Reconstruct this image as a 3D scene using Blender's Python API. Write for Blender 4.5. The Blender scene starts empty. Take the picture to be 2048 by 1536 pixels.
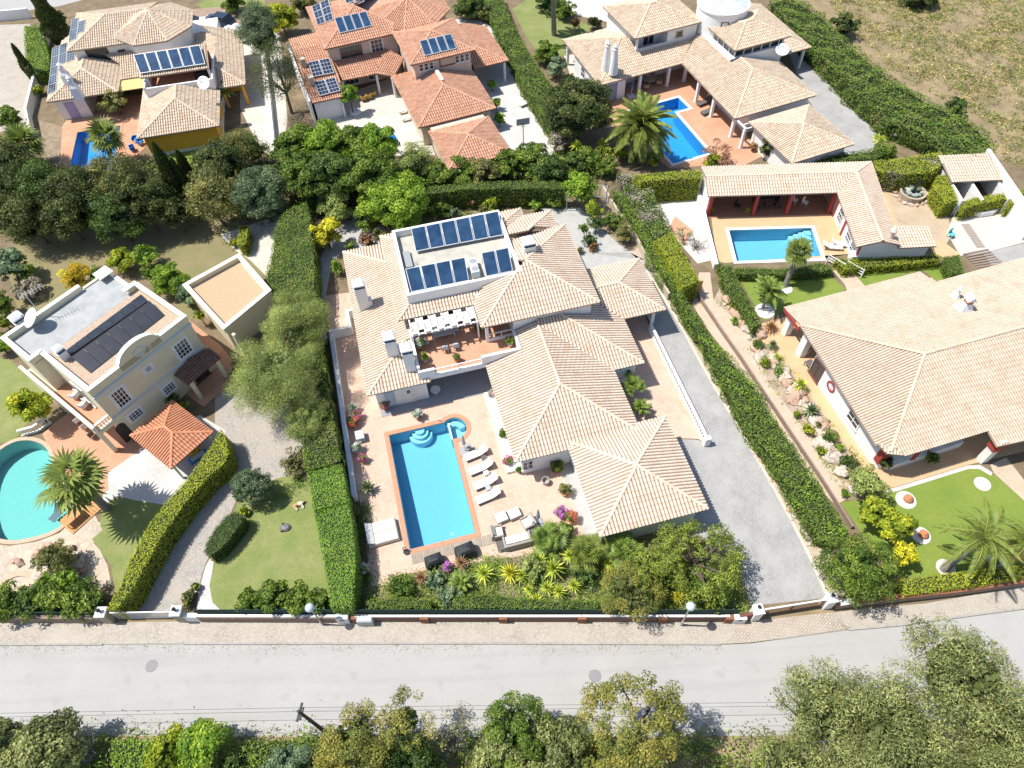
import bpy, math, random
import numpy as np
from mathutils import Vector, Matrix
from mathutils.geometry import tessellate_polygon
SC = bpy.context.scene
COL = SC.collection
random.seed(7)
RNG = np.random.default_rng(11)
CAM_H = 50.0
FPX = 1420.0                      # focal length in pixels of a 2048 wide frame
PITCH, ROLL = math.radians(54.25), math.radians(-3.0)
_c, _s = math.cos(PITCH), math.sin(PITCH)
_F = np.array([0, _c, -_s]); _R0 = np.array([1., 0, 0]); _U0 = np.array([0, _s, _c])
_cr, _sr = math.cos(ROLL), math.sin(ROLL)
_R = _cr * _R0 + _sr * _U0
_U = -_sr * _R0 + _cr * _U0
cam = bpy.data.cameras.new('camera')
cam.sensor_width = 36.0
cam.lens = 36.0 * FPX / 2048.0
cam.clip_start = 0.5
cam.clip_end = 3000
camo = bpy.data.objects.new('camera', cam)
m = Matrix.Identity(4)
for i in range(3):
 m[i][0], m[i][1], m[i][2] = _R[i], _U[i], -_F[i]
m[2][3] = CAM_H
camo.matrix_world = m
COL.objects.link(camo)
SC.camera = camo
SUNV = Vector((-1.92, 0.19, 3.58)).normalized()
w = bpy.data.worlds.new('World')
SC.world = w
w.use_nodes = True
nt = w.node_tree
sky = nt.nodes.new('ShaderNodeTexSky')
sky.sky_type = 'NISHITA'
sky.sun_disc = False
sky.sun_elevation = math.asin(SUNV.z)
sky.sun_rotation = math.atan2(SUNV.x, SUNV.y)
sky.altitude = 50
bg = nt.nodes['Background']
bg.inputs['Strength'].default_value = 0.12
nt.links.new(sky.outputs[0], bg.inputs[0])
sun = bpy.data.lights.new('sun', 'SUN')
sun.energy = 4.5
sun.angle = math.radians(0.5)
sun.color = (1.0, 0.955, 0.88)
suno = bpy.data.objects.new('sun', sun)
suno.rotation_euler = SUNV.to_track_quat('Z', 'Y').to_euler()
COL.objects.link(suno)
SC.view_settings.view_transform = 'Standard'
SC.view_settings.look = 'None'
SC.view_settings.exposure = 0.48
SC.view_settings.gamma = 1.0
SC.view_settings.use_curve_mapping = False
SC.render.engine = 'CYCLES'
SC.cycles.use_denoising = True
SC.cycles.max_bounces = 5
SC.cycles.diffuse_bounces = 3
SC.cycles.glossy_bounces = 2
SC.cycles.transmission_bounces = 2
SC.cycles.transparent_max_bounces = 6
SC.cycles.caustics_reflective = False
SC.cycles.caustics_refractive = False
def P(x, y, z=0.0):
 """world point at height z seen at pixel (x, y) of the 2048x1536 photograph"""
 d = _F * FPX + _R * (x - 1024) + _U * (768 - y)
 t = (z - CAM_H) / d[2]
 return (float(d[0] * t), float(d[1] * t), float(z))
def depth(p):
 return float(np.dot(np.array(p) - np.array([0, 0, CAM_H]), _F))
def pxlen(p, n):
 return n * depth(p) / FPX
class Fr:
 """a local frame on the ground: u along, v across"""
 def __init__(s, o, deg):
  s.o = o; a = math.radians(deg); s.a = a
  s.c, s.s = math.cos(a), math.sin(a)
 def __call__(s, u, v, z=0.0):
  return (s.o[0] + u * s.c - v * s.s, s.o[1] + u * s.s + v * s.c, z)
 def inv(s, p):
  x, y = p[0] - s.o[0], p[1] - s.o[1]
  return (x * s.c + y * s.s, -x * s.s + y * s.c)
ID = Fr((0, 0, 0), 0)
ORG = {}
def link(o, parent=None):
 COL.objects.link(o)
 if parent is not None:
  o.parent = parent
  ORG[o.name] = ORG.get(parent.name, (0, 0, 0))
 return o
def tag(o, label=None, cat=None, group=None, kind=None):
 if label: o['label'] = label
 if cat: o['category'] = cat
 if group: o['group'] = group
 if kind: o['kind'] = kind
 return o
def thing(name, label, cat, loc=(0, 0, 0), rotz=0.0, group=None):
 o = bpy.data.objects.new(name, None)
 o.empty_display_size = 0.3
 COL.objects.link(o)
 o.location = loc
 o.rotation_euler = (0, 0, rotz)
 ORG[o.name] = tuple(loc)
 return tag(o, label, cat, group)
def local_thing(name, label, cat, group=None):
 """modelled around its own origin, placed afterwards"""
 o = thing(name, label, cat, (0, 0, 0), 0, group)
 return o
def dup(root, loc, rotz=0.0, label=None, group=None, scale=None):
 r = root.copy(); COL.objects.link(r)
 r.location = loc; r.rotation_euler = (0, 0, rotz)
 if scale: r.scale = (scale, scale, scale) if not isinstance(scale, tuple) else scale
 if label: r['label'] = label
 if group: r['group'] = group
 for ch in list(root.children):
  c = ch.copy(); COL.objects.link(c); c.parent = r
  for g in list(ch.children):
   d = g.copy(); COL.objects.link(d); d.parent = c
 return r
class MB:
 def __init__(s):
  s.v = []; s.f = []; s.mi = []; s.a = []; s.cm = 0; s.ca = None
 def add(s, vs, fs, a=None):
  b = len(s.v)
  s.v.extend(vs)
  r = random.random() if a is None else a
  for f in fs:
   s.f.append([i + b for i in f]); s.mi.append(s.cm); s.a.append(r)
  return s
 def box(s, F, u0, u1, v0, v1, z0, z1, a=None):
  c = [F(u0, v0, z0), F(u1, v0, z0), F(u1, v1, z0), F(u0, v1, z0),
             F(u0, v0, z1), F(u1, v0, z1), F(u1, v1, z1), F(u0, v1, z1)]
  return s.add(c, [(3, 2, 1, 0), (4, 5, 6, 7), (0, 1, 5, 4), (1, 2, 6, 5), (2, 3, 7, 6), (3, 0, 4, 7)], a)
 def bbox(s, F, u0, u1, v0, v1, z0, z1, b=0.03, a=None):
  """box with chamfered top edge"""
  c = [F(u0, v0, z0), F(u1, v0, z0), F(u1, v1, z0), F(u0, v1, z0),
             F(u0, v0, z1 - b), F(u1, v0, z1 - b), F(u1, v1, z1 - b), F(u0, v1, z1 - b),
             F(u0 + b, v0 + b, z1), F(u1 - b, v0 + b, z1), F(u1 - b, v1 - b, z1), F(u0 + b, v1 - b, z1)]
  return s.add(c, [(3, 2, 1, 0), (0, 1, 5, 4), (1, 2, 6, 5), (2, 3, 7, 6), (3, 0, 4, 7),
                         (4, 5, 9, 8), (5, 6, 10, 9), (6, 7, 11, 10), (7, 4, 8, 11), (8, 9, 10, 11)], a)
 def prism(s, pts, z0, z1, a=None, top=True):
  """pts: world xy (or xyz) counter-clockwise or not; straight walls"""
  pts = [(p[0], p[1]) for p in pts]
  if sum(pts[i - 1][0] * pts[i][1] - pts[i][0] * pts[i - 1][1] for i in range(len(pts))) < 0:
   pts = pts[::-1]
  n = len(pts)
  vs = [(x, y, z0) for x, y in pts] + [(x, y, z1) for x, y in pts]
  fs = [(i, (i + 1) % n, n + (i + 1) % n, n + i) for i in range(n)]
  tri = tessellate_polygon([[Vector((x, y, 0)) for x, y in pts]])
  if top:
   for t in tri:
    a_, b_, c_ = t
    k = (pts[b_][0] - pts[a_][0]) * (pts[c_][1] - pts[a_][1]) - (pts[b_][1] - pts[a_][1]) * (pts[c_][0] - pts[a_][0])
    t = t if k > 0 else t[::-1]
    fs.append(tuple(i + n for i in t)); fs.append(tuple(t[::-1]))
  return s.add(vs, fs, a)
 def ring(s, pts, width, z0, z1, a=None, closed=True):
  """wall of constant width along a line of xy points"""
  L, Rr = offset_line(pts, width, closed)
  n = len(pts)
  vs = [(x, y, z0) for x, y in L] + [(x, y, z0) for x, y in Rr] + [(x, y, z1) for x, y in L] + [(x, y, z1) for x, y in Rr]
  fs = []
  for i in range(n if closed else n - 1):
   j = (i + 1) % n
   fs += [(i, j, 2 * n + j, 2 * n + i), (n + j, n + i, 3 * n + i, 3 * n + j),
                   (2 * n + i, 2 * n + j, 3 * n + j, 3 * n + i), (j, i, n + i, n + j)]
  if not closed:
   fs += [(0, 2 * n, 3 * n, n), (n - 1, 2 * n - 1, 4 * n - 1, 3 * n - 1)]
  return s.add(vs, fs, a)
 def tube(s, pts, radii, n=6, a=None, cap=True):
  pts = [np.array(p, float) for p in pts]
  if not hasattr(radii, '__len__'): radii = [radii] * len(pts)
  vs = []; fs = []
  for i, p in enumerate(pts):
   d = pts[min(i + 1, len(pts) - 1)] - pts[max(i - 1, 0)]
   d = d / (np.linalg.norm(d) + 1e-9)
   h = np.array([0, 0, 1.]) if abs(d[2]) < .9 else np.array([1., 0, 0])
   x = np.cross(d, h); x /= np.linalg.norm(x); y = np.cross(d, x)
   for k in range(n):
    t = 2 * math.pi * k / n
    vs.append(tuple(p + radii[i] * (math.cos(t) * x + math.sin(t) * y)))
  for i in range(len(pts) - 1):
   for k in range(n):
    j = (k + 1) % n
    fs.append((i * n + k, i * n + j, (i + 1) * n + j, (i + 1) * n + k))
  if cap:
   fs.append(tuple(range(n))); fs.append(tuple(range((len(pts) - 1) * n, len(pts) * n))[::-1])
  return s.add(vs, fs, a)
 def lathe(s, c, prof, n=12, a=None, sx=1.0, sy=1.0):
  """profile [(r, z)] round a vertical axis at c"""
  vs = []; fs = []
  for r, z in prof:
   for k in range(n):
    t = 2 * math.pi * k / n
    vs.append((c[0] + r * sx * math.cos(t), c[1] + r * sy * math.sin(t), c[2] + z))
  for i in range(len(prof) - 1):
   for k in range(n):
    j = (k + 1) % n
    fs.append((i * n + k, i * n + j, (i + 1) * n + j, (i + 1) * n + k))
  fs.append(tuple(range(n))[::-1]); fs.append(tuple(range((len(prof) - 1) * n, len(prof) * n)))
  return s.add(vs, fs, a)
 def quad3(s, p, a=None):
  return s.add([tuple(q) for q in p], [tuple(range(len(p)))], a)
 def slab3(s, p, t, a=None):
  """a slanted plate: polygon p (world) and the same t lower"""
  n = len(p)
  vs = [tuple(q) for q in p] + [(q[0], q[1], q[2] - t) for q in p]
  fs = [tuple(range(n)), tuple(range(n, 2 * n))[::-1]] + [(i, n + i, n + (i + 1) % n, (i + 1) % n) for i in range(n)]
  return s.add(vs, fs, a)
 def build(s, name, mats, parent=None, smooth=False, kind=None, label=None):
  if not isinstance(mats, (list, tuple)): mats = [mats]
  me = bpy.data.meshes.new(name)
  o = ORG.get(parent.name, (0, 0, 0)) if parent is not None else (0, 0, 0)
  vs = [(x - o[0], y - o[1], z - o[2]) for x, y, z in s.v]
  me.from_pydata(vs, [], s.f)
  for mm in mats: me.materials.append(mm)
  if len(mats) > 1: me.polygons.foreach_set('material_index', s.mi)
  at = me.attributes.new('rnd', 'FLOAT', 'FACE'); at.data.foreach_set('value', s.a)
  if smooth: me.polygons.foreach_set('use_smooth', [True] * len(s.f))
  me.update()
  ob = bpy.data.objects.new(name, me)
  link(ob, parent)
  if kind: ob['kind'] = kind
  if label: ob['label'] = label
  return ob
def offset_line(pts, width, closed):
 n = len(pts); L = []; Rr = []
 for i in range(n):
  a = pts[(i - 1) % n] if closed or i > 0 else pts[i]
  b = pts[i]
  c = pts[(i + 1) % n] if closed or i < n - 1 else pts[i]
  d1 = np.array([b[0] - a[0], b[1] - a[1]]); d2 = np.array([c[0] - b[0], c[1] - b[1]])
  l1, l2 = np.linalg.norm(d1), np.linalg.norm(d2)
  d1 = d1 / l1 if l1 > 1e-9 else d2 / l2
  d2 = d2 / l2 if l2 > 1e-9 else d1
  n1 = np.array([-d1[1], d1[0]]); n2 = np.array([-d2[1], d2[0]])
  nn = n1 + n2; nn /= (np.linalg.norm(nn) + 1e-9)
  k = width / 2 / max(.35, float(nn @ n1))
  L.append((b[0] + nn[0] * k, b[1] + nn[1] * k)); Rr.append((b[0] - nn[0] * k, b[1] - nn[1] * k))
 return L, Rr
def smooth_line(pts, it=2, closed=False):
 pts = [tuple(p[:2]) for p in pts]
 for _ in range(it):
  q = []
  n = len(pts)
  for i in range(n if closed else n - 1):
   a, b = pts[i], pts[(i + 1) % n]
   q.append((a[0] * .75 + b[0] * .25, a[1] * .75 + b[1] * .25))
   q.append((a[0] * .25 + b[0] * .75, a[1] * .25 + b[1] * .75))
  if not closed: q = [pts[0]] + q + [pts[-1]]
  pts = q
 return pts
def pxs(l, z=0.0):
 return [P(x, y, z) for x, y in l]
MATS = {}
def _lin(c):
 return tuple(c) + (1,) if len(c) == 3 else tuple(c)
def mat(name, c1, c2=None, scale=3.0, rough=.8, bump=0.0, bscale=None, attr=0.0, c3=None, spec=.3, detail=5, metal=0.0, lo=.35, hi=.65, transl=0.0, wscale=None, waved=0.0):
 """principled with world-anchored noise between c1 and c2 and, by the face attribute rnd, c3"""
 if name in MATS: return MATS[name]
 mt = bpy.data.materials.new(name); MATS[name] = mt
 mt.use_nodes = True
 t = mt.node_tree; N = t.nodes; L = t.links
 b = N['Principled BSDF']
 b.inputs['Roughness'].default_value = rough
 b.inputs['Metallic'].default_value = metal
 b.inputs['Specular IOR Level'].default_value = spec
 b.inputs['Base Color'].default_value = _lin(c1)
 geo = N.new('ShaderNodeNewGeometry')
 out = None
 if c2 is not None:
  nz = N.new('ShaderNodeTexNoise'); nz.inputs['Scale'].default_value = scale; nz.inputs['Detail'].default_value = detail
  nz.inputs['Roughness'].default_value = .65
  L.new(geo.outputs['Position'], nz.inputs['Vector'])
  mr = N.new('ShaderNodeMapRange'); mr.inputs['From Min'].default_value = lo; mr.inputs['From Max'].default_value = hi
  L.new(nz.outputs[0], mr.inputs['Value'])
  mx = N.new('ShaderNodeMix'); mx.data_type = 'RGBA'
  mx.inputs['A'].default_value = _lin(c1); mx.inputs['B'].default_value = _lin(c2)
  L.new(mr.outputs[0], mx.inputs['Factor']); out = mx.outputs['Result']
 if attr > 0:
  at = N.new('ShaderNodeAttribute'); at.attribute_name = 'rnd'
  mx2 = N.new('ShaderNodeMix'); mx2.data_type = 'RGBA'
  if out is not None: L.new(out, mx2.inputs['A'])
  else: mx2.inputs['A'].default_value = _lin(c1)
  mx2.inputs['B'].default_value = _lin(c3 or c1)
  mu = N.new('ShaderNodeMath'); mu.operation = 'MULTIPLY'; mu.inputs[1].default_value = attr
  L.new(at.outputs['Fac'], mu.inputs[0]); L.new(mu.outputs[0], mx2.inputs['Factor'])
  out = mx2.outputs['Result']
 if out is not None: L.new(out, b.inputs['Base Color'])
 if bump > 0:
  nb = N.new('ShaderNodeTexNoise'); nb.inputs['Scale'].default_value = bscale or scale * 4; nb.inputs['Detail'].default_value = 6
  L.new(geo.outputs['Position'], nb.inputs['Vector'])
  bp = N.new('ShaderNodeBump'); bp.inputs['Strength'].default_value = bump; bp.inputs['Distance'].default_value = .05
  L.new(nb.outputs[0], bp.inputs['Height']); L.new(bp.outputs[0], b.inputs['Normal'])
 return mt
def leafmat(name, a, b_, c, transl=.3, rough=.55):
 """leaf colour runs a -> b -> c over the face attribute rnd; some light comes through"""
 if name in MATS: return MATS[name]
 mt = bpy.data.materials.new(name); MATS[name] = mt
 mt.use_nodes = True
 t = mt.node_tree; N = t.nodes; L = t.links
 b = N['Principled BSDF']
 b.inputs['Roughness'].default_value = rough; b.inputs['Specular IOR Level'].default_value = .35
 at = N.new('ShaderNodeAttribute'); at.attribute_name = 'rnd'
 cr = N.new('ShaderNodeValToRGB')
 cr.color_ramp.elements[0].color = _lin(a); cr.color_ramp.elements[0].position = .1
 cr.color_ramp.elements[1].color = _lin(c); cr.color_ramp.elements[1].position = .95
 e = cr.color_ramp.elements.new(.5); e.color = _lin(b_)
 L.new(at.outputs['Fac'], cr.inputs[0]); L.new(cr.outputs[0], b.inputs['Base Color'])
 tr = N.new('ShaderNodeBsdfTranslucent'); L.new(cr.outputs[0], tr.inputs['Color'])
 ms = N.new('ShaderNodeMixShader'); ms.inputs[0].default_value = transl
 L.new(b.outputs[0], ms.inputs[1]); L.new(tr.outputs[0], ms.inputs[2])
 L.new(ms.outputs[0], N['Material Output'].inputs[0])
 return mt
def cellmat(name, c1, c2, joint, scale=8.0, rough=.85, deg=0.0, brick=None, jw=.06, var=.6, blotch=None, bscale=.6):
 """stones set in joints: voronoi cells, or a brick pattern of size brick=(w, h) turned by deg"""
 if name in MATS: return MATS[name]
 mt = bpy.data.materials.new(name); MATS[name] = mt
 mt.use_nodes = True
 t = mt.node_tree; N = t.nodes; L = t.links
 b = N['Principled BSDF']; b.inputs['Roughness'].default_value = rough; b.inputs['Specular IOR Level'].default_value = .2
 geo = N.new('ShaderNodeNewGeometry')
 mp = N.new('ShaderNodeMapping'); mp.inputs['Rotation'].default_value = (0, 0, math.radians(-deg))
 L.new(geo.outputs['Position'], mp.inputs['Vector'])
 if brick:
  br = N.new('ShaderNodeTexBrick'); br.inputs['Scale'].default_value = 1.0
  br.inputs['Brick Width'].default_value = brick[0]; br.inputs['Row Height'].default_value = brick[1]
  br.inputs['Mortar Size'].default_value = jw; br.inputs['Bias'].default_value = 0
  br.offset = brick[2] if len(brick) > 2 else 0.0
  br.inputs['Color1'].default_value = _lin(c1); br.inputs['Color2'].default_value = _lin(c2); br.inputs['Mortar'].default_value = _lin(joint)
  L.new(mp.outputs[0], br.inputs['Vector'])
  col = br.outputs['Color']
 else:
  vo = N.new('ShaderNodeTexVoronoi'); vo.inputs['Scale'].default_value = scale
  L.new(mp.outputs[0], vo.inputs['Vector'])
  mx = N.new('ShaderNodeMix'); mx.data_type = 'RGBA'; mx.inputs['A'].default_value = _lin(c1); mx.inputs['B'].default_value = _lin(c2)
  sp = N.new('ShaderNodeSeparateColor'); L.new(vo.outputs['Color'], sp.inputs[0]); L.new(sp.outputs[0], mx.inputs['Factor'])
  ve = N.new('ShaderNodeTexVoronoi'); ve.feature = 'DISTANCE_TO_EDGE'; ve.inputs['Scale'].default_value = scale
  L.new(mp.outputs[0], ve.inputs['Vector'])
  mr = N.new('ShaderNodeMapRange'); mr.inputs['From Min'].default_value = 0; mr.inputs['From Max'].default_value = jw
  L.new(ve.outputs['Distance'], mr.inputs['Value'])
  m2 = N.new('ShaderNodeMix'); m2.data_type = 'RGBA'; m2.inputs['A'].default_value = _lin(joint)
  L.new(mx.outputs['Result'], m2.inputs['B']); L.new(mr.outputs[0], m2.inputs['Factor'])
  col = m2.outputs['Result']
 nz = N.new('ShaderNodeTexNoise'); nz.inputs['Scale'].default_value = bscale; nz.inputs['Detail'].default_value = 6
 L.new(geo.outputs['Position'], nz.inputs['Vector'])
 mr2 = N.new('ShaderNodeMapRange'); mr2.inputs['From Min'].default_value = .35; mr2.inputs['From Max'].default_value = .7
 mr2.inputs['To Max'].default_value = .75
 L.new(nz.outputs[0], mr2.inputs['Value'])
 m3 = N.new('ShaderNodeMix'); m3.data_type = 'RGBA'
 L.new(col, m3.inputs['A']); m3.inputs['B'].default_value = _lin(blotch or c2)
 L.new(mr2.outputs[0], m3.inputs['Factor'])
 L.new(m3.outputs['Result'], b.inputs['Base Color'])
 return mt
def watermat(name, tint, rough=.02):
 if name in MATS: return MATS[name]
 mt = bpy.data.materials.new(name); MATS[name] = mt
 mt.use_nodes = True
 t = mt.node_tree; N = t.nodes; L = t.links
 N.remove(N['Principled BSDF'])
 tr = N.new('ShaderNodeBsdfTransparent'); tr.inputs[0].default_value = _lin(tint)
 gl = N.new('ShaderNodeBsdfGlossy'); gl.inputs['Roughness'].default_value = rough
 geo = N.new('ShaderNodeNewGeometry')
 nz = N.new('ShaderNodeTexNoise'); nz.inputs['Scale'].default_value = 2.5; nz.inputs['Detail'].default_value = 3
 L.new(geo.outputs['Position'], nz.inputs['Vector'])
 bp = N.new('ShaderNodeBump'); bp.inputs['Strength'].default_value = .25; bp.inputs['Distance'].default_value = .06
 L.new(nz.outputs[0], bp.inputs['Height']); L.new(bp.outputs[0], gl.inputs['Normal'])
 fr = N.new('ShaderNodeFresnel'); fr.inputs[0].default_value = 1.33
 L.new(bp.outputs[0], fr.inputs['Normal'])
 ms = N.new('ShaderNodeMixShader')
 L.new(fr.outputs[0], ms.inputs[0]); L.new(tr.outputs[0], ms.inputs[1]); L.new(gl.outputs[0], ms.inputs[2])
 L.new(ms.outputs[0], N['Material Output'].inputs[0])
 return mt
WHITE = mat('white_render', (.80, .80, .79), (.72, .71, .69), 1.2, .85, lo=.4, hi=.8)
CREAM = mat('cream_render', (.76, .69, .51), (.71, .64, .46), 1.0, .85)
CREAMLT = mat('cream_coping', (.80, .78, .68), (.68, .66, .58), 3.0, .85)
PINK = mat('pink_render', (.66, .53, .44), (.60, .48, .40), 1.0, .85)
BUFF = mat('buff_render', (.62, .55, .43), (.56, .50, .40), 1.0, .85)
YELLOW = mat('ochre_render', (.74, .42, .06), (.66, .37, .06), 1.0, .85)
OCHRE = mat('ochre_column', (.78, .40, .05), None)
TILE_PALE = mat('pale_clay_tile', (.66, .53, .41), (.54, .405, .295), .9, .8, attr=.5, c3=(.72, .62, .51), lo=.38, hi=.68)
TILE_BIG = mat('cream_clay_tile', (.60, .485, .365), (.47, .36, .26), .8, .8, attr=.5, c3=(.64, .55, .44), lo=.38, hi=.68)
TILE_SAND = mat('sand_clay_tile', (.60, .47, .34), (.46, .335, .23), 1.6, .8, attr=.6, c3=(.74, .64, .50), lo=.4, hi=.66)
TILE_RED = mat('orange_clay_tile', (.56, .28, .175), (.42, .215, .14), 1.3, .8, attr=.6, c3=(.66, .43, .30), lo=.4, hi=.66)
TILE_GZ = mat('new_orange_tile', (.58, .235, .12), (.48, .19, .10), 1.6, .75, attr=.5, c3=(.64, .32, .19))
TILE_DARK = mat('dark_aged_tile', (.16, .09, .07), (.24, .12, .08), 3, .8, attr=.5, c3=(.30, .18, .13))
UNDER = mat('roof_channel', (.40, .30, .235), (.33, .24, .185), 2, .9)
UNDER_RED = mat('roof_channel_red', (.28, .13, .08), None)
CONC = mat('concrete', (.42, .40, .36), (.55, .53, .48), 2.2, .9, bump=.05)
CONCW = mat('worn_roof_concrete', (.52, .50, .43), (.36, .34, .29), 1.1, .9, detail=8, lo=.3, hi=.75)
GLASS = mat('dark_glass', (.03, .04, .05), None, rough=.08, spec=.6)
PANELG = mat('collector_glass', (.010, .035, .085), (.03, .08, .16), .9, .12, spec=.6, attr=.3, c3=(.02, .05, .10))
PVG = mat('photovoltaic_glass', (.012, .02, .045), (.02, .035, .07), 1.2, .15, spec=.6)
BLKG = mat('black_collector', (.018, .022, .032), (.028, .033, .045), 1.2, .3, spec=.5)
ALU = mat('aluminium', (.62, .64, .66), None, rough=.4, metal=.3)
STEEL = mat('grey_steel', (.36, .37, .38), None, rough=.5, metal=.3)
DARKM = mat('dark_metal', (.03, .03, .035), None, rough=.5)
WOOD = mat('weathered_wood', (.36, .30, .23), (.26, .22, .18), 4, .85, attr=.5, c3=(.45, .40, .33))
TEAK = mat('teak', (.55, .30, .12), (.42, .22, .09), 5, .7)
TERRA = mat('terracotta', (.52, .22, .11), (.44, .19, .10), 5, .85)
REDTRIM = mat('red_trim', (.36, .055, .05), None, rough=.7)
BROWN = mat('brown_trim', (.20, .08, .055), (.15, .065, .05), 3, .8)
BARK = mat('bark', (.16, .125, .095), (.10, .08, .06), 6, .95, bump=.4, bscale=20)
BARKG = mat('grey_bark', (.34, .32, .29), (.22, .20, .18), 6, .95, bump=.3, bscale=20)
PALMB = mat('palm_trunk_bark', (.30, .27, .24), (.19, .17, .15), 8, .95, bump=.5, bscale=14)
FABW = mat('white_fabric', (.78, .77, .74), (.70, .69, .66), 8, .9)
FABC = mat('cream_fabric', (.72, .68, .58), (.64, .60, .52), 8, .9)
FABG = mat('grey_fabric', (.40, .42, .43), None, rough=.9)
BLKF = mat('black_cover', (.025, .027, .03), (.04, .042, .045), 3, .6)
RATT = mat('grey_rattan', (.12, .115, .11), None, rough=.8)
WICK = mat('pale_wicker', (.42, .38, .33), (.33, .30, .26), 14, .85)
BLUEB = mat('blue_plastic', (.03, .20, .55), None, rough=.4)
SHZ = [0]
def sheet(name, outer, z, m, holes=(), kind='structure', parent=None):
 """a flat sheet of ground with holes; outer/holes are world xy lists"""
 SHZ[0] += .00004; z += SHZ[0]
 loops = [[Vector((p[0], p[1], 0)) for p in outer]] + [[Vector((p[0], p[1], 0)) for p in h] for h in holes]
 tri = tessellate_polygon(loops)
 vs = [(v.x, v.y, z) for l in loops for v in l]
 fs = []
 for a, b, c in tri:
  k = (vs[b][0] - vs[a][0]) * (vs[c][1] - vs[a][1]) - (vs[b][1] - vs[a][1]) * (vs[c][0] - vs[a][0])
  if abs(k) < 1e-9: continue
  fs.append((a, b, c) if k > 0 else (c, b, a))
 mb = MB(); mb.add(vs, fs)
 return mb.build(name, m, parent, kind=kind)
def clip_rows(poly, ts):
 """poly [(s, t)]; for each t the intervals of s inside"""
 out = []
 n = len(poly)
 for t in ts:
  xs = []
  for i in range(n):
   (s0, t0), (s1, t1) = poly[i], poly[(i + 1) % n]
   if (t0 <= t < t1) or (t1 <= t < t0):
    xs.append(s0 + (s1 - s0) * (t - t0) / (t1 - t0))
  xs.sort()
  for k in range(0, len(xs) - 1, 2): out.append((t, xs[k], xs[k + 1]))
 return out
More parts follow.
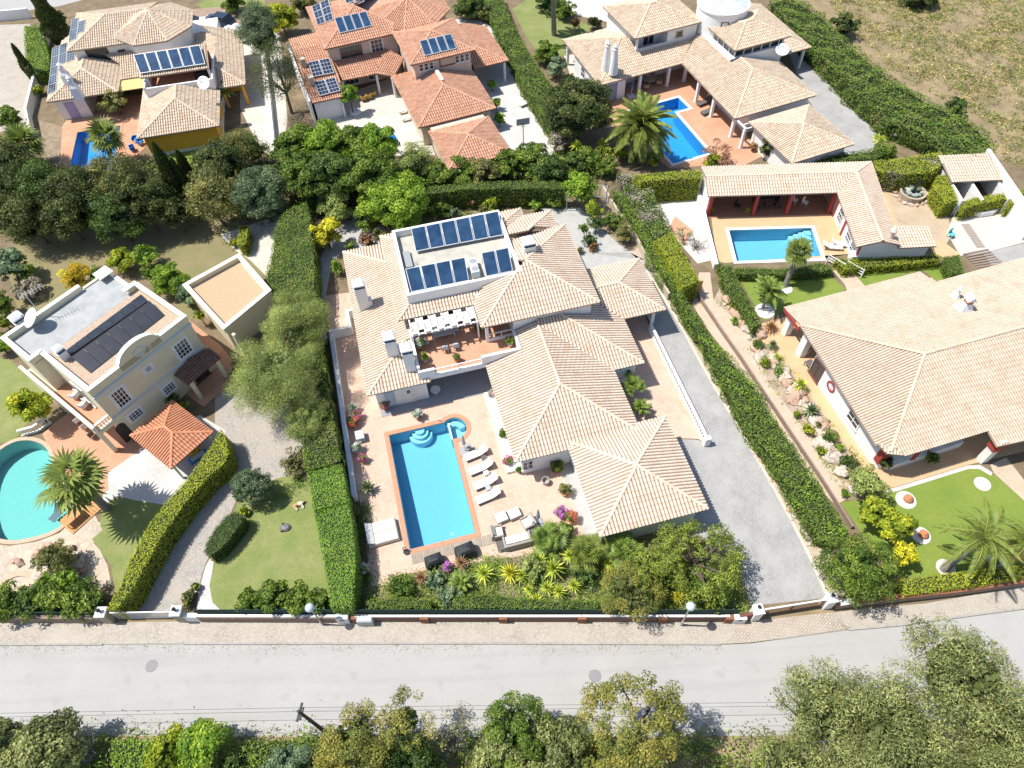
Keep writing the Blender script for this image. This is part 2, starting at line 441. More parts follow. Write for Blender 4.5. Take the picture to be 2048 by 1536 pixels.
class Roof:
 """one tiled roof: faces given as plan polygons in frame F, each with its eave line and pitch"""
 def __init__(s, F, pitch=.32, row=.27, course=.40):
  s.F = F; s.p = pitch; s.row = row; s.course = course
  s.slab = MB(); s.tile = MB(); s.ridge = MB(); s.hw = row * .385
 def face(s, poly, e, d, ze, pitch=None, thick=.14, tiles=True):
  """e: a point (u, v) on the eave; d: downslope direction (du, dv) in plan; ze: height at the eave"""
  p = s.p if pitch is None else pitch
  dl = math.hypot(*d); d = (d[0] / dl, d[1] / dl); q = (-d[1], d[0])
  zf = lambda u, v: ze + p * (-( (u - e[0]) * d[0] + (v - e[1]) * d[1]))
  F = s.F
  pts = [F(u, v, zf(u, v)) for u, v in poly]
  ar = sum(poly[i - 1][0] * poly[i][1] - poly[i][0] * poly[i - 1][1] for i in range(len(poly)))
  if ar < 0: pts = pts[::-1]
  s.slab.slab3(pts, thick)
  if not tiles: return
  # coordinates: S = uphill distance, T = across
  st = [(-(u * d[0] + v * d[1]), u * q[0] + v * q[1]) for u, v in poly]
  t0, t1 = min(t for _, t in st), max(t for _, t in st)
  k0 = math.floor(t0 / s.row)
  rows = clip_rows(st, [(k + .5) * s.row for k in range(k0, math.ceil(t1 / s.row) + 1)])
  hw = s.hw
  prof = [(-hw, 0.0), (-hw * .55, .054), (hw * .55, .054), (hw, 0.0)]
  nz = math.sqrt(1 + p * p)
  s_e = -(e[0] * d[0] + e[1] * d[1])
  for t, a, b in rows:
   if b - a < .08: continue
   x = a - (.06 if abs(a - s_e) < .15 else 0)
   x0 = x
   while x < b - .05:
    y = min(x + s.course + .05, b)
    vs = []
    rr = random.random()
    jt = random.uniform(-.008, .008)
    for S, lift, kk in ((x, .045, 1.0), (y, .012, .82)):
     for dt, h in prof:
      T = t + dt * kk + jt
      u, v = -S * d[0] + T * q[0], -S * d[1] + T * q[1]
      vs.append(F(u, v, zf(u, v) + (h * kk + lift) * nz))
    s.tile.add(vs, [(0, 1, 5, 4), (1, 2, 6, 5), (2, 3, 7, 6), (3, 2, 1, 0)], rr)
    x += s.course
 def ridgeline(s, a, b, r=.14):
  """a, b: world points"""
  a, b = np.array(a), np.array(b)
  L = np.linalg.norm(b - a); n = max(1, int(L / .42)); d = (b - a) / n
  h = np.array([-d[1], d[0], 0]); h /= (np.linalg.norm(h) + 1e-9)
  up = np.cross(d, h); up /= np.linalg.norm(up)
  if up[2] < 0: up = -up
  for i in range(n):
   vs = []
   for k, sc in ((a + d * i, .88), (a + d * (i + 1.08), 1.0)):
    for ang in (0, 45, 90, 135, 180):
     t = math.radians(ang)
     vs.append(tuple(k + r * sc * (math.cos(t) * h + math.sin(t) * up * .75) + up * .03))
   s.ridge.add(vs, [(j, j + 1, j + 6, j + 5) for j in range(4)] + [(9, 8, 7, 6, 5)])
 def hip(s, u0, u1, v0, v1, ze, pitch=None, ends='SNWE', clip=None, ridge_out=True):
  """hip roof over a rectangle; a side not in ends is a gable / open end"""
  p = s.p if pitch is None else pitch
  F = s.F
  W, D = u1 - u0, v1 - v0
  if W <= D:
   h = W / 2; um = (u0 + u1) / 2
   a = v0 + (h if 'S' in ends else 0); b = v1 - (h if 'N' in ends else 0)
   if a > b: a = b = (a + b) / 2
   zr = ze + p * h
   if 'W' in ends: s.face([(u0, v0), (um, a), (um, b), (u0, v1)], (u0, v0), (-1, 0), ze, p)
   if 'E' in ends: s.face([(u1, v0), (u1, v1), (um, b), (um, a)], (u1, v0), (1, 0), ze, p)
   if 'S' in ends: s.face([(u0, v0), (u1, v0), (um, a)], (u0, v0), (0, -1), ze, p)
   if 'N' in ends: s.face([(u0, v1), (um, b), (u1, v1)], (u0, v1), (0, 1), ze, p)
   A, B = F(um, a, zr), F(um, b, zr)
   if b - a > .2: s.ridgeline(A, B)
   if 'S' in ends: s.ridgeline(F(u0, v0, ze), A); s.ridgeline(F(u1, v0, ze), A)
   if 'N' in ends: s.ridgeline(F(u0, v1, ze), B); s.ridgeline(F(u1, v1, ze), B)
  else:
   h = D / 2; vm = (v0 + v1) / 2
   a = u0 + (h if 'W' in ends else 0); b = u1 - (h if 'E' in ends else 0)
   if a > b: a = b = (a + b) / 2
   zr = ze + p * h
   if 'S' in ends: s.face([(u0, v0), (u1, v0), (b, vm), (a, vm)], (u0, v0), (0, -1), ze, p)
   if 'N' in ends: s.face([(u0, v1), (a, vm), (b, vm), (u1, v1)], (u0, v1), (0, 1), ze, p)
   if 'W' in ends: s.face([(u0, v0), (a, vm), (u0, v1)], (u0, v0), (-1, 0), ze, p)
   if 'E' in ends: s.face([(u1, v0), (u1, v1), (b, vm)], (u1, v0), (1, 0), ze, p)
   A, B = F(a, vm, zr), F(b, vm, zr)
   if b - a > .2: s.ridgeline(A, B)
   if 'W' in ends: s.ridgeline(F(u0, v0, ze), A); s.ridgeline(F(u0, v1, ze), A)
   if 'E' in ends: s.ridgeline(F(u1, v0, ze), B); s.ridgeline(F(u1, v1, ze), B)
  return zr
 def build(s, root, mt, under, label=None):
  r = s.slab.build('roof', under, root, label=label)
  if s.tile.f: s.tile.build('roof_tiles', mt, r, kind='stuff')
  if s.ridge.f: s.ridge.build('ridge_tiles', mt, r, kind='stuff')
  return r
def side_map(F, side, c):
 """local (x along the wall, d out of the wall, z) -> world, for a wall line at c"""
 if side == 'S': return lambda x, d, z: F(x, c - d, z)
 if side == 'N': return lambda x, d, z: F(-x, c + d, z)
 if side == 'W': return lambda x, d, z: F(c - d, -x, z)
 return lambda x, d, z: F(c + d, x, z)
class MapF:
 def __init__(s, f): s.f = f
 def __call__(s, u, v, z=0.0): return s.f(u, v, z)
def window(root, F, side, a, c, z0, wd, h, nx=2, ny=2, frame=WHITE, fw=.09, surround=0.0, sill=True, glass=GLASS, name='window'):
 """a: centre along the wall (u for S/N walls, v for W/E walls)"""
 if side in 'NW': a = -a
 M = MapF(side_map(F, side, c))
 mb = MB(); x0, x1, z1 = a - wd / 2, a + wd / 2, z0 + h
 if surround > 0:
  g = surround
  mb.box(M, x0 - g, x0, 0.0, .05, z0 - g, z1 + g); mb.box(M, x1, x1 + g, 0.0, .05, z0 - g, z1 + g)
  mb.box(M, x0, x1, 0.0, .05, z1, z1 + g); mb.box(M, x0, x1, 0.0, .05, z0 - g, z0)
 mb.box(M, x0, x0 + fw, 0.0, .075, z0, z1); mb.box(M, x1 - fw, x1, 0.0, .075, z0, z1)
 mb.box(M, x0 + fw, x1 - fw, 0.0, .075, z0, z0 + fw); mb.box(M, x0 + fw, x1 - fw, 0.0, .075, z1 - fw, z1)
 for i in range(1, nx):
  x = x0 + wd * i / nx; mb.box(M, x - .03, x + .03, .01, .065, z0 + fw, z1 - fw)
 for j in range(1, ny):
  z = z0 + h * j / ny; mb.box(M, x0 + fw, x1 - fw, .012, .06, z - .025, z + .025)
 if sill: mb.box(M, x0 - .08, x1 + .08, .0, .14, z0 - .07, z0 - .001)
 wo = mb.build(name, frame, root)
 g = MB(); g.quad3([M(x0 + fw, .03, z0 + fw), M(x1 - fw, .03, z0 + fw), M(x1 - fw, .03, z1 - fw), M(x0 + fw, .03, z1 - fw)])
 g.build('pane', glass, wo)
 return wo
def door(root, F, side, a, c, z0, wd, h, m, fm=WHITE, pane=None):
 if side in 'NW': a = -a
 M = MapF(side_map(F, side, c))
 mb = MB(); x0, x1, z1 = a - wd / 2, a + wd / 2, z0 + h
 mb.box(M, x0 + .07, x1 - .07, 0.0, .05, z0 + .01, z1 - .07)
 for (pa, pb) in ((.12, .45), (.55, .92)):
  mb.box(M, x0 + .2, x1 - .2, .05, .065, z0 + h * pa, z0 + h * pb)
 d = mb.build('door', m, root)
 fr = MB(); fr.box(M, x0, x0 + .07, 0, .08, z0, z1); fr.box(M, x1 - .07, x1, 0, .08, z0, z1); fr.box(M, x0 + .07, x1 - .07, 0, .08, z1 - .07, z1)
 fr.build('door_frame', fm, d)
 hd = MB(); hd.box(M, x1 - .19, x1 - .13, .05, .12, z0 + .98, z0 + 1.08); hd.build('handle', STEEL, d)
 if pane:
  g = MB(); g.box(M, a - .16, a + .16, .066, .075, z0 + 1.35, z0 + 1.8); g.build('pane', GLASS, d)
 return d
def column(root, F, u, v, z0, z1, r=.17, m=WHITE, square=False):
 mb = MB(); p = F(u, v, 0)
 if square:
  mb.box(F, u - r, u + r, v - r, v + r, z0, z1); mb.box(F, u - r - .05, u + r + .05, v - r - .05, v + r + .05, z0, z0 + .12)
 else:
  mb.lathe((p[0], p[1], 0), [(r * 1.3, z0), (r * 1.3, z0 + .12), (r, z0 + .18), (r * .95, z1 - .2), (r * 1.25, z1 - .12), (r * 1.25, z1)], 12)
 return mb.build('column', m, root)
def lerp3(c, s, t):
 a = [np.array(p) for p in c]     # TL, TR, BR, BL
 top = a[0] * (1 - s) + a[1] * s; bot = a[3] * (1 - s) + a[2] * s
 return top * (1 - t) + bot * t
def panels(name, label, cat, corners, nx, ny, glass=PANELG, frame=ALU, gap=.07, fw=.05, thick=.09, legs=None, group=None, piece='solar_panel', cells=None):
 """corners: world TL, TR, BR, BL; one part per panel, each with its glass"""
 c = [np.array(p) for p in corners]
 base = sum(c) / 4
 root = thing(name, label, cat, (float(base[0]), float(base[1]), float(min(p[2] for p in c))), 0, group)
 nrm = np.cross(c[1] - c[0], c[3] - c[0]); nrm /= np.linalg.norm(nrm)
 if nrm[2] < 0: nrm = -nrm
 W = np.linalg.norm(c[1] - c[0]); H = np.linalg.norm(c[3] - c[0])
 gu, gv = gap / W, gap / H
 for i in range(nx):
  for j in range(ny):
   s0, s1 = i / nx + gu / 2, (i + 1) / nx - gu / 2
   t0, t1 = j / ny + gv / 2, (j + 1) / ny - gv / 2
   q = [lerp3(c, s0, t0), lerp3(c, s1, t0), lerp3(c, s1, t1), lerp3(c, s0, t1)]
   fu, fv = fw / W, fw / H
   qi = [lerp3(c, s0 + fu, t0 + fv), lerp3(c, s1 - fu, t0 + fv), lerp3(c, s1 - fu, t1 - fv), lerp3(c, s0 + fu, t1 - fv)]
   mb = MB()
   top = [tuple(p + nrm * .02) for p in q]; ins = [tuple(p + nrm * .02) for p in qi]; bot = [tuple(p - nrm * thick) for p in q]
   mb.add(top + ins + bot, [(0, 4, 7, 3), (3, 7, 6, 2), (2, 6, 5, 1), (1, 5, 4, 0)] + [(8 + a, 8 + (a + 1) % 4, (a + 1) % 4, a) for a in range(4)] + [(8, 9, 10, 11)])
   po = mb.build(piece, frame, root)
   g = MB()
   if cells:
    cx, cy = cells
    for a in range(cx):
     for b in range(cy):
      e = .012
      u0, u1 = a / cx + e, (a + 1) / cx - e; v0, v1 = b / cy + e, (b + 1) / cy - e
      g.quad3([tuple(lerp3(qi, uu, vv) + nrm * .012) for uu, vv in ((u0, v1), (u1, v1), (u1, v0), (u0, v0))])
    b_ = MB()
   else:
    g.quad3([tuple(p + nrm * .012) for p in qi[::-1]])
   g.build('glass', glass, po)
   if cells:
    b2 = MB(); b2.quad3([tuple(p + nrm * .006) for p in qi[::-1]]); b2.build('backing', ALU, po)
 if legs is not None:
  mb = MB()
  for s in np.linspace(.03, .97, max(3, nx + 1)):
   for t in (.06, .94):
    p = lerp3(c, s, t) - nrm * thick
    if p[2] - legs > .05: mb.tube([(p[0], p[1], legs), tuple(p)], .025, 4)
   a, b = lerp3(c, s, .04) - nrm * thick, lerp3(c, s, .96) - nrm * thick
   mb.tube([tuple(a - nrm * .03), tuple(b - nrm * .03)], .025, 4)
  mb.build('support_rack', STEEL, root)
 return root
def dish(label, p, r=.5, tilt=50, az=200, h=1.0, m=None, z=None):
 """satellite dish on a short mast at world p"""
 root = thing('satellite_dish', label, 'satellite dish', p)
 d = np.array([math.cos(math.radians(az)) * math.cos(math.radians(tilt)), math.sin(math.radians(az)) * math.cos(math.radians(tilt)), math.sin(math.radians(tilt))])
 x = np.cross(d, [0, 0, 1]); x /= np.linalg.norm(x); y = np.cross(x, d)
 c = np.array(p) + np.array([0, 0, h])
 mb = MB(); vs = []; fs = []; n = 20
 R = [(.02, 0), (.5 * r, .06 * r), (.85 * r, .17 * r), (r, .24 * r)]
 for sgn in (0.0, -.03):
  for rr, dz in R:
   for k in range(n):
    t = 2 * math.pi * k / n
    vs.append(tuple(c + d * (dz + sgn) + rr * (math.cos(t) * x + math.sin(t) * y)))
 for o in (0, 4):
  for i in range(3):
   for k in range(n):
    j = (k + 1) % n
    q = ((o + i) * n + k, (o + i) * n + j, (o + i + 1) * n + j, (o + i + 1) * n + k)
    fs.append(q if o == 0 else q[::-1])
 for k in range(n):
  j = (k + 1) % n; fs.append((3 * n + k, 3 * n + j, 7 * n + j, 7 * n + k))
 mb.add(vs, fs); mb.build('reflector', m or mat('dish_paint', (.55, .58, .60), None, rough=.5), root, smooth=True)
 mb = MB(); mb.tube([tuple(p), tuple(c - d * .05)], .04, 6); mb.build('mast', STEEL, root)
 mb = MB(); tip = c + d * r * .95
 for k in (0.5, 2.6, 4.7):
  mb.tube([tuple(c + d * .2 * r + r * .9 * (math.cos(k) * x + math.sin(k) * y)), tuple(tip)], .015, 4)
 mb.tube([tuple(tip - d * .06), tuple(tip + d * .08)], .05, 6); mb.build('receiver_arm', STEEL, root)
 return root
def chimney(root, F, u, v, z0, z1, sx=.42, sy=.42, cap=True, blue=True, name='chimney'):
 """white rendered chimney with a pierced blue-banded cap"""
 mb = MB(); mb.box(F, u - sx, u + sx, v - sy, v + sy, z0, z1 - .55)
 mb.box(F, u - sx - .05, u + sx + .05, v - sy - .05, v + sy + .05, z1 - .62, z1 - .55)
 ch = mb.build(name, WHITE, root)
 k = MB(); e = .06
 for a in np.linspace(-sx + e, sx - e, 4):
  for b in (-sy + e, sy - e): k.box(F, u + a - .035, u + a + .035, v + b - .035, v + b + .035, z1 - .55, z1 - .3)
 for b in np.linspace(-sy + e, sy - e, 4)[1:-1]:
  for a in (-sx + e, sx - e): k.box(F, u + a - .035, u + a + .035, v + b - .035, v + b + .035, z1 - .55, z1 - .3)
 k.box(F, u - sx + .12, u + sx - .12, v - sy + .12, v + sy - .12, z1 - .55, z1 - .3)
 k.build('cap_vent', mat('blue_band', (.16, .24, .36), None), ch)
 c = MB(); c.bbox(F, u - sx - .04, u + sx + .04, v - sy - .04, v + sy + .04, z1 - .3, z1, .18)
 p = F(u, v, z1); c.lathe(p, [(.05, -.01), (.05, .06), (.02, .1)], 6)
 c.build('chimney_cap', WHITE, ch)
 return ch
def balustrade(root, pts, z0, h, m=WHITE, step=.24, rail=.16, r=.05, part=None):
 """turned balusters between a plinth and a hand rail along world xy points"""
 mb = MB()
 mb.ring(pts, rail + .04, z0, z0 + .14, closed=False)
 mb.ring(pts, rail + .06, z0 + h - .12, z0 + h, closed=False)
 mb.build('rail', m, root)
 b = MB()
 for i in range(len(pts) - 1):
  a, c = np.array(pts[i][:2]), np.array(pts[i + 1][:2])
  L = np.linalg.norm(c - a); n = max(1, int(L / step))
  for k in range(n):
   q = a + (c - a) * (k + .5) / n
   b.lathe((q[0], q[1], 0), [(r, z0 + .14), (r * .6, z0 + .2), (r * 1.35, z0 + .14 + (h - .26) * .35), (r * .6, z0 + h - .3), (r, z0 + h - .12)], 6)
 return b.build('balusters', m, root, kind='stuff')
FM = Fr(P(820, 1099), 12.1)          # villa in the middle
F1 = Fr(P(274.2, 278.2), 10.5)       # villa top left
F2 = Fr(P(836.2, 255.8), 18.8)       # orange roofed villa
F3 = Fr(P(1470.7, 237.3), 19.8)      # white villa with tower
F4 = Fr(P(1416, 391), 178.0)         # pool house
F5 = Fr(P(1603, 650.5), 13.8)        # big roof on the right
F6 = Fr(P(0, 678), 51.0)             # yellow house
def arc(F, cu, cv, r, a0, a1, n=12):
 return [F(cu + r * math.cos(math.radians(a0 + (a1 - a0) * i / n)), cv + r * math.sin(math.radians(a0 + (a1 - a0) * i / n))) for i in range(n + 1)]
POOL_M = [FM(0, 0), FM(5.0, 0), FM(5.0, 8.55)] + arc(FM, 5.35, 9.55, 1.06, -70, 128, 14) + [FM(4.7, 10.34), FM(0, 10.34)]
POOL_1 = [F1(-7.2, 3.3), F1(-7.2, -5.2), F1(-2.2, -5.2), F1(-2.2, 3.3)]
POOL_2 = smooth_line(pxs([(690, 262), (740, 250), (785, 262), (800, 285), (790, 305), (740, 300), (700, 305), (668, 290)]), 2, True)
POOL_3 = [F3(-10.7, 6.45), F3(-10.7, -4.3), F3(-6.1, -4.3), F3(-5.75, 4.05), F3(-3.8, 4.05), F3(-3.85, 6.45)]
POOL_4 = [F4(-1.2, 5.45), F4(-9.5, 5.45), F4(-9.4, 9.8), F4(-1.15, 9.85)]
POOL_6 = smooth_line(pxs([(-45, 1000), (-30, 925), (20, 885), (60, 879), (92, 892), (104, 920), (112, 960), (140, 1000), (140, 1030), (118, 1058), (70, 1075), (20, 1083), (-25, 1070)]), 2, True)
POOL_S = smooth_line(pxs([(0, 1185), (10, 1165), (35, 1152), (60, 1155), (75, 1170), (60, 1190), (20, 1200)]), 2, True)
POOLS = [POOL_M, POOL_1, POOL_2, POOL_3, POOL_4, POOL_6, POOL_S]
ROAD_N = pxs([(-900, 1289), (0, 1288.6), (209, 1288), (362, 1287), (540, 1286.3), (1000, 1286), (1449, 1288), (1500, 1285.5), (1562, 1277), (1690, 1259), (1797, 1250), (1868, 1240), (1975, 1225.5), (2048, 1216), (2900, 1080)])
ROAD_S = pxs([(2900, 1330), (2048, 1440), (1800, 1462), (1500, 1470), (1100, 1471), (600, 1471), (0, 1469), (-900, 1472)])
ROAD = ROAD_N + ROAD_S
m_ground = mat('dry_earth', (.33, .245, .15), (.20, .16, .09), .35, .95, bump=.3, bscale=6, detail=8, attr=0)
ground = sheet('ground', [(-900, -300), (900, -300), (900, 1500), (-900, 1500)], 0.0, m_ground, POOLS + [ROAD])
m_road = mat('sun_bleached_asphalt', (.36, .352, .335), (.40, .39, .372), .28, .9, bump=.08, bscale=60, detail=9, lo=.3, hi=.75)
N = m_road.node_tree.nodes; L = m_road.node_tree.links; b = N['Principled BSDF']; src = b.inputs['Base Color'].links[0].from_socket
geo = [n for n in N if n.bl_idname == 'ShaderNodeNewGeometry'][0]
for sc_, lo_, hi_, col_, am in (((.05, 1.3, 1), .5, .72, (.27, .262, .25, 1), .3), ((.9, .9, 1), .60, .72, (.27, .26, .245, 1), .35), ((5, 5, 1), .62, .75, (.24, .23, .22, 1), .35)):
 mp = N.new('ShaderNodeMapping'); mp.inputs['Scale'].default_value = sc_; L.new(geo.outputs['Position'], mp.inputs['Vector'])
 nz = N.new('ShaderNodeTexNoise'); nz.inputs['Scale'].default_value = 1; nz.inputs['Detail'].default_value = 8; L.new(mp.outputs[0], nz.inputs['Vector'])
 mr = N.new('ShaderNodeMapRange'); mr.inputs['From Min'].default_value = lo_; mr.inputs['From Max'].default_value = hi_; mr.inputs['To Max'].default_value = am; L.new(nz.outputs[0], mr.inputs['Value'])
 mx = N.new('ShaderNodeMix'); mx.data_type = 'RGBA'; L.new(src, mx.inputs['A']); mx.inputs['B'].default_value = col_; L.new(mr.outputs[0], mx.inputs['Factor']); src = mx.outputs['Result']
L.new(src, b.inputs['Base Color'])
sheet('road', ROAD, -.12, m_road)
m_kerb = mat('kerb_stone', (.40, .38, .34), (.30, .28, .25), 3, .9)
def kerb(pts):
 mb = MB(); mb.ring(pts, .14, -.16, .014, closed=False); mb.build('kerb', m_kerb, kind='structure')
kerb(pxs([(-900, 1289), (0, 1288.6), (204, 1288)]))
kerb(pxs([(366, 1287), (540, 1286.3), (1000, 1286), (1440, 1287.5)]))
kerb(pxs([(1697, 1258.5), (1797, 1250), (1868, 1240), (1975, 1225.5), (2048, 1216), (2900, 1080)]))
kerb(ROAD_S)
COB_L = cellmat('calcada_pale', (.46, .42, .36), (.36, .32, .27), (.20, .17, .14), 7.5, blotch=(.45, .405, .345))
COB_D = cellmat('calcada_drive', (.43, .41, .37), (.33, .31, .285), (.20, .185, .165), 6.5, blotch=(.42, .36, .30), jw=.09)
COB_G = cellmat('grey_setts', (.37, .365, .355), (.30, .295, .29), (.21, .205, .20), 6.0, brick=(.28, .14, .5), deg=58, jw=.012, blotch=(.40, .395, .38))
COB_P = cellmat('pink_setts', (.47, .41, .345), (.39, .335, .275), (.22, .18, .15), 6.0, brick=(.30, .16, .5), deg=38, jw=.02, blotch=(.45, .385, .315))
TILE_P = cellmat('patio_tile', (.60, .43, .33), (.52, .36, .27), (.42, .31, .24), 6.0, brick=(.33, .33), deg=12.1, jw=.012, blotch=(.62, .47, .37), bscale=.35)
TILE_T = cellmat('terracotta_tile', (.56, .29, .18), (.49, .25, .155), (.38, .22, .15), 6.0, brick=(.33, .33), deg=12.1, jw=.012, blotch=(.60, .35, .23), bscale=.4)
TILE_O = mat('orange_resin_paving', (.60, .40, .235), (.55, .36, .205), .8, .85, bump=.05)
m_gravw = cellmat('white_gravel', (.62, .60, .57), (.48, .46, .44), (.33, .31, .3), 11, jw=.12, blotch=(.60, .58, .55))
m_grav = cellmat('tan_gravel', (.52, .41, .28), (.42, .33, .23), (.28, .22, .16), 9, jw=.12, blotch=(.50, .40, .28))
m_pale = cellmat('pale_paving', (.56, .52, .45), (.50, .46, .40), (.38, .35, .30), 6, brick=(.5, .5), deg=18.8, jw=.015, blotch=(.60, .56, .50))
m_conc = mat('concrete_yard', (.37, .37, .355), (.44, .43, .41), 1.2, .9, bump=.06)
m_sand = mat('sand_path', (.52, .43, .33), (.46, .37, .28), 1.1, .95, bump=.1, bscale=20)
m_soil = mat('garden_soil', (.15, .115, .07), (.23, .175, .11), .8, .95, bump=.4, bscale=9)
m_bed = mat('planting_bed', (.20, .155, .10), (.33, .26, .18), 1.2, .95, bump=.4, bscale=9)
m_rockbed = mat('rockery_soil', (.46, .37, .29), (.34, .26, .19), 1.5, .95, bump=.5, bscale=6)
def grassmat(name, a, b_, c_, scale=.5):
 """mown grass: broad patches and fine blades"""
 mt = mat(name, a, b_, scale, .9, bump=.35, bscale=26, detail=9, lo=.32, hi=.68)
 N = mt.node_tree.nodes; L = mt.node_tree.links
 bs = N['Principled BSDF']; src = bs.inputs['Base Color'].links[0].from_socket
 geo = [n for n in N if n.bl_idname == 'ShaderNodeNewGeometry'][0]
 nz = N.new('ShaderNodeTexNoise'); nz.inputs['Scale'].default_value = 9; nz.inputs['Detail'].default_value = 4
 L.new(geo.outputs['Position'], nz.inputs['Vector'])
 mr = N.new('ShaderNodeMapRange'); mr.inputs['From Min'].default_value = .42; mr.inputs['From Max'].default_value = .72; mr.inputs['To Max'].default_value = .7
 L.new(nz.outputs[0], mr.inputs['Value'])
 mx = N.new('ShaderNodeMix'); mx.data_type = 'RGBA'; L.new(src, mx.inputs['A']); mx.inputs['B'].default_value = _lin(c_)
 L.new(mr.outputs[0], mx.inputs['Factor']); L.new(mx.outputs['Result'], bs.inputs['Base Color'])
 return mt
m_lawn = grassmat('lawn_grass', (.16, .215, .055), (.29, .28, .115), (.12, .18, .045))
m_lawn2 = grassmat('fresh_lawn_grass', (.155, .235, .035), (.23, .275, .055), (.12, .19, .03))
m_dry = grassmat('dry_grass', (.27, .215, .115), (.17, .175, .075), (.24, .20, .10), .45)
S = lambda n, l, z, mm, holes=(): sheet(n, pxs(l), z, mm, holes)
S('garden_soil', [(-300, 1238), (-700, -60), (1500, -60), (1562, 20), (1700, 150), (1860, 215), (1990, 320), (2500, 330), (2600, 1130), (2048, 1196), (1660, 1216), (1490, 1236), (700, 1240)], .004, m_soil, POOLS)
# pavements along the street
S('pavement', [(-900, 1288.5), (0, 1288), (206, 1287.4), (243, 1246), (0, 1243), (-900, 1243)], .010, COB_L)
S('pavement', [(364, 1286.3), (540, 1285.6), (1000, 1285.4), (1440, 1286.8), (1455, 1283), (1466, 1270), (1472, 1243), (1000, 1241), (540, 1242), (355, 1242)], .010, COB_L)
S('pavement', [(1672, 1225), (1676, 1240), (1690, 1252), (1710, 1257), (1797, 1249.3), (1868, 1239.3), (1975, 1224.8), (2048, 1215.3), (2900, 1079), (2900, 1020), (2048, 1172), (1850, 1207), (1700, 1221)], .010, COB_L)
S('driveway_apron', [(206, 1288), (364, 1287), (358, 1243), (243, 1245)], .006, COB_L)
S('driveway_apron', [(1440, 1288), (1500, 1285), (1562, 1277), (1690, 1258.5), (1676, 1240), (1672, 1224), (1500, 1242), (1471, 1244)], .006, COB_P)
mb = MB()
for a, b, c, d in (((204, 1284), (366, 1283), (366, 1288.2), (204, 1289.2)), ((1440, 1284), (1565, 1273), (1565, 1278), (1440, 1289)), ((1565, 1273), (1697, 1254), (1697, 1259.5), (1565, 1278))):
 p = [P(*a, .016), P(*b, .016), P(*c, -.06), P(*d, -.06)]
 mb.slab3(p[::-1], .1)
mb.build('ramp_kerb', mat('ramp_stone', (.46, .44, .40), (.4, .38, .34), 2, .9), kind='structure')
# left property
S('driveway', [(236, 1232), (362, 1232), (372, 1212), (395, 1180), (410, 1130), (455, 1040), (480, 985), (540, 965), (600, 955), (625, 930), (610, 850), (600, 760), (470, 735), (430, 770), (430, 850), (455, 905), (410, 985), (330, 1085), (262, 1190)], .012, COB_D)
S('lawn', [(480, 985), (560, 955), (604, 948), (640, 1010), (668, 1120), (672, 1216), (450, 1224), (425, 1205), (419, 1170), (425, 1140), (445, 1090), (470, 1020)], .016, m_lawn)
S('gravel_strip', [(392, 1228), (398, 1180), (412, 1130), (432, 1100), (425, 1140), (419, 1170), (425, 1205), (450, 1228)], .014, m_gravw)
S('lawn', [(183, 1078), (200, 1050), (206, 1010), (235, 995), (330, 1010), (320, 1060), (262, 1170), (232, 1195), (222, 1130)], .016, m_lawn)
S('gravel_court', [(290, 892), (215, 945), (217, 978), (206, 990), (207, 1035), (175, 1075), (186, 1088), (204, 1052), (212, 1010), (233, 992), (325, 1013), (400, 960), (455, 905), (450, 860), (400, 830), (330, 860)], .012, m_gravw)
S('terracotta_terrace', [(95, 890), (85, 868), (110, 845), (175, 800), (230, 800), (305, 895), (290, 893), (216, 945), (217, 980), (205, 988), (185, 985), (140, 960), (110, 935)], .020, TILE_T, [])
S('terrace_stone', [(-40, 1085), (20, 1092), (75, 1083), (120, 1066), (150, 1035), (190, 1030), (205, 1060), (182, 1080), (200, 1100), (215, 1130), (222, 1165), (200, 1180), (130, 1160), (80, 1160), (60, 1150), (30, 1148), (0, 1165), (-40, 1180)], .018,
  cellmat('crazy_paving', (.56, .46, .35), (.44, .37, .30), (.30, .25, .2), 1.6, jw=.05, blotch=(.52, .45, .36)), [POOL_S])
S('dry_lawn', [(20, 500), (60, 470), (240, 445), (470, 445), (525, 470), (540, 540), (480, 590), (380, 640), (300, 560), (200, 530), (110, 620), (40, 640), (20, 560)], .008, m_dry)
S('lawn', [(-60, 700), (20, 720), (95, 790), (60, 840), (30, 880), (-60, 900)], .012, m_lawn)
S('house_path', [(378, 640), (440, 690), (478, 735), (430, 780), (345, 760), (350, 700)], .016, TILE_T)
S('gravel_path', [(440, 470), (560, 430), (540, 560), (500, 520), (470, 500)], .010, m_pale)
# middle property
S('patio', [(648, 592), (700, 585), (1010, 700), (1150, 600), (1290, 630), (1302, 662), (1410, 886), (1396, 878), (1353, 876), (1210, 900), (1121, 940), (1170, 1070), (1080, 1085), (1060, 1112), (1003, 1116), (860, 1140), (800, 1150), (775, 1172), (742, 1172), (728, 1050)], .016, TILE_P, [POOL_M])
S('driveway', [(1170, 505), (1290, 520), (1300, 655), (1413, 886), (1395, 880), (1353, 878), (1280, 905), (1340, 1080), (1400, 1070), (1480, 1130), (1500, 1212), (1655, 1196), (1605, 1080), (1520, 925), (1420, 762), (1345, 620), (1300, 540), (1260, 505)], .012, COB_G)
m_verge = cellmat('stone_verge', (.50, .42, .32), (.40, .33, .25), (.27, .22, .17), 4.5, jw=.08, blotch=(.48, .40, .30))
S('verge', [(1260, 505), (1300, 540), (1345, 620), (1420, 762), (1520, 925), (1605, 1080), (1655, 1196), (1690, 1190), (1650, 1080), (1595, 1000), (1500, 865), (1450, 765), (1375, 640), (1330, 560), (1285, 480)], .010, m_verge)
VL = smooth_line(pxs([(1291, 540), (1345, 622), (1421, 762), (1520, 926), (1604, 1080), (1640, 1160), (1658, 1200)]), 2)
mb = MB(); mb.ring(VL, .22, 0, .05, closed=False)
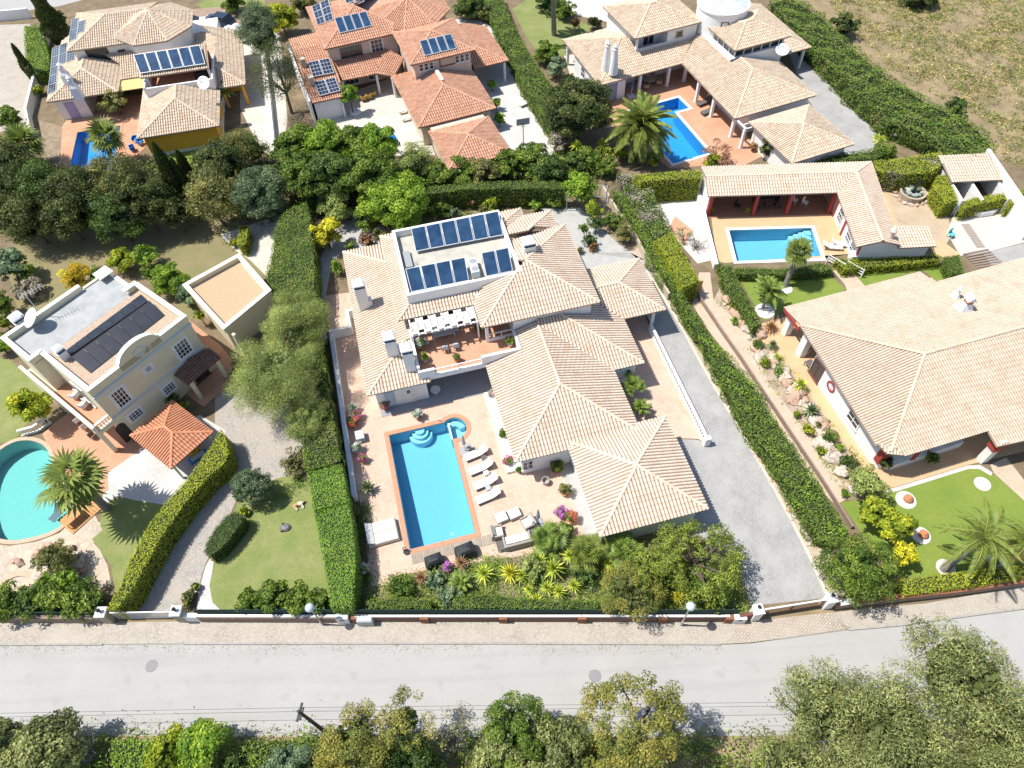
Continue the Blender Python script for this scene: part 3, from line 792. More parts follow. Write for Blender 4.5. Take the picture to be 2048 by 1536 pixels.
mb.build('border_kerb', mat('pale_border', (.60, .55, .46), (.50, .45, .38), 3, .9), kind='structure')
S('concrete_yard', [(1080, 415), (1160, 415), (1200, 455), (1240, 490), (1290, 520), (1240, 540), (1150, 560), (1130, 460)], .010, m_conc)
S('garden_path', [(675, 445), (720, 430), (770, 455), (775, 485), (700, 500), (665, 520), (650, 600), (632, 600), (640, 520)], .010, m_conc)
S('planting_bed', [(1150, 440), (1200, 470), (1265, 500), (1285, 480), (1225, 400), (1150, 395)], .007, m_bed)
S('concrete_strip', [(1121, 940), (1170, 1072), (1205, 1078), (1140, 895)], .018, m_conc)
S('planting_bed', [(742, 1172), (775, 1172), (860, 1140), (1003, 1116), (1060, 1112), (1080, 1085), (1210, 1075), (1400, 1070), (1480, 1130), (1500, 1215), (1480, 1232), (715, 1232), (730, 1180)], .006, m_bed)
S('planting_bed', [(800, 395), (1220, 385), (1160, 420), (1060, 412), (1000, 420), (820, 460), (760, 470), (720, 440)], .006, m_bed)
S('planting_bed', [(560, 1000), (600, 950), (625, 940), (620, 965), (540, 990)], .014, m_bed)
# right property
S('orange_path', [(1500, 660), (1521, 648), (1600, 625), (1700, 790), (1790, 900), (2060, 850), (2060, 900), (1935, 930), (1794, 973), (1770, 978), (1714, 923), (1650, 832), (1607, 776), (1570, 722)], .014, TILE_O)
S('sand_path', [(1398, 545), (1420, 545), (1427, 600), (1464, 633), (1501, 680), (1535, 763), (1588, 832), (1626, 883), (1685, 969), (1690, 1000), (1671, 1010), (1610, 950), (1545, 863), (1490, 780), (1460, 716), (1420, 666), (1385, 610)], .012, m_sand)
S('rockery_bed', [(1427, 600), (1464, 633), (1501, 680), (1535, 763), (1588, 832), (1626, 883), (1685, 969), (1692, 1000), (1740, 990), (1770, 978), (1714, 923), (1650, 832), (1607, 776), (1570, 722), (1515, 655), (1480, 620), (1440, 575)], .008, m_rockbed)
S('lawn', [(1680, 1005), (1720, 1000), (1770, 985), (1796, 981), (1935, 937), (1960, 932), (1985, 947), (2060, 1010), (2060, 1135), (1890, 1150), (1800, 1158), (1740, 1090)], .012, m_lawn2)
S('pebble_border', [(1770, 980), (1794, 974), (1935, 931), (1960, 930), (1985, 945), (1982, 952), (1958, 938), (1937, 938), (1796, 982), (1772, 986)], .016, m_gravw)
S('stone_path', [(1980, 930), (2012, 915), (2060, 975), (2060, 1012), (1988, 947)], .018, cellmat('path_stone', (.55, .43, .32), (.48, .38, .28), (.35, .28, .2), 7, jw=.08, blotch=(.55, .44, .33)))
S('lawn', [(1478, 556), (1560, 549), (1640, 545), (1665, 556), (1692, 578), (1640, 606), (1576, 618), (1530, 642), (1500, 595)], .012, m_lawn2)
S('lawn', [(1712, 552), (1780, 531), (1880, 530), (1908, 552), (1876, 564), (1845, 540), (1730, 572)], .012, m_lawn2)
S('sand_path', [(1665, 540), (1712, 550), (1735, 572), (1695, 585), (1690, 570)], .010, m_sand)
S('pool_terrace', [(1418, 400), (1680, 385), (1692, 430), (1718, 492), (1700, 508), (1450, 526), (1434, 522)], .016, TILE_O, [POOL_4])
S('white_court', [(1300, 397), (1398, 392), (1410, 440), (1424, 520), (1395, 527), (1355, 482), (1330, 445)], .012, mat('white_paving', (.66, .62, .56), (.58, .54, .48), 1.2, .9))
S('clay_diamond', [(1350, 432), (1388, 463), (1368, 492), (1338, 456)], .018, TILE_T)
S('gravel_garden', [(1760, 375), (1872, 365), (1893, 420), (1905, 470), (1880, 505), (1850, 480), (1795, 452)], .010, m_grav)
S('orange_path', [(1757, 375), (1772, 378), (1798, 455), (1792, 462)], .014, TILE_O)
S('orange_path', [(1866, 490), (1882, 480), (1920, 508), (1900, 518), (1872, 510)], .014, TILE_O)
S('concrete_court', [(1908, 428), (2060, 398), (2060, 482), (1966, 506), (1920, 512), (1893, 465)], .012, mat('pale_court', (.50, .45, .40), (.56, .52, .47), .8, .9))
S('gravel_yard', [(1966, 506), (2060, 484), (2060, 518), (1985, 534)], .014, COB_G)
# top right
S('terrace', [(1185, 208), (1240, 162), (1400, 118), (1420, 150), (1485, 260), (1525, 312), (1490, 330), (1400, 332), (1340, 337), (1210, 242)], .016, TILE_T, [POOL_3])
S('grey_lane', [(1560, 60), (1590, 60), (1665, 160), (1709, 190), (1770, 248), (1778, 278), (1740, 305), (1690, 310), (1610, 190)], .012, COB_G)
S('lawn', [(1025, 18), (1060, -5), (1140, 35), (1190, 55), (1145, 80), (1135, 112), (1080, 112), (1050, 70)], .010, m_lawn)
S('pale_path', [(1128, 112), (1150, 108), (1205, 175), (1190, 185), (1140, 150)], .012, m_pale)
S('gravel_yard', [(1125, -10), (1300, -60), (1300, 0), (1220, 45), (1150, 30)], .010, m_gravw)
# top middle
S('pale_patio', [(635, 205), (700, 185), (800, 150), (850, 250), (870, 310), (800, 312), (690, 306), (640, 260)], .014, m_pale, [POOL_2])
S('gravel_lane', [(905, 38), (970, 42), (1000, 78), (1012, 110), (1060, 195), (1100, 255), (1112, 310), (1040, 312), (1000, 290), (960, 200), (940, 100)], .012, m_gravw)
# top left
S('terracotta_terrace', [(125, 252), (165, 195), (290, 190), (290, 295), (240, 345), (118, 348)], .014, TILE_T, [POOL_1])
S('bare_bed', [(78, 240), (128, 255), (118, 345), (90, 340)], .008, m_bed)
S('road', [(-700, -120), (200, -120), (165, 0), (112, 14), (62, 20), (-700, 60)], .008, m_road)
S('pale_yard', [(-700, 70), (60, 48), (98, 140), (60, 250), (30, 262), (-700, 320)], .010, COB_L)
S('driveway', [(360, 95), (400, 55), (480, 40), (560, 70), (575, 240), (560, 320), (520, 300), (480, 215), (480, 120)], .010, m_pale)
S('driveway', [(370, 20), (480, 10), (500, 60), (440, 75), (370, 70)], .012, mat('brown_drive', (.34, .25, .19), (.28, .2, .15), 1, .9))
S('lawn', [(395, 10), (440, -20), (530, -20), (530, 40), (480, 35), (420, 30)], .008, m_lawn)
S('lawn', [(330, 300), (420, 290), (430, 420), (360, 420)], .008, m_lawn2)
def pool(label, outline, dep, floor, tint, coping=None, cw=.36, ch=.05, sub=None):
 c = (sum(p[0] for p in outline) / len(outline), sum(p[1] for p in outline) / len(outline))
 root = thing('swimming_pool', label, 'swimming pool', (c[0], c[1], 0))
 pts = [(p[0], p[1]) for p in outline]
 if sum(pts[i - 1][0] * pts[i][1] - pts[i][0] * pts[i - 1][1] for i in range(len(pts))) < 0: pts = pts[::-1]
 n = len(pts)
 ys = [p[1] for p in pts]; y0, y1 = min(ys), max(ys)
 dz = lambda p: -(dep[0] + (dep[1] - dep[0]) * (1 - (p[1] - y0) / (y1 - y0)))
 mb = MB()
 vs = [(x, y, .02) for x, y in pts] + [(x, y, dz((x, y))) for x, y in pts]
 fs = [((i + 1) % n, i, n + i, n + (i + 1) % n) for i in range(n)]
 tri = tessellate_polygon([[Vector((x, y, 0)) for x, y in pts]])
 for t in tri:
  a, b, cc = t
  k = (pts[b][0] - pts[a][0]) * (pts[cc][1] - pts[a][1]) - (pts[b][1] - pts[a][1]) * (pts[cc][0] - pts[a][0])
  t = t if k > 0 else t[::-1]
  fs.append(tuple(i + n for i in t))
 mb.add(vs, fs); mb.build('basin', floor, root)
 wv = MB(); wv.add([(x, y, -.12) for x, y in pts], [t if (pts[t[1]][0] - pts[t[0]][0]) * (pts[t[2]][1] - pts[t[0]][1]) - (pts[t[1]][1] - pts[t[0]][1]) * (pts[t[2]][0] - pts[t[0]][0]) > 0 else t[::-1] for t in tri])
 wv.build('water', watermat('water_' + sub, tint), root)
 if coping is not None:
  L, Rr = offset_line(pts, 2 * cw, True)
  # pts counter-clockwise: the right side is outside
  mb = MB()
  vs = [(x, y, ch) for x, y in pts] + [(x, y, ch) for x, y in Rr] + [(x, y, 0) for x, y in Rr] + [(x, y, -.04) for x, y in pts]
  fs = []
  for i in range(n):
   j = (i + 1) % n
   fs += [(i, n + i, n + j, j), (n + i, 2 * n + i, 2 * n + j, n + j), (3 * n + i, i, j, 3 * n + j)]
  mb.add(vs, fs); mb.build('coping', coping, root)
 return root
m_floorA = mat('pool_mosaic', (.34, .60, .73), (.28, .55, .69), 9, .6, detail=3)
m_floorB = mat('deep_blue_mosaic', (.09, .41, .72), (.07, .36, .66), 7, .6, detail=3)
m_floorT = mat('aqua_pool_liner', (.38, .58, .57), (.32, .53, .53), 7, .6, detail=3)
CP = mat('terracotta_coping', (.50, .28, .17), (.44, .24, .15), 3, .85)
CW = mat('white_coping', (.74, .73, .70), None)
pm = pool('rectangular pale blue pool with rounded spa end in the middle garden', POOL_M, (1.35, 1.9), m_floorA, (.62, .87, .97), CP, .38, sub='a')
# steps and spa wall
st = MB()
for k, (r, zt) in enumerate(((.98, -.75), (.7, -.45), (.4, -.2))):
 pp = [FM(2.55 + r * math.cos(t), 10.30 - r * math.sin(t)) for t in np.linspace(0.02, math.pi - .02, 14)]
 st.prism(pp, -1.85, zt)
st.build('steps', mat('pool_step_mosaic', (.55, .78, .84), None), pm)
sp = MB(); sp.box(FM, 4.93, 5.07, 8.6, 10.25, -1.8, -.06); sp.prism([FM(5.35 + .98 * math.cos(t), 9.55 + .98 * math.sin(t)) for t in np.linspace(0.2, 2.2, 12)] + [FM(5.35 + .5 * math.cos(t), 9.55 + .5 * math.sin(t)) for t in np.linspace(2.2, .2, 12)], -1.4, -.4)
sp.box(FM, 5.08, 6.3, 8.75, 10.2, -1.38, -.9)
sp.build('spa_wall', mat('pool_step_mosaic', (.5, .7, .8), None), pm)
lt = MB(); lt.lathe(FM(3.3, 1.2, -1.83), [(.16, 0), (.14, .03)], 10); lt.build('drain', WHITE, pm)
pool('deep blue rectangular pool beside the ochre walled villa', POOL_1, (1.3, 1.8), m_floorB, (.55, .86, 1), TILE_T, .3, sub='b')
pool('blue free form pool half hidden behind trees by the orange roofed villa', POOL_2, (1.2, 1.5), m_floorB, (.55, .86, 1), CW, .3, sub='b')
p3_ = pool('bright blue pool with white coping beside the white tower villa', POOL_3, (1.3, 1.7), m_floorB, (.55, .88, 1), CW, .34, sub='b')
p4_ = pool('pale blue pool with white coping in front of the red trimmed pool house', POOL_4, (1.5, 1.2), m_floorA, (.62, .87, .97), CW, .34, sub='a')
st = MB()
for r, zt in ((2.0, -.85), (1.55, -.62), (1.1, -.4), (.65, -.2)):
 pp = [F4(-9.35, 5.6)] + [F4(-9.35 + r * math.cos(t), 5.6 + r * math.sin(t)) for t in np.linspace(0, math.pi / 2, 10)]
 st.prism(pp, -1.5, zt)
st.build('steps', mat('pool_step_mosaic', (.55, .78, .84), None), p4_)
p6_ = pool('turquoise kidney shaped pool beside the yellow house', POOL_6, (1.5, 1.2), m_floorT, (.62, .92, .90), mat('stone_coping', (.54, .40, .28), (.46, .34, .25), 2), .34, sub='t')
pool('small stone rimmed pond half covered by shrubs', POOL_S, (.7, .7), mat('pond_floor', (.12, .25, .22), None), (.6, .85, .8), mat('stone_coping', (.54, .40, .28), None), .4, .12, sub='t')
# timber deck slats south of the middle pool
dk = thing('pool_deck_strip', 'strip of weathered grey timber slats along the near end of the middle pool', 'decking', FM(3.4, -.8, 0))
sl = None
for i in range(42):
 u = -.02 + i * .172
 mb = MB(); mb.bbox(FM, u, u + .145, -1.22 + random.uniform(-.02, .02), -.42, .017, .05 + random.uniform(0, .008), .01)
 mb.build('slat', WOOD, dk)
def proj(p):
 d = np.array(p, float) - np.array([0, 0, CAM_H])
 return 1024 + FPX * float(d @ _R) / float(d @ _F), 768 - FPX * float(d @ _U) / float(d @ _F)
V = thing('villa', 'white villa with pale hip roofs, flat solar roof and terrace by the loungers', 'house', FM(9, 14, 0))
def wall(root, F, u0, u1, v0, v1, z0, z1, m=WHITE, name='wall'):
 mb = MB(); mb.box(F, u0, u1, v0, v1, z0, z1); return mb.build(name, m, root)
def part(root, name, m, *boxes, F=None, label=None):
 mb = MB()
 for b in boxes: mb.box(F, *b)
 return mb.build(name, m, root, label=label)
wall(V, FM, -.35, 3.95, 13.15, 29.5, 0, 2.98)
wall(V, FM, 3.95, 9.7, 16.6, 26.9, 0, 2.94)
mb = MB(); mb.box(FM, 4.0, 13.85, 18.9, 27.1, 2.94, 6.12)
mb.build('wall', WHITE, V)
mb = MB(); mb.box(FM, 4.25, 13.6, 19.15, 26.85, 6.12, 6.16); mb.build('flat_roof', CONCW, V)
PAR = [FM(4.13, 19.03), FM(13.72, 19.03), FM(13.72, 26.97), FM(4.13, 26.97)]
mb = MB(); mb.ring(PAR, .26, 6.12, 6.85); mb.build('parapet', WHITE, V)
mb = MB(); mb.box(FM, 4.5, 5.1, 22.6, 24.6, 6.16, 6.45); mb.box(FM, 5.2, 5.6, 22.9, 23.3, 6.16, 6.2); mb.build('roof_hatch', STEEL, V)
wall(V, FM, 9.7, 18.6, 3.9, 16.6, 0, 2.98)
wall(V, FM, 18.6, 21.3, 10.1, 20.5, 0, 2.98)
wall(V, FM, 13.85, 18.9, 16.6, 24.2, 0, 5.72)
wall(V, FM, 12.1, 13.85, 15.25, 18.9, 2.98, 5.72)
wall(V, FM, 13.85, 18.9, 15.25, 16.6, 2.98, 5.72)
wall(V, FM, 9.7, 12.1, 17.0, 18.9, 2.98, 5.72)
wall(V, FM, 13.85, 15.8, 24.2, 27.7, 0, 5.4)
wall(V, FM, 15.8, 18.3, 24.2, 26.5, 0, 5.6)
wall(V, FM, 13.75, 21.0, -3.5, 3.9, 0, 2.95)
wall(V, FM, 18.6, 18.9, 3.9, 4.5, 0, 2.9)
# terrace
part(V, 'terrace_slab', WHITE, (3.5, 9.35, 12.95, 16.6, 2.78, 3.06), (9.35, 12.2, 13.3, 16.98, 2.98, 3.06), (3.96, 9.69, 16.6, 18.89, 2.945, 3.06), F=FM)
part(V, 'terrace_floor', TILE_T, (3.72, 9.35, 13.2, 17.0, 3.06, 3.09), (9.35, 11.98, 13.45, 16.98, 3.062, 3.092), (3.97, 9.35, 17.0, 18.88, 3.06, 3.09), F=FM)
part(V, 'terrace_parapet', WHITE, (3.5, 4.85, 12.96, 13.19, 3.06, 4.02), F=FM)
part(V, 'terrace_parapet', WHITE, (8.8, 12.21, 13.05, 13.3, 2.99, 4.05), (11.98, 12.2, 13.31, 15.24, 3.06, 4.05), F=FM)
part(V, 'terrace_parapet', WHITE, (3.48, 3.71, 13.2, 18.85, 3.0, 4.35), F=FM)
part(V, 'handrail', WHITE, (4.85, 8.8, 13.02, 13.1, 3.86, 3.94), (4.85, 8.8, 12.96, 13.18, 3.06, 3.3), (6.8, 6.88, 13.02, 13.1, 3.3, 3.86), F=FM)
part(V, 'pillar', WHITE, (9.7, 9.95, 15.25, 15.5, 3.09, 5.7), F=FM)
part(V, 'loggia_rail', WHITE, (9.95, 12.08, 15.3, 15.38, 3.98, 4.06), (9.95, 12.08, 15.28, 15.4, 3.09, 3.45), (11.0, 11.06, 15.31, 15.37, 3.45, 3.98), F=FM)
# covered porch below the terrace, floor strip
part(V, 'porch_floor', mat('grey_tile', (.30, .31, .33), None), (3.3, 9.65, 12.3, 16.6, .02, .06), (-.3, 3.3, 12.3, 13.15, .02, .06), F=FM)
part(V, 'plinth', WHITE, (8.55, 9.69, 4.2, 12.2, 0, .32), F=FM)
part(V, 'gutter', WHITE, (9.7, 13.7, 3.78, 3.9, 2.6, 2.75), F=FM)
# roofs -------------------------------------------------------------
r = Roof(FM, .32)
r.face([(-.9, 12.65), (2.9, 16.45), (3.46, 16.45), (3.46, 17.7), (3.9, 17.7), (3.9, 25.15), (-.9, 29.95)], (-.9, 12.65), (-1, 0), 2.95)
r.face([(-.9, 12.65), (4.35, 12.65), (4.35, 12.95), (3.47, 12.95), (3.47, 16.45), (2.9, 16.45)], (-.9, 12.65), (0, -1), 2.95)
r.face([(-.9, 29.95), (3.9, 25.15), (3.9, 29.95)], (-.9, 29.95), (0, 1), 2.95)
z = 2.95 + .32 * 3.8
r.ridgeline(FM(-.9, 12.65, 2.95), FM(2.9, 16.45, z)); r.ridgeline(FM(-.9, 29.95, 2.95), FM(2.9, 26.15, z))
r.build(V, TILE_PALE, UNDER)
r = Roof(FM, .32)
r.face([(2.85, 17.7), (4.0, 18.85), (4.0, 27.15), (2.85, 28.3)], (2.85, 20), (-1, 0), 5.42)
r.face([(2.85, 17.7), (9.35, 17.7), (10.5, 18.88), (4.02, 18.88)], (2.85, 17.7), (0, -1), 5.42)
r.face([(2.85, 28.3), (4.0, 27.15), (13.9, 27.15), (13.9, 26.0), (16.2, 28.3)], (2.85, 28.3), (0, 1), 5.42)
r.face([(16.2, 28.3), (13.9, 26.0), (13.9, 23.4), (16.2, 25.6)], (16.2, 28.3), (1, 0), 5.42)
r.face([(16.0, 27.0), (18.75, 27.0), (15.7, 23.95), (13.9, 23.95), (13.9, 25.0)], (16, 27), (0, 1), 5.6)
r.face([(18.75, 27.0), (18.75, 24.55), (16.3, 24.55), (15.7, 23.95)], (18.75, 27), (1, 0), 5.6)
r.ridgeline(FM(2.85, 17.7, 5.42), FM(4.0, 18.85, 5.79)); r.ridgeline(FM(2.85, 28.3, 5.42), FM(4, 27.15, 5.79))
r.ridgeline(FM(16.2, 28.3, 5.42), FM(13.9, 26, 6.16)); r.ridgeline(FM(18.75, 27, 5.6), FM(15.7, 23.95, 6.58))
r.build(V, TILE_PALE, UNDER)
r = Roof(FM, .32)
r.face([(9.3, 14.8), (13.4, 18.88), (10.48, 18.88), (9.3, 17.7)], (9.3, 14.8), (-1, 0), 5.7)
r.face([(9.3, 14.8), (19.45, 14.8), (14.4, 19.85), (13.87, 19.3), (13.87, 18.88), (13.4, 18.88)], (9.3, 14.8), (0, -1), 5.7)
r.face([(19.45, 24.7), (14.4, 19.65), (13.87, 19.9), (13.87, 24.7)], (19.45, 24.7), (0, 1), 5.7)
r.face([(19.45, 14.8), (19.45, 24.7), (14.4, 19.75)], (19.45, 14.8), (1, 0), 5.7)
ap = FM(14.4, 19.75, 7.3)
r.ridgeline(FM(9.3, 14.8, 5.7), FM(13.4, 18.9, 7.0)); r.ridgeline(FM(19.45, 14.8, 5.7), ap); r.ridgeline(FM(19.45, 24.7, 5.7), ap)
r.build(V, TILE_PALE, UNDER)
r = Roof(FM, .32)      # long roof towards the pool
r.face([(9.1, 3.42), (14.1, 8.42), (14.1, 15.22), (12.25, 15.22), (12.25, 13.03), (9.1, 13.03)], (9.1, 3.42), (-1, 0), 3.0)
r.face([(9.1, 3.42), (19.1, 3.42), (14.1, 8.42)], (9.1, 3.42), (0, -1), 3.0)
r.face([(19.1, 3.42), (19.1, 9.65), (14.1, 14.65), (14.1, 8.42)], (19.1, 3.42), (1, 0), 3.0)
r.face([(19.1, 9.65), (21.75, 9.65), (16.2, 15.22), (14.1, 15.22), (14.1, 14.65)], (19.1, 9.65), (0, -1), 3.0)
r.face([(21.75, 9.65), (21.75, 14.65), (18.92, 17.5), (18.92, 15.22), (16.2, 15.22)], (21.75, 9.65), (1, 0), 3.0)
for a, b in (((9.1, 3.42, 3), (14.1, 8.42, 4.6)), ((19.1, 3.42, 3), (14.1, 8.42, 4.6)), ((14.1, 8.42, 4.6), (14.1, 14.65, 4.6)), ((21.75, 9.65, 3), (16.2, 15.2, 4.78))):
 r.ridgeline(FM(*a), FM(*b))
r.build(V, TILE_PALE, UNDER)
r = Roof(FM, .32)      # roof over the drive
r.face([(21.75, 14.65), (25.65, 14.65), (22.4, 17.9), (18.92, 17.9), (18.92, 17.5)], (21.75, 14.65), (0, -1), 3.0)
r.face([(25.65, 14.65), (25.65, 21.2), (22.4, 17.93)], (25.65, 14.65), (1, 0), 3.0)
r.face([(25.65, 21.2), (22.4, 17.93), (18.92, 17.93), (18.92, 21.2)], (25.65, 21.2), (0, 1), 3.0)
r.ridgeline(FM(25.65, 14.65, 3), FM(22.4, 17.93, 4.05)); r.ridgeline(FM(25.65, 21.2, 3), FM(22.4, 17.93, 4.05)); r.ridgeline(FM(18.95, 17.93, 4.05), FM(22.4, 17.93, 4.05))
r.build(V, TILE_PALE, UNDER)
r = Roof(FM, .32); r.hip(13.35, 21.5, -3.95, 4.25, 2.97); r.build(V, TILE_PALE, UNDER)
column(V, FM, 24.85, 15.2, 0, 2.95); column(V, FM, 25.2, 20.6, 0, 2.95, .16)
part(V, 'drive_wall', WHITE, (25.1, 25.35, 15.9, 20.3, 0, 2.9), F=FM)
chimney(V, FM, .22, 22.1, 2.9, 6.5, .46, .46); chimney(V, FM, 1.84, 15.8, 3.2, 6.25, .46, .46); chimney(V, FM, 3.0, 14.2, 2.9, 6.25, .44, .44)
chimney(V, FM, 15.1, 21.3, 6.2, 8.15, .5, .5)
part(V, 'chimney_step', WHITE, (.68, .95, 21.7, 22.3, 2.9, 4.2), (2.31, 2.5, 15.6, 16.1, 3.2, 4.4), F=FM)
# openings
door(V, FM, 'S', 2.35, 13.15, .06, 1.0, 2.2, WHITE, pane=True)
door(V, FM, 'S', .75, 13.15, .06, .85, 2.1, mat('pale_blue_door', (.40, .50, .58), None), mat('pale_blue_frame', (.45, .55, .62), None))
window(V, FM, 'S', 5.3, 16.6, .1, 1.7, 2.2, 2, 1); window(V, FM, 'S', 8.0, 16.6, .1, 1.9, 2.2, 3, 1)
window(V, FM, 'S', 10.9, 17.0, 3.2, 1.7, 2.1, 2, 2)
window(V, FM, 'S', 5.4, 18.9, 3.15, 1.5, 2.1, 2, 1); window(V, FM, 'S', 7.7, 18.9, 3.15, 1.5, 2.1, 2, 1)
door(V, FM, 'S', 19.75, 10.1, .06, .9, 2.1, WHITE); window(V, FM, 'S', 20.65, 10.1, .9, .5, 1.2, 1, 2)
window(V, FM, 'S', 10.2, 3.9, .7, .9, 1.2, 2, 2); window(V, FM, 'E', 12.5, 21.3, .8, 1.4, 1.2, 2, 2); window(V, FM, 'E', 6.5, 18.6, .8, 1.6, 1.3, 2, 2)
window(V, FM, 'W', 20, -.35, .8, 1.4, 1.3, 2, 2); window(V, FM, 'W', 26, -.35, .8, 1.4, 1.3, 2, 2); window(V, FM, 'W', 10.0, 9.7, .6, 1.8, 1.9, 2, 1); window(V, FM, 'W', 6.5, 9.7, .6, 1.8, 1.9, 2, 1)
window(V, FM, 'E', 18, 18.9, 3.7, 1.3, 1.2, 2, 2); window(V, FM, 'E', 22, 18.9, 3.7, 1.3, 1.2, 2, 2)
# pergola with cloth shades
pg = thing('pergola', 'white timber pergola with cream cloth shades over the roof terrace table', 'pergola', FM(6.4, 17, 3.09))
for i in range(11):
 u = 3.72 + i * .545
 mb = MB(); mb.box(FM, u - .05, u + .05, 15.75, 18.85, 5.22, 5.36); mb.build('rafter', WHITE, pg)
part(pg, 'beam', WHITE, (3.6, 9.3, 15.95, 16.07, 5.08, 5.215), F=FM)
for u in (3.62, 9.2): part(pg, 'post', WHITE, (u - .07, u + .07, 15.94, 16.08, 3.09, 5.07), F=FM)
for i in range(10):
 u0 = 3.80 + i * .545; v0 = 15.95 if i % 2 == 0 else 16.3
 mb = MB(); n = 6
 vs = []
 for k in range(n + 1):
  vv = v0 + 1.3 * k / n; zz = 5.33 - .13 * math.sin(math.pi * k / n) ** 2
  vs += [FM(u0, vv, zz), FM(u0 + .43, vv, zz + .02)]
 mb.add(vs, [(2 * k, 2 * k + 1, 2 * k + 3, 2 * k + 2) for k in range(n)]); mb.build('shade_cloth', FABC, pg, smooth=True)
# solar collectors on the flat roof
panels('solar_collectors', 'row of six blue solar collectors along the back of the flat roof', 'solar panels', [FM(5.65, 26.35, 7.35), FM(13.7, 26.4, 7.35), FM(13.55, 24.05, 6.5), FM(5.6, 24.2, 6.5)], 6, 1, legs=6.17)
panels('solar_collectors', 'row of four blue solar collectors at the front of the flat roof', 'solar panels', [FM(4.35, 21.55, 7.35), FM(9.55, 21.5, 7.35), FM(9.4, 19.45, 6.5), FM(4.4, 19.5, 6.5)], 4, 1, legs=6.17)
panels('solar_collectors', 'pair of blue solar collectors at the front right of the flat roof', 'solar panels', [FM(10.95, 21.6, 7.35), FM(13.4, 21.6, 7.35), FM(13.25, 19.5, 6.5), FM(10.85, 19.5, 6.5)], 2, 1, legs=6.17)
ac = thing('air_conditioner', 'white air conditioner box between the solar collectors on the flat roof', 'air conditioner', FM(10.0, 20.9, 6.17))
mb = MB(); mb.bbox(FM, 9.75, 10.45, 19.9, 21.7, 6.19, 6.95, .05); mb.build('casing', mat('ac_paint', (.62, .68, .66), None), ac)
mb = MB(); mb.lathe(FM(10.1, 20.3, 6.951), [(.3, 0), (.3, .02), (.05, .03)], 14); mb.lathe(FM(10.1, 21.2, 6.951), [(.3, 0), (.3, .02), (.05, .03)], 14); mb.build('fan_grille', STEEL, ac)
# low west wall and the balustrade along the drive
lw = thing('garden_wall', 'long white garden wall along the left side of the middle villa patio', 'wall', FM(-3.35, 16, 0))
part(lw, 'wall_panel', WHITE, (-3.5, -3.22, 5.0, 22.0, 0, .95), (-3.5, -3.2, 22.0, 22.3, 0, 1.1), (-3.19, -1.5, 22.02, 22.28, 0, 1.1), (-1.78, -1.5, 22.29, 24.3, 0, 1.1), (-1.49, -.95, 24.02, 24.28, 0, 1.1), F=FM)
part(lw, 'coping', mat('pale_blue_coping', (.55, .62, .70), (.74, .74, .74), 4, .8), (-3.54, -3.18, 5.0, 21.95, .95, 1.0), F=FM)
bl = thing('balustrade', 'white lattice balustrade between the patio and the grey driveway', 'balustrade', FM(24.75, 9, 0))
balustrade(bl, [FM(24.72, 15.0), FM(24.74, 2.75)], 0, .95, step=.3)
part(bl, 'end_post', WHITE, (24.5, 24.98, 2.35, 2.74, 0, 1.05), F=FM)
def plane_px(F, e, d, ze, p, px, up=0.0):
 """point on the roof plane (eave point e, downslope d, eave height ze, pitch p) seen at pixel px"""
 dl = math.hypot(*d); d = (d[0] / dl, d[1] / dl)
 z0 = ze + 2
 for _ in range(30):
  q = P(px[0], px[1], z0); u, v = F.inv(q)
  z0 = .5 * z0 + .5 * (ze - p * ((u - e[0]) * d[0] + (v - e[1]) * d[1]))
 q = P(px[0], px[1], z0)
 return (q[0], q[1], q[2] + up)
def Zm(o, s): return lambda x, y: (o[0] + x * s, o[1] + y * s)
z1 = Zm((0, 0), .26367); z2 = Zm((500, 0), .26367); z3 = Zm((1000, 0), .26367); z4 = Zm((1500, 0), .26758)
z5 = Zm((0, 380), .26367); z6 = Zm((500, 380), .26367); z7 = Zm((1000, 380), .26367); z8 = Zm((1500, 300), .26758)
y1 = Zm((0, 760), .26367); y2 = Zm((500, 760), .26367); y3 = Zm((1000, 760), .26367); y4 = Zm((1500, 680), .26758)
x1 = Zm((0, 1130), .2643); x2 = Zm((500, 1130), .2643); x3 = Zm((1000, 1130), .2643); x4 = Zm((1500, 1080), .2969)
def octo(r, F, cu, cv, R, ze, pitch, a0=22.5, n=8):
 """a pyramid roof over a regular polygon"""
 pts = [(cu + R * math.cos(math.radians(a0 + 360 * k / n)), cv + R * math.sin(math.radians(a0 + 360 * k / n))) for k in range(n)]
 ap = R * math.cos(math.pi / n)
 for k in range(n):
  a, b = pts[k], pts[(k + 1) % n]
  m = ((a[0] + b[0]) / 2 - cu, (a[1] + b[1]) / 2 - cv)
  r.face([a, b, (cu, cv)], a, m, ze, pitch)
  r.ridgeline(F(a[0], a[1], ze), F(cu, cv, ze + pitch * ap), .12)
 return ze + pitch * ap
def poly_wall(root, pts, z0, z1, m, name='wall'):
 mb = MB(); mb.prism(pts, z0, z1); return mb.build(name, m, root)
A = thing('villa', 'sand tiled villa with ochre garden wall and blue pool', 'house', F1(2, 8, 0))
r = Roof(F1, .32)
r.face([(1.6, -4.5), (6.1, 0), (6.1, 2.86), (2.62, 2.86), (2.62, 8), (1.6, 8)], (1.6, -4.5), (-1, 0), 2.8)
r.face([(1.6, -4.5), (10.6, -4.5), (6.1, 0)], (1.6, -4.5), (0, -1), 2.8)
r.face([(10.6, -4.5), (10.6, 2.86), (6.1, 2.86), (6.1, 0)], (10.6, -4.5), (1, 0), 2.8)
for a, b in (((1.6, -4.5, 2.8), (6.1, 0, 4.24)), ((10.6, -4.5, 2.8), (6.1, 0, 4.24)), ((6.1, 0, 4.24), (6.1, 2.85, 4.24))): r.ridgeline(F1(*a), F1(*b))
r.build(A, TILE_SAND, UNDER)
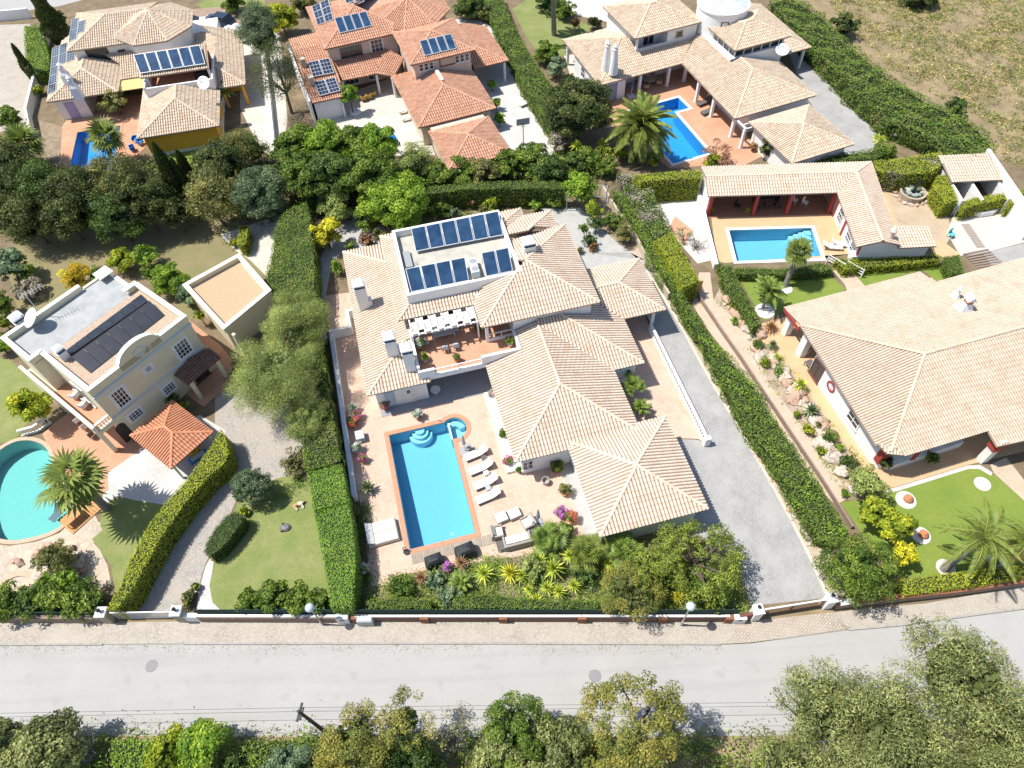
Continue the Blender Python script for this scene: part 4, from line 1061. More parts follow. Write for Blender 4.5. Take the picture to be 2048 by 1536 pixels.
wall(A, F1, 2.1, 10.1, -4.0, 2.86, .35, 2.78, YELLOW); wall(A, F1, 2.05, 10.15, -4.05, 2.8, 0, .35, WHITE, 'plinth')
r = Roof(F1, .32)
r.face([(-9.6, 5.95), (-5.5, 10.05), (-5.5, 14.4), (-6.3, 14.4), (-6.3, 21), (-9.9, 20.6)], (-9.6, 6), (-1, 0), 2.8)
r.face([(-9.6, 5.95), (-1.4, 5.95), (-5.5, 10.05)], (-9.6, 5.95), (0, -1), 2.8)
r.face([(-1.4, 5.95), (-1.4, 12.7), (-5.5, 12.7), (-5.5, 10.05)], (-1.4, 6), (1, 0), 2.8)
r.face([(-1.4, 8.6), (2.6, 8.6), (2.6, 12.7), (-3, 12.7), (-1.4, 11)], (0, 8.6), (0, -1), 2.8, .3)
for a, b in (((-9.6, 5.95, 2.8), (-5.5, 10.05, 4.11)), ((-1.4, 5.95, 2.8), (-5.5, 10.05, 4.11)), ((-5.5, 10.05, 4.11), (-5.5, 12.6, 4.11))): r.ridgeline(F1(*a), F1(*b))
r.build(A, TILE_SAND, UNDER)
wall(A, F1, -9.1, -5.7, 6.4, 12, 0, 2.78); wall(A, F1, -9.1, 2.1, 12, 20.5, 0, 2.78)
wall(A, F1, 2.1, 10.2, 2.87, 20, 0, 3.15)
wall(A, F1, -6.4, 0.0, 12.8, 21.2, 2.78, 5.25)
r = Roof(F1, .32); r.hip(-6.9, 3.2, 12.3, 21.8, 5.2, ends='SNW'); r.build(A, TILE_SAND, UNDER)
poly_wall(A, [F1(3.2 + 4.6 * math.cos(math.radians(22.5 + 45 * k)), 15.6 + 4.6 * math.sin(math.radians(22.5 + 45 * k))) for k in range(8)], 0, 5.5, WHITE)
r = Roof(F1, .32); octo(r, F1, 3.2, 15.6, 5.2, 5.5, .34); r.build(A, TILE_SAND, UNDER)
# balcony under the collectors
part(A, 'balcony_parapet', WHITE, (2.62, 10.3, 2.87, 3.07, 3.15, 4.3), (2.4, 2.61, 2.87, 8.5, 3.15, 4.45), (10.1, 10.3, 3.08, 8.5, 3.15, 4.3), F=F1)
part(A, 'balcony_floor', TILE_T, (2.62, 10.09, 3.08, 7.2, 3.15, 3.19), F=F1)
wall(A, F1, 2.62, 10.1, 7.2, 7.5, 3.15, 5.3, mat('terracotta_render', (.40, .20, .11), (.36, .18, .10), 1))
for u in (2.8, 9.9): part(A, 'post', WHITE, (u - .14, u + .14, 4.35, 4.65, 3.19, 5.0), F=F1)
r = Roof(F1, .3); r.face([(2.2, 4.2), (10.1, 4.2), (10.1, 7.8), (2.2, 7.8)], (2.2, 4.2), (0, -1), 4.95); r.build(A, TILE_SAND, UNDER)
part(A, 'deckchair_shade', DARKM, (7.8, 9.6, 5.6, 6.4, 3.19, 3.75), F=F1)
r = Roof(F1, .32)
r.face([(10.4, 3.3), (13.6, 3.3), (10.4, 6.5)], (10.4, 3.3), (0, -1), 2.8)
r.face([(13.6, 3.3), (13.3, 15.8), (8.6, 15.8), (10.4, 13.5), (10.4, 6.5)], (13.6, 3.3), (1, 0), 2.8)
r.face([(7.4, 15.9), (8.6, 15.8), (10.4, 13.5), (10.4, 9), (7.8, 9)], (7.4, 12), (-1, 0), 3.4, .15)
r.ridgeline(F1(13.6, 3.3, 2.8), F1(10.4, 6.5, 3.82)); r.build(A, TILE_SAND, UNDER)
wall(A, F1, 10.2, 12.4, 7, 15.3, 0, 2.78, YELLOW)
for u in (10.7, 13.1): column(A, F1, u, 3.75, 0, 2.78, .15, OCHRE, True)
window(A, F1, 'S', -3.8, 12.8, 3.0, 2.6, 1.9, 2, 1, frame=mat('brown_frame', (.14, .09, .06), None)); window(A, F1, 'S', -1.0, 12.8, 3.5, .9, .8, 2, 2, frame=BROWN)  # large first window: its dark pane stands in for a shaded, open loggia recess
door(A, F1, 'S', -7.6, 6.4, .05, 1.1, 2.1, mat('lilac_door', (.38, .38, .58), None), mat('lilac_door', (.38, .38, .58), None))
window(A, F1, 'S', -3, 12, .2, 2.0, 2.1, 2, 1); window(A, F1, 'E', -1, 10.1, .9, 1.2, 1.1, 2, 2); window(A, F1, 'W', 15, -9.1, .9, 1.2, 1.1, 2, 2)
part(A, 'reed_screen', mat('reed_screen', (.62, .50, .22), (.52, .42, .18), 12, .9), (-1.35, 1.55, 6.2, 8.55, 2.62, 2.7), F=F1)
for k in range(2):
 px = ((158, 193), (140, 167))[k]; b = P(px[0], px[1], 3.4)
 mb = MB(); n = 4
 vs = []
 for q, zz in ((.5, 3.2), (.42, 4.6), (.24, 5.0), (.22, 5.5)):
  for du, dv in ((-1, -1), (1, -1), (1, 1), (-1, 1)):
   vs.append((b[0] + (du * F1.c - dv * F1.s) * q, b[1] + (du * F1.s + dv * F1.c) * q, zz))
 fs = [(i * 4 + j, i * 4 + (j + 1) % 4, i * 4 + 4 + (j + 1) % 4, i * 4 + 4 + j) for i in range(3) for j in range(4)] + [(12, 13, 14, 15)]
 mb.add(vs, fs)
 ch = mb.build('chimney', WHITE, A)
 mb = MB(); mb.lathe((b[0], b[1], 5.5), [(.14, 0), (.14, .3), (.3, .32), (.02, .6)], 8); mb.build('cowl', WHITE, ch)
panels('solar_collectors', 'six blue solar collectors above the balcony of the sand tiled villa, top left', 'solar panels', [F1(1.8, 7.0, 6.35), F1(9.5, 7.0, 6.35), F1(9.85, 4.45, 5.35), F1(2.35, 4.45, 5.35)], 6, 1)
WA = ((-6.9, 12.3), (-1, 0), 5.2, .32); WB = ((-9.6, 5.95), (-1, 0), 2.8, .32)
pp = lambda pl, l: [plane_px(F1, *pl, q, .16) for q in l]
panels('photovoltaic_panels', 'taller pair of dark photovoltaic panels on the sand tiled upper roof', 'solar panels', pp(WA, [z1(548, 158), z1(602, 140), z1(588, 300), z1(523, 328)]), 1, 2, PVG, cells=(3, 5))
panels('photovoltaic_panels', 'shorter dark photovoltaic panel beside the taller pair on the sand tiled upper roof', 'solar panels', pp(WA, [z1(603, 174), z1(657, 156), z1(642, 245), z1(588, 266)]), 1, 1, PVG, cells=(3, 5))
panels('photovoltaic_panels', 'block of four photovoltaic panels at the top of the lower roof, sand tiled villa', 'solar panels', pp(WB, [z1(400, 374), z1(516, 330), z1(508, 480), z1(388, 522)]), 2, 2, PVG, cells=(3, 4))
panels('photovoltaic_panels', 'single photovoltaic panel right of the block of four on the lower roof', 'solar panels', pp(WB, [z1(515, 402), z1(578, 392), z1(570, 460), z1(510, 480)]), 1, 1, PVG, cells=(3, 4))
panels('photovoltaic_panels', 'column of three photovoltaic panels along the left eave of the sand tiled villa', 'solar panels', pp(WB, [z1(388, 525), z1(446, 503), z1(430, 700), z1(364, 726)]), 1, 3, PVG, cells=(3, 4))
dish('white satellite dish at the balcony corner of the sand tiled villa', P(416, 184, 4.3), .75, 42, 258, 1.1, WHITE)
B = thing('villa', 'pink walled villa with orange clay tile roofs and an octagonal turret', 'house', F2(2, 8, 0))
r = Roof(F2, .32)
r.face([(-.8, -4.1), (3.8, .5), (3.8, 3.7), (1.5, 3.7), (1.5, 6), (-.8, 7.2)], (-.8, -4), (-1, 0), 2.8)
r.face([(-.8, -4.1), (8.4, -4.1), (3.8, .5)], (-.8, -4.1), (0, -1), 2.8)
r.face([(8.4, -4.1), (8.6, 4.2), (3.8, 4.2), (3.8, .5)], (8.4, -4), (1, 0), 2.8)
for a, b in (((-.8, -4.1, 2.8), (3.8, .5, 4.27)), ((8.4, -4.1, 2.8), (3.8, .5, 4.27)), ((3.8, .5, 4.27), (3.8, 3.7, 4.27))): r.ridgeline(F2(*a), F2(*b))
r.build(B, TILE_RED, UNDER_RED)
wall(B, F2, -.3, 7.9, -3.6, 4.1, 0, 2.78, BUFF)
r = Roof(F2, .32); r.hip(.1, 7.2, -12.2, -4.9, 2.55, .3); r.build(B, TILE_RED, UNDER_RED)
wall(B, F2, .5, 6.8, -11.8, -3.6, 0, 2.53, BUFF)
wall(B, F2, 1.5, 8.4, 4.1, 11, 0, 5.68, PINK)
r = Roof(F2, .32); r.hip(1.0, 8.9, 3.6, 11.5, 5.65); r.build(B, TILE_RED, UNDER_RED)
for u0 in (2.0, 6.4):
 for k in range(3): window(B, F2, 'S', u0 + .3 + k * .62, 4.1, 4.35, .55, .9, 1, 2, fw=.07)
poly_wall(B, [F2(4.3 + 4.5 * math.cos(math.radians(22.5 + 45 * k)), 15.4 + 4.5 * math.sin(math.radians(22.5 + 45 * k))) for k in range(8)], 0, 5.85, PINK)
r = Roof(F2, .32); octo(r, F2, 4.3, 15.4, 5.1, 5.85, .32); r.build(B, TILE_RED, UNDER_RED)
F2t = Fr(F2(4.3, 15.4), 18.8 - 45); window(B, F2t, 'S', .1, -4.16, 3.1, 1.9, 2.5, 3, 4, surround=.12)
wall(B, F2, -7.0, 1.5, 11.7, 21.6, 0, 5.65, PINK)
r = Roof(F2, .32); r.hip(-7.4, 3.0, 11.2, 22, 5.6, ends='SNW'); r.build(B, TILE_RED, UNDER_RED)
window(B, F2, 'S', -4.3, 11.7, 3.3, 2.9, 1.9, 1, 1, frame=PINK, sill=False); window(B, F2, 'S', -1.1, 11.7, 3.6, 1.5, 1.6, 3, 3, surround=.12)  # first one is an open loggia, its inner shade put into a dark pane
r = Roof(F2, .2)
r.face([(-11.0, 5.5), (-7.2, 5.4), (-6.7, 8.9), (-7.0, 14.5), (-10.8, 14.5)], (-11, 5.5), (0, -1), 2.8)
r.face([(-10.8, 14.5), (-7.0, 14.5), (-7, 19.2), (-10.7, 19)], (-11, 19), (0, 1), 3.7)
r.build(B, TILE_RED, UNDER_RED)
wall(B, F2, -10.6, -7.4, 5.9, 18.5, 0, 2.75, WHITE)
part(B, 'gable_parapet', WHITE, (-11.15, -10.9, 5.4, 19, 0, 3.2), F=F2)
part(B, 'chimney', PINK, (-10.5, -9.9, 11.2, 11.8, 3.5, 5.0), (-10.3, -9.7, 8.0, 8.6, 3.0, 4.4), F=F2)
r = Roof(F2, .3)
r.face([(-6.6, 8.7), (-2.3, 8.5), (-.2, 11.68), (-6.6, 11.68)], (-6.6, 8.7), (0, -1), 2.8)
r.face([(-2.3, 8.5), (-.5, 6.9), (1.45, 8.9), (-.2, 11.68)], (-2.3, 8.5), (-1, -1.05), 2.8)
r.build(B, TILE_RED, UNDER_RED)
column(B, F2, -2.3, 8.8, 0, 2.72); column(B, F2, -6.5, 9.0, 0, 2.72); column(B, F2, -.7, 7.2, 0, 2.6); column(B, F2, -7.4, 5.7, 0, 2.7, .12)
window(B, F2, 'S', -5, 11.7, .3, 1.8, 2, 3, 3); window(B, F2, 'S', -2.2, 11.7, .3, 1.4, 2, 2, 3)
r = Roof(F2, .3)
r.face([(8.95, 4.6), (13.3, 4.6), (8.95, 8.95)], (9, 4.6), (0, -1), 2.8)
r.face([(13.3, 4.6), (13.6, 13.4), (11.2, 13.9), (8.95, 13.2), (8.95, 8.95)], (13.3, 4.6), (1, 0), 2.8)
r.ridgeline(F2(13.3, 4.6, 2.8), F2(8.95, 8.95, 4.1)); r.build(B, TILE_RED, UNDER_RED)
column(B, F2, 12.9, 5.0, 0, 2.75); column(B, F2, 13.1, 12.6, 0, 2.8)
part(B, 'waste_pipe', BROWN, (4.6, 6.6, 4.0, 4.1, 4.3, 4.4), (4.55, 4.65, 4.0, 4.1, 4.4, 5.2), F=F2)
part(B, 'wall_cap', WHITE, (3.72, 4.1, 1.2, 3.6, 4.28, 4.5), F=F2)
pp = lambda pl, l, up=.2: [plane_px(F2, *pl, q, up) for q in l]
SA = ((1.0, 3.6), (0, -1), 5.65, .32); SB = ((-7.4, 11.2), (0, -1), 5.6, .32); WB2 = ((-7.4, 11.2), (-1, 0), 5.6, .32); SL = ((-11, 5.5), (0, -1), 2.8, .2)
panels('solar_collectors', 'four blue solar collectors on the right upper roof of the orange roofed villa', 'solar panels', pp(SA, [z2(1283, 322), z2(1528, 266), z2(1572, 380), z2(1325, 438)]), 4, 1)
panels('solar_collectors', 'four blue solar collectors on the left upper roof of the orange roofed villa', 'solar panels', pp(SB, [z2(640, 148), z2(885, 95), z2(930, 208), z2(682, 266)]), 4, 1)
panels('photovoltaic_panels', 'six dark photovoltaic panels at the top left eave of the orange roof', 'solar panels', pp(WB2, [z2(468, 62), z2(598, 2), z2(638, 160), z2(512, 205)]), 2, 3, PVG, cells=(2, 2))
panels('photovoltaic_panels', 'photovoltaic panels on the orange roof at the very top edge', 'solar panels', [P(*z2(715, -5), 7.4), P(*z2(830, -40), 7.4), P(*z2(870, 8), 7.0), P(*z2(745, 62), 7.0)], 2, 2, PVG, cells=(2, 2))
panels('photovoltaic_panels', 'pair of photovoltaic panels higher up the low left roof of the orange villa', 'solar panels', pp(SL, [z2(442, 488), z2(606, 455), z2(646, 570), z2(480, 602)], .3), 2, 1, PVG, cells=(3, 4))
panels('photovoltaic_panels', 'pair of photovoltaic panels at the lower edge of the low left orange roof', 'solar panels', pp(SL, [z2(488, 640), z2(650, 600), z2(692, 706), z2(530, 746)], .3), 2, 1, PVG, cells=(3, 4))
C3 = thing('villa', 'white villa with pale tile roofs and a round tower capped in glass', 'house', F3(0, 8, 0))
r = Roof(F3, .32)
r.face([(-13.5, 8.8), (-8, 14.3), (-13.2, 19.8)], (-13.5, 9), (-1, 0), 2.8)
r.face([(-13.5, 8.8), (-2.6, 8.8), (.6, 11.7), (-7, 11.7), (-7, 14.3), (-8, 14.3)], (-13.5, 8.8), (0, -1), 2.8)
r.face([(-13.2, 19.8), (-8, 14.3), (-7, 14.3), (-7, 19.8)], (-13, 19.8), (0, 1), 2.8)
r.ridgeline(F3(-13.5, 8.8, 2.8), F3(-8, 14.3, 4.56)); r.ridgeline(F3(-13.2, 19.8, 2.8), F3(-8, 14.3, 4.56)); r.build(C3, TILE_SAND, UNDER)
wall(C3, F3, -13, -9.7, 9.3, 16.5, 0, 2.78); wall(C3, F3, -9.7, 2, 11.9, 19, 0, 2.78)
for u in (-7.8, -3.9, -1.5): column(C3, F3, u, 9.25, 0, 2.78, .16, WHITE, True)
column(C3, F3, -12.9, 18.7, 0, 2.78, .15, WHITE, True)
r = Roof(F3, .32)
r.face([(-2.9, -3.3), (2.45, 2.05), (2.45, 4.6), (1.3, 4.6), (1.3, 12), (-2.6, 8.8)], (-2.9, -3), (-1, 0), 2.8)
r.face([(-2.9, -3.3), (7.8, -3.3), (2.45, 2.05)], (-2.9, -3.3), (0, -1), 2.8)
r.face([(7.8, -3.3), (8.3, 4.6), (2.45, 4.6), (2.45, 2.05)], (7.8, -3), (1, 0), 2.8)
for a, b in (((-2.9, -3.3, 2.8), (2.45, 2.05, 4.5)), ((7.8, -3.3, 2.8), (2.45, 2.05, 4.5)), ((2.45, 2.05, 4.5), (2.45, 4.6, 4.5))): r.ridgeline(F3(*a), F3(*b))
r.build(C3, TILE_SAND, UNDER)
wall(C3, F3, -.6, 7.3, -2.8, 5.2, 0, 2.78); wall(C3, F3, 1.3, 8.9, 5.2, 11.9, 0, 4.3)
for v in (4.9, 1.5, -2.7): column(C3, F3, -2.4, v, 0, 2.78, .16, WHITE, True)
column(C3, F3, -2.5, -4.9, 0, 2.3, .15, WHITE, True)
part(C3, 'pergola_beam', WHITE, (-2.5, .6, -4.2, -4.08, 2.3, 2.42), (-2.5, .6, -4.95, -4.83, 2.3, 2.42), (-2.6, -2.4, -5, -2.8, 2.43, 2.55), F=F3)
r = Roof(F3, .32); r.hip(1.6, 9.3, 4.8, 11.5, 5.4); r.build(C3, TILE_SAND, UNDER)
for u in (2.1, 3.3, 4.5, 5.7, 6.9, 8.1): part(C3, 'mullion', WHITE, (u - .05, u + .05, 5.25, 5.35, 4.3, 5.4), F=F3)
for v in (6.4, 7.6, 8.8, 10): part(C3, 'mullion', WHITE, (2.0, 2.1, v - .05, v + .05, 4.3, 5.4), F=F3)
part(C3, 'window_band', GLASS, (2.12, 8.6, 5.37, 5.45, 4.3, 5.38), (2.12, 2.2, 5.46, 11, 4.3, 5.38), F=F3)
wall(C3, F3, 8.62, 8.85, 5.3, 5.5, 4.3, 5.4)
part(C3, 'balcony_parapet', WHITE, (1.3, 8.95, 4.95, 5.18, 2.9, 4.35), F=F3)
r = Roof(F3, .32); r.hip(-7.7, 1.4, 11.6, 20, 5.65); r.build(C3, TILE_SAND, UNDER)
wall(C3, F3, -7.2, -6.0, 13.6, 19.5, 2.78, 5.63); wall(C3, F3, -6.0, 1, 13.6, 19.5, 2.78, 5.63); wall(C3, F3, -3.0, 1, 11.95, 13.6, 2.78, 5.63)
part(C3, 'balcony_parapet', WHITE, (-7.2, -3.0, 11.95, 12.12, 2.78, 4.0), (-7.2, -7.02, 12.13, 13.6, 2.78, 4.0), F=F3)
part(C3, 'balcony_floor', TILE_T, (-7.02, -3.0, 12.12, 13.6, 3.0, 3.1), F=F3)
column(C3, F3, -7.05, 12.1, 4.0, 5.63, .12, WHITE, True)
window(C3, F3, 'S', -4.6, 13.6, 3.2, 1.6, 2.0, 2, 1); window(C3, F3, 'S', -1.4, 11.95, 4.3, .9, .7, 1, 2, frame=mat('sand_frame', (.42, .34, .22), None)); window(C3, F3, 'W', 14, -13, .8, 1.0, 1.4, 2, 2)
tw = F3(4.2, 12.0); mb = MB(); mb.lathe((tw[0], tw[1], 0), [(3.0, 0), (3.0, 7.0), (3.12, 7.0), (3.12, 7.18), (2.9, 7.18)], 40); mb.build('tower', WHITE, C3, smooth=False)
dg = MB(); nn = 24
vs = [(tw[0], tw[1], 7.75)] + [(tw[0] + 2.9 * math.cos(2 * math.pi * k / nn), tw[1] + 2.9 * math.sin(2 * math.pi * k / nn), 7.2) for k in range(nn)]
dg.add(vs, [(0, 1 + k, 1 + (k + 1) % nn) for k in range(nn)])
dm = dg.build('glass_dome', mat('translucent_dome', (.42, .46, .45), (.56, .60, .58), 1.5, .3, spec=.5), C3)
rb = MB()
for k in range(nn): rb.tube([vs[0], vs[1 + k]], .03, 4)
rb.build('dome_rib', ALU, dm, kind='stuff')
F3t = Fr(tw, 19.8 - 25); window(C3, F3t, 'S', 0, -2.95, 3.9, .9, 2.4, 1, 1, frame=BROWN, sill=False)
r = Roof(F3, .3)
r.face([(8.9, 5.3), (13.3, 5.3), (8.9, 9.7)], (9, 5.3), (0, -1), 2.8)
r.face([(13.3, 5.3), (14.0, 17), (6, 17), (8.9, 13), (8.9, 9.7)], (13.3, 5.3), (1, .0), 2.8)
r.ridgeline(F3(13.3, 5.3, 2.8), F3(8.9, 9.7, 4.1)); r.build(C3, TILE_SAND, UNDER)
column(C3, F3, 12.8, 5.8, 0, 2.75, .14, WHITE, True); wall(C3, F3, 8.9, 11.5, 10, 16, 0, 2.78)
r = Roof(F3, .3); r.hip(-1.7, 6.1, -12.2, -4.3, 2.65); r.build(C3, TILE_SAND, UNDER)
wall(C3, F3, -1.2, 5.6, -11.7, -4.8, 0, 2.63)
for px in (z3(805, 490), z3(862, 515)):
 b = P(px[0], px[1], 4.0); mb = MB()
 mb.lathe((b[0], b[1], 0), [(.55, 3.3), (.5, 4.2), (.3, 6.2), (.34, 6.22), (.34, 6.3), (.24, 6.32), (.22, 6.6), (.3, 6.62), (.02, 7.0)], 14)
 mb.build('chimney', WHITE, C3, smooth=False)
door(C3, F3, 'S', -11.4, 9.3, .05, 1.2, 2.1, mat('slate_blue_door', (.26, .31, .40), None), mat('slate_blue_door', (.26, .31, .40), None))
window(C3, F3, 'S', -6, 11.9, .4, 1.8, 1.9, 2, 1); window(C3, F3, 'S', -3, 11.9, .4, 1.6, 1.9, 2, 1)
dish('grey satellite dish on the carport corner of the tower villa', P(1560, 117, 3.4), .8, 62, 250, 1.0)
D = thing('pool_house', 'L shaped pool house with pale tile roof and red trimmed porch posts', 'pool house', F4(-8, 3, 0))
r = Roof(F4, .27)
r.face([(1.15, 3.6), (-11.6, 3.6), (-13.95, 1.3), (1.15, 1.3)], (1, 3.6), (0, 1), 2.9)
r.face([(1.15, -1), (1.15, 1.3), (-13.95, 1.3), (-16.3, -1)], (1, -1), (0, -1), 2.9)
r.face([(-11.6, 3.6), (-11.3, 11.2), (-13.5, 11.2), (-13.95, 1.3)], (-11.5, 5), (1, .03), 2.9)
r.face([(-16.3, -1), (-13.95, 1.3), (-13.5, 11.2), (-15.3, 11.2)], (-16.3, -1), (-1, .08), 2.9)
r.ridgeline(F4(1.15, 1.3, 3.52), F4(-13.95, 1.3, 3.52)); r.ridgeline(F4(-13.95, 1.3, 3.52), F4(-13.5, 11.2, 3.5)); r.ridgeline(F4(-16.3, -1, 2.9), F4(-13.95, 1.3, 3.52))
r.build(D, TILE_PALE, UNDER)
r = Roof(F4, .08); r.face([(-15.5, 8.4), (-18.8, 8.6), (-18.9, 11.1), (-15.35, 11.2)], (-15, 11.2), (0, 1), 2.5); r.build(D, TILE_PALE, UNDER)
wall(D, F4, -15.5, .9, -.6, -.35, 0, 2.9); wall(D, F4, .55, .85, -.34, 3.1, 0, 2.9)
wall(D, F4, -15.0, -12.1, 2.2, 10.8, 0, 2.9); wall(D, F4, -18.5, -15.01, 8.9, 10.75, 0, 2.5)
mb = MB(); mb.add([F4(-11.9, 10.85, 2.75), F4(-15.1, 10.85, 2.75), F4(-13.5, 10.85, 3.4), F4(-11.9, 10.8, 2.75), F4(-15.1, 10.8, 2.75), F4(-13.5, 10.8, 3.4)], [(0, 2, 1), (3, 4, 5), (0, 3, 5, 2), (1, 2, 5, 4), (0, 1, 4, 3)]); mb.build('gable', WHITE, D)
part(D, 'porch_floor', mat('dark_terracotta', (.38, .18, .11), (.33, .16, .10), 1), (-12.05, .5, -.3, 3.5, .02, .05), F=F4)
for u in (.6, -4.0, -7.4, -11.7): part(D, 'post', REDTRIM, (u - .16, u + .16, 3.05, 3.37, 0, 2.86), F=F4)
part(D, 'fascia', REDTRIM, (-11.6, .9, 3.38, 3.45, 2.62, 2.88), F=F4)
part(D, 'corner_trim', REDTRIM, (-12.09, -12.0, 3.6, 3.9, 0, 2.8), F=F4); part(D, 'corner_trim', REDTRIM, (-12.09, -12.0, 6.4, 6.7, 0, 2.8), F=F4); part(D, 'corner_trim', REDTRIM, (-12.09, -12.02, 10.5, 10.8, 0, 2.8), F=F4)
for v in (5.2, 8.1, 9.6): window(D, F4, 'E', v, -12.1, .5, 1.2, 1.9, 3, 4, fw=.1)
part(D, 'low_wall', WHITE, (-12.6, -11.7, 10.0, 10.85, 0, 1.2), F=F4)
part(D, 'side_wall', WHITE, (.95, 1.35, -.3, 10.9, 0, .75), F=F4)
mb = MB(); mb.lathe(F4(-14.6, 10.4, 3.1), [(.25, 0), (.25, .7), (.32, .72), (.32, .85), (.05, 1.1)], 8); mb.build('chimney', mat('pinkish_render', (.62, .50, .46), None), D)
E5 = thing('bungalow', 'bungalow with a very large pale tile hip roof and red trim', 'house', F5(10, -8, 0))
p5 = .24
r = Roof(F5, p5, row=.225)
r.face([(-2.4, .35), (11.3, .5), (11.4, -1.25), (21, -1.0), (34, -1.0), (34, -8.85), (4.1, -8.85), (-2.4, -2.2)], (-2.4, .35), (0, 1), 2.8)
r.face([(-2.5, -2.2), (4.1, -8.85), (-2.0, -14.95), (-2.95, -14.3)], (-2.5, -2.2), (-1, -.03), 3.35)
r.face([(4.1, -8.85), (34, -8.85), (34, -18), (8, -17.15), (5.6, -17.0), (5.6, -15.7), (-1.5, -15.75), (-2.0, -14.95)], (-1.5, -15.75), (0, -1), 3.3)
r.face([(-2.0, -14.95), (-2.95, -14.3), (-2.65, -15.2), (-1.5, -15.75)], (-2.6, -15.2), (-.5, -.85), 3.3)
r.ridgeline(F5(-2.5, -2.2, 3.4), F5(4.1, -8.85, 4.98)); r.ridgeline(F5(-2.4, -15.2, 3.4), F5(4.1, -8.85, 4.98)); r.ridgeline(F5(4.1, -8.85, 4.98), F5(34, -8.85, 4.98))
r.build(E5, TILE_BIG, UNDER)
wall(E5, F5, -2.1, 34, -14.2, -4.8, 0, 3.15)
wall(E5, F5, 1.0, 34, -4.8, -1.8, 0, 2.9)
mb = MB(); mb.prism([F5(-2.1, -14.2), F5(-1.9, -14.9), F5(-.9, -15.3), F5(5.4, -15.1), F5(5.4, -14.2)], 0, .8); mb.build('parapet', WHITE, E5)
part(E5, 'corner_pillar', WHITE, (-2.12, -1.5, -14.8, -14.21, .8, 3.2), F=F5); part(E5, 'pillar_trim', REDTRIM, (-2.16, -1.46, -14.86, -14.81, .8, 3.1), (-2.16, -2.125, -14.8, -14.3, .8, 3.1), F=F5)
part(E5, 'corner_pillar', WHITE, (.5, .95, -15.2, -14.21, .8, 3.2), F=F5); part(E5, 'pillar_trim', REDTRIM, (.48, .97, -15.26, -15.21, .6, 3.2), F=F5)
part(E5, 'porch_pillar', WHITE, (6.0, 6.6, -16.9, -16.3, 0, 3.1), F=F5); part(E5, 'pillar_trim', REDTRIM, (5.95, 6.65, -16.98, -16.91, 1.9, 3.1), (5.92, 5.99, -16.9, -16.2, 1.9, 3.1), F=F5)
part(E5, 'porch_pillar', WHITE, (-2.1, -1.5, -.7, -.1, 0, 2.85), F=F5); part(E5, 'porch_pillar', WHITE, (-2.1, -1.5, -3.3, -2.6, 0, 3.1), F=F5)
part(E5, 'fascia', REDTRIM, (-2.48, -2.41, -2.2, .3, 2.55, 2.9), F=F5)
window(E5, F5, 'W', -11.0, -2.1, .9, 1.5, 1.1, 2, 2, fw=.1); part(E5, 'lintel', REDTRIM, (-2.2, -2.11, -11.9, -10.1, 2.1, 2.25), F=F5)
window(E5, F5, 'W', -5.6, -2.1, .2, 1.4, 2.0, 2, 1, frame=BROWN)
for u, w_ in ((2.6, 1.2), (4.4, 1.4), (9, 2.2), (13, 2.2)): window(E5, F5, 'S', u, -14.2, .8, w_, 1.6, 2, 1)
rw = MB(); n = 24; M = MapF(side_map(F5, 'W', -2.1))
vs = []
for rad in (.52, .34):
 for d_ in (0, .06):
  for k in range(n): vs.append(M(7.63 + rad * math.cos(2 * math.pi * k / n), d_, 1.5 + rad * math.sin(2 * math.pi * k / n)))
fs = []
for k in range(n):
 j = (k + 1) % n
 fs += [(k, j, n + j, n + k), (n + k, n + j, 3 * n + j, 3 * n + k), (3 * n + k, 3 * n + j, 2 * n + j, 2 * n + k)]
rw.add(vs, fs); rwo = rw.build('round_window', REDTRIM, E5)
g = MB(); g.add([M(7.63 + .34 * math.cos(2 * math.pi * k / n), .02, 1.5 + .34 * math.sin(2 * math.pi * k / n)) for k in range(n)], [tuple(range(n))[::-1]]); g.build('pane', mat('pale_pane', (.5, .55, .58), None, rough=.1), rwo)
g = MB(); g.box(M, 7.61, 7.65, .021, .05, 1.17, 1.83); g.box(M, 7.3, 7.96, .021, .05, 1.48, 1.52); g.build('glazing_bar', WHITE, rwo)
# chimneys
b = P(*z8(1600, 1180), 4.3)
mb = MB(); q = [(.75, 3.6), (.3, 5.0)]
vs = [(b[0] + du * s_, b[1] + dv * s_, zz) for s_, zz in q for du, dv in ((-1, -1), (1, -1), (1, 1), (-1, 1))]
mb.add(vs, [(j, (j + 1) % 4, 4 + (j + 1) % 4, 4 + j) for j in range(4)] + [(4, 5, 6, 7)]); ch = mb.build('chimney', WHITE, E5)
mb = MB(); mb.box(Fr((b[0], b[1]), 14), -.28, .28, -.28, .28, 5.0, 5.4); mb.build('brick_course', TERRA, ch)
mb = MB(); mb.add([(b[0] - .4, b[1] - .4, 5.4), (b[0] + .4, b[1] - .4, 5.4), (b[0] + .4, b[1] + .4, 5.4), (b[0] - .4, b[1] + .4, 5.4), (b[0], b[1] - .4, 5.9), (b[0], b[1] + .4, 5.9)], [(0, 1, 4), (2, 3, 5), (0, 4, 5, 3), (1, 2, 5, 4), (3, 2, 1, 0)]); mb.build('chimney_cap', WHITE, ch)
b = P(*z8(1545, 1075), 4.2); mb = MB(); mb.lathe((b[0], b[1], 3.9), [(.4, 0), (.16, .7), (.16, .9), (.26, .92), (.02, 1.25)], 8); mb.build('roof_vent', WHITE, E5)
Y = thing('yellow_house', 'cream yellow flat roofed house with curved gable parapet and black roof panels', 'house', F6(5, -14, 0))
wall(Y, F6, -.5, 9.3, -13.0, -9.1, 0, 6.45, CREAM); wall(Y, F6, .45, 9.7, -19.6, -13.0, 0, 6.45, CREAM)
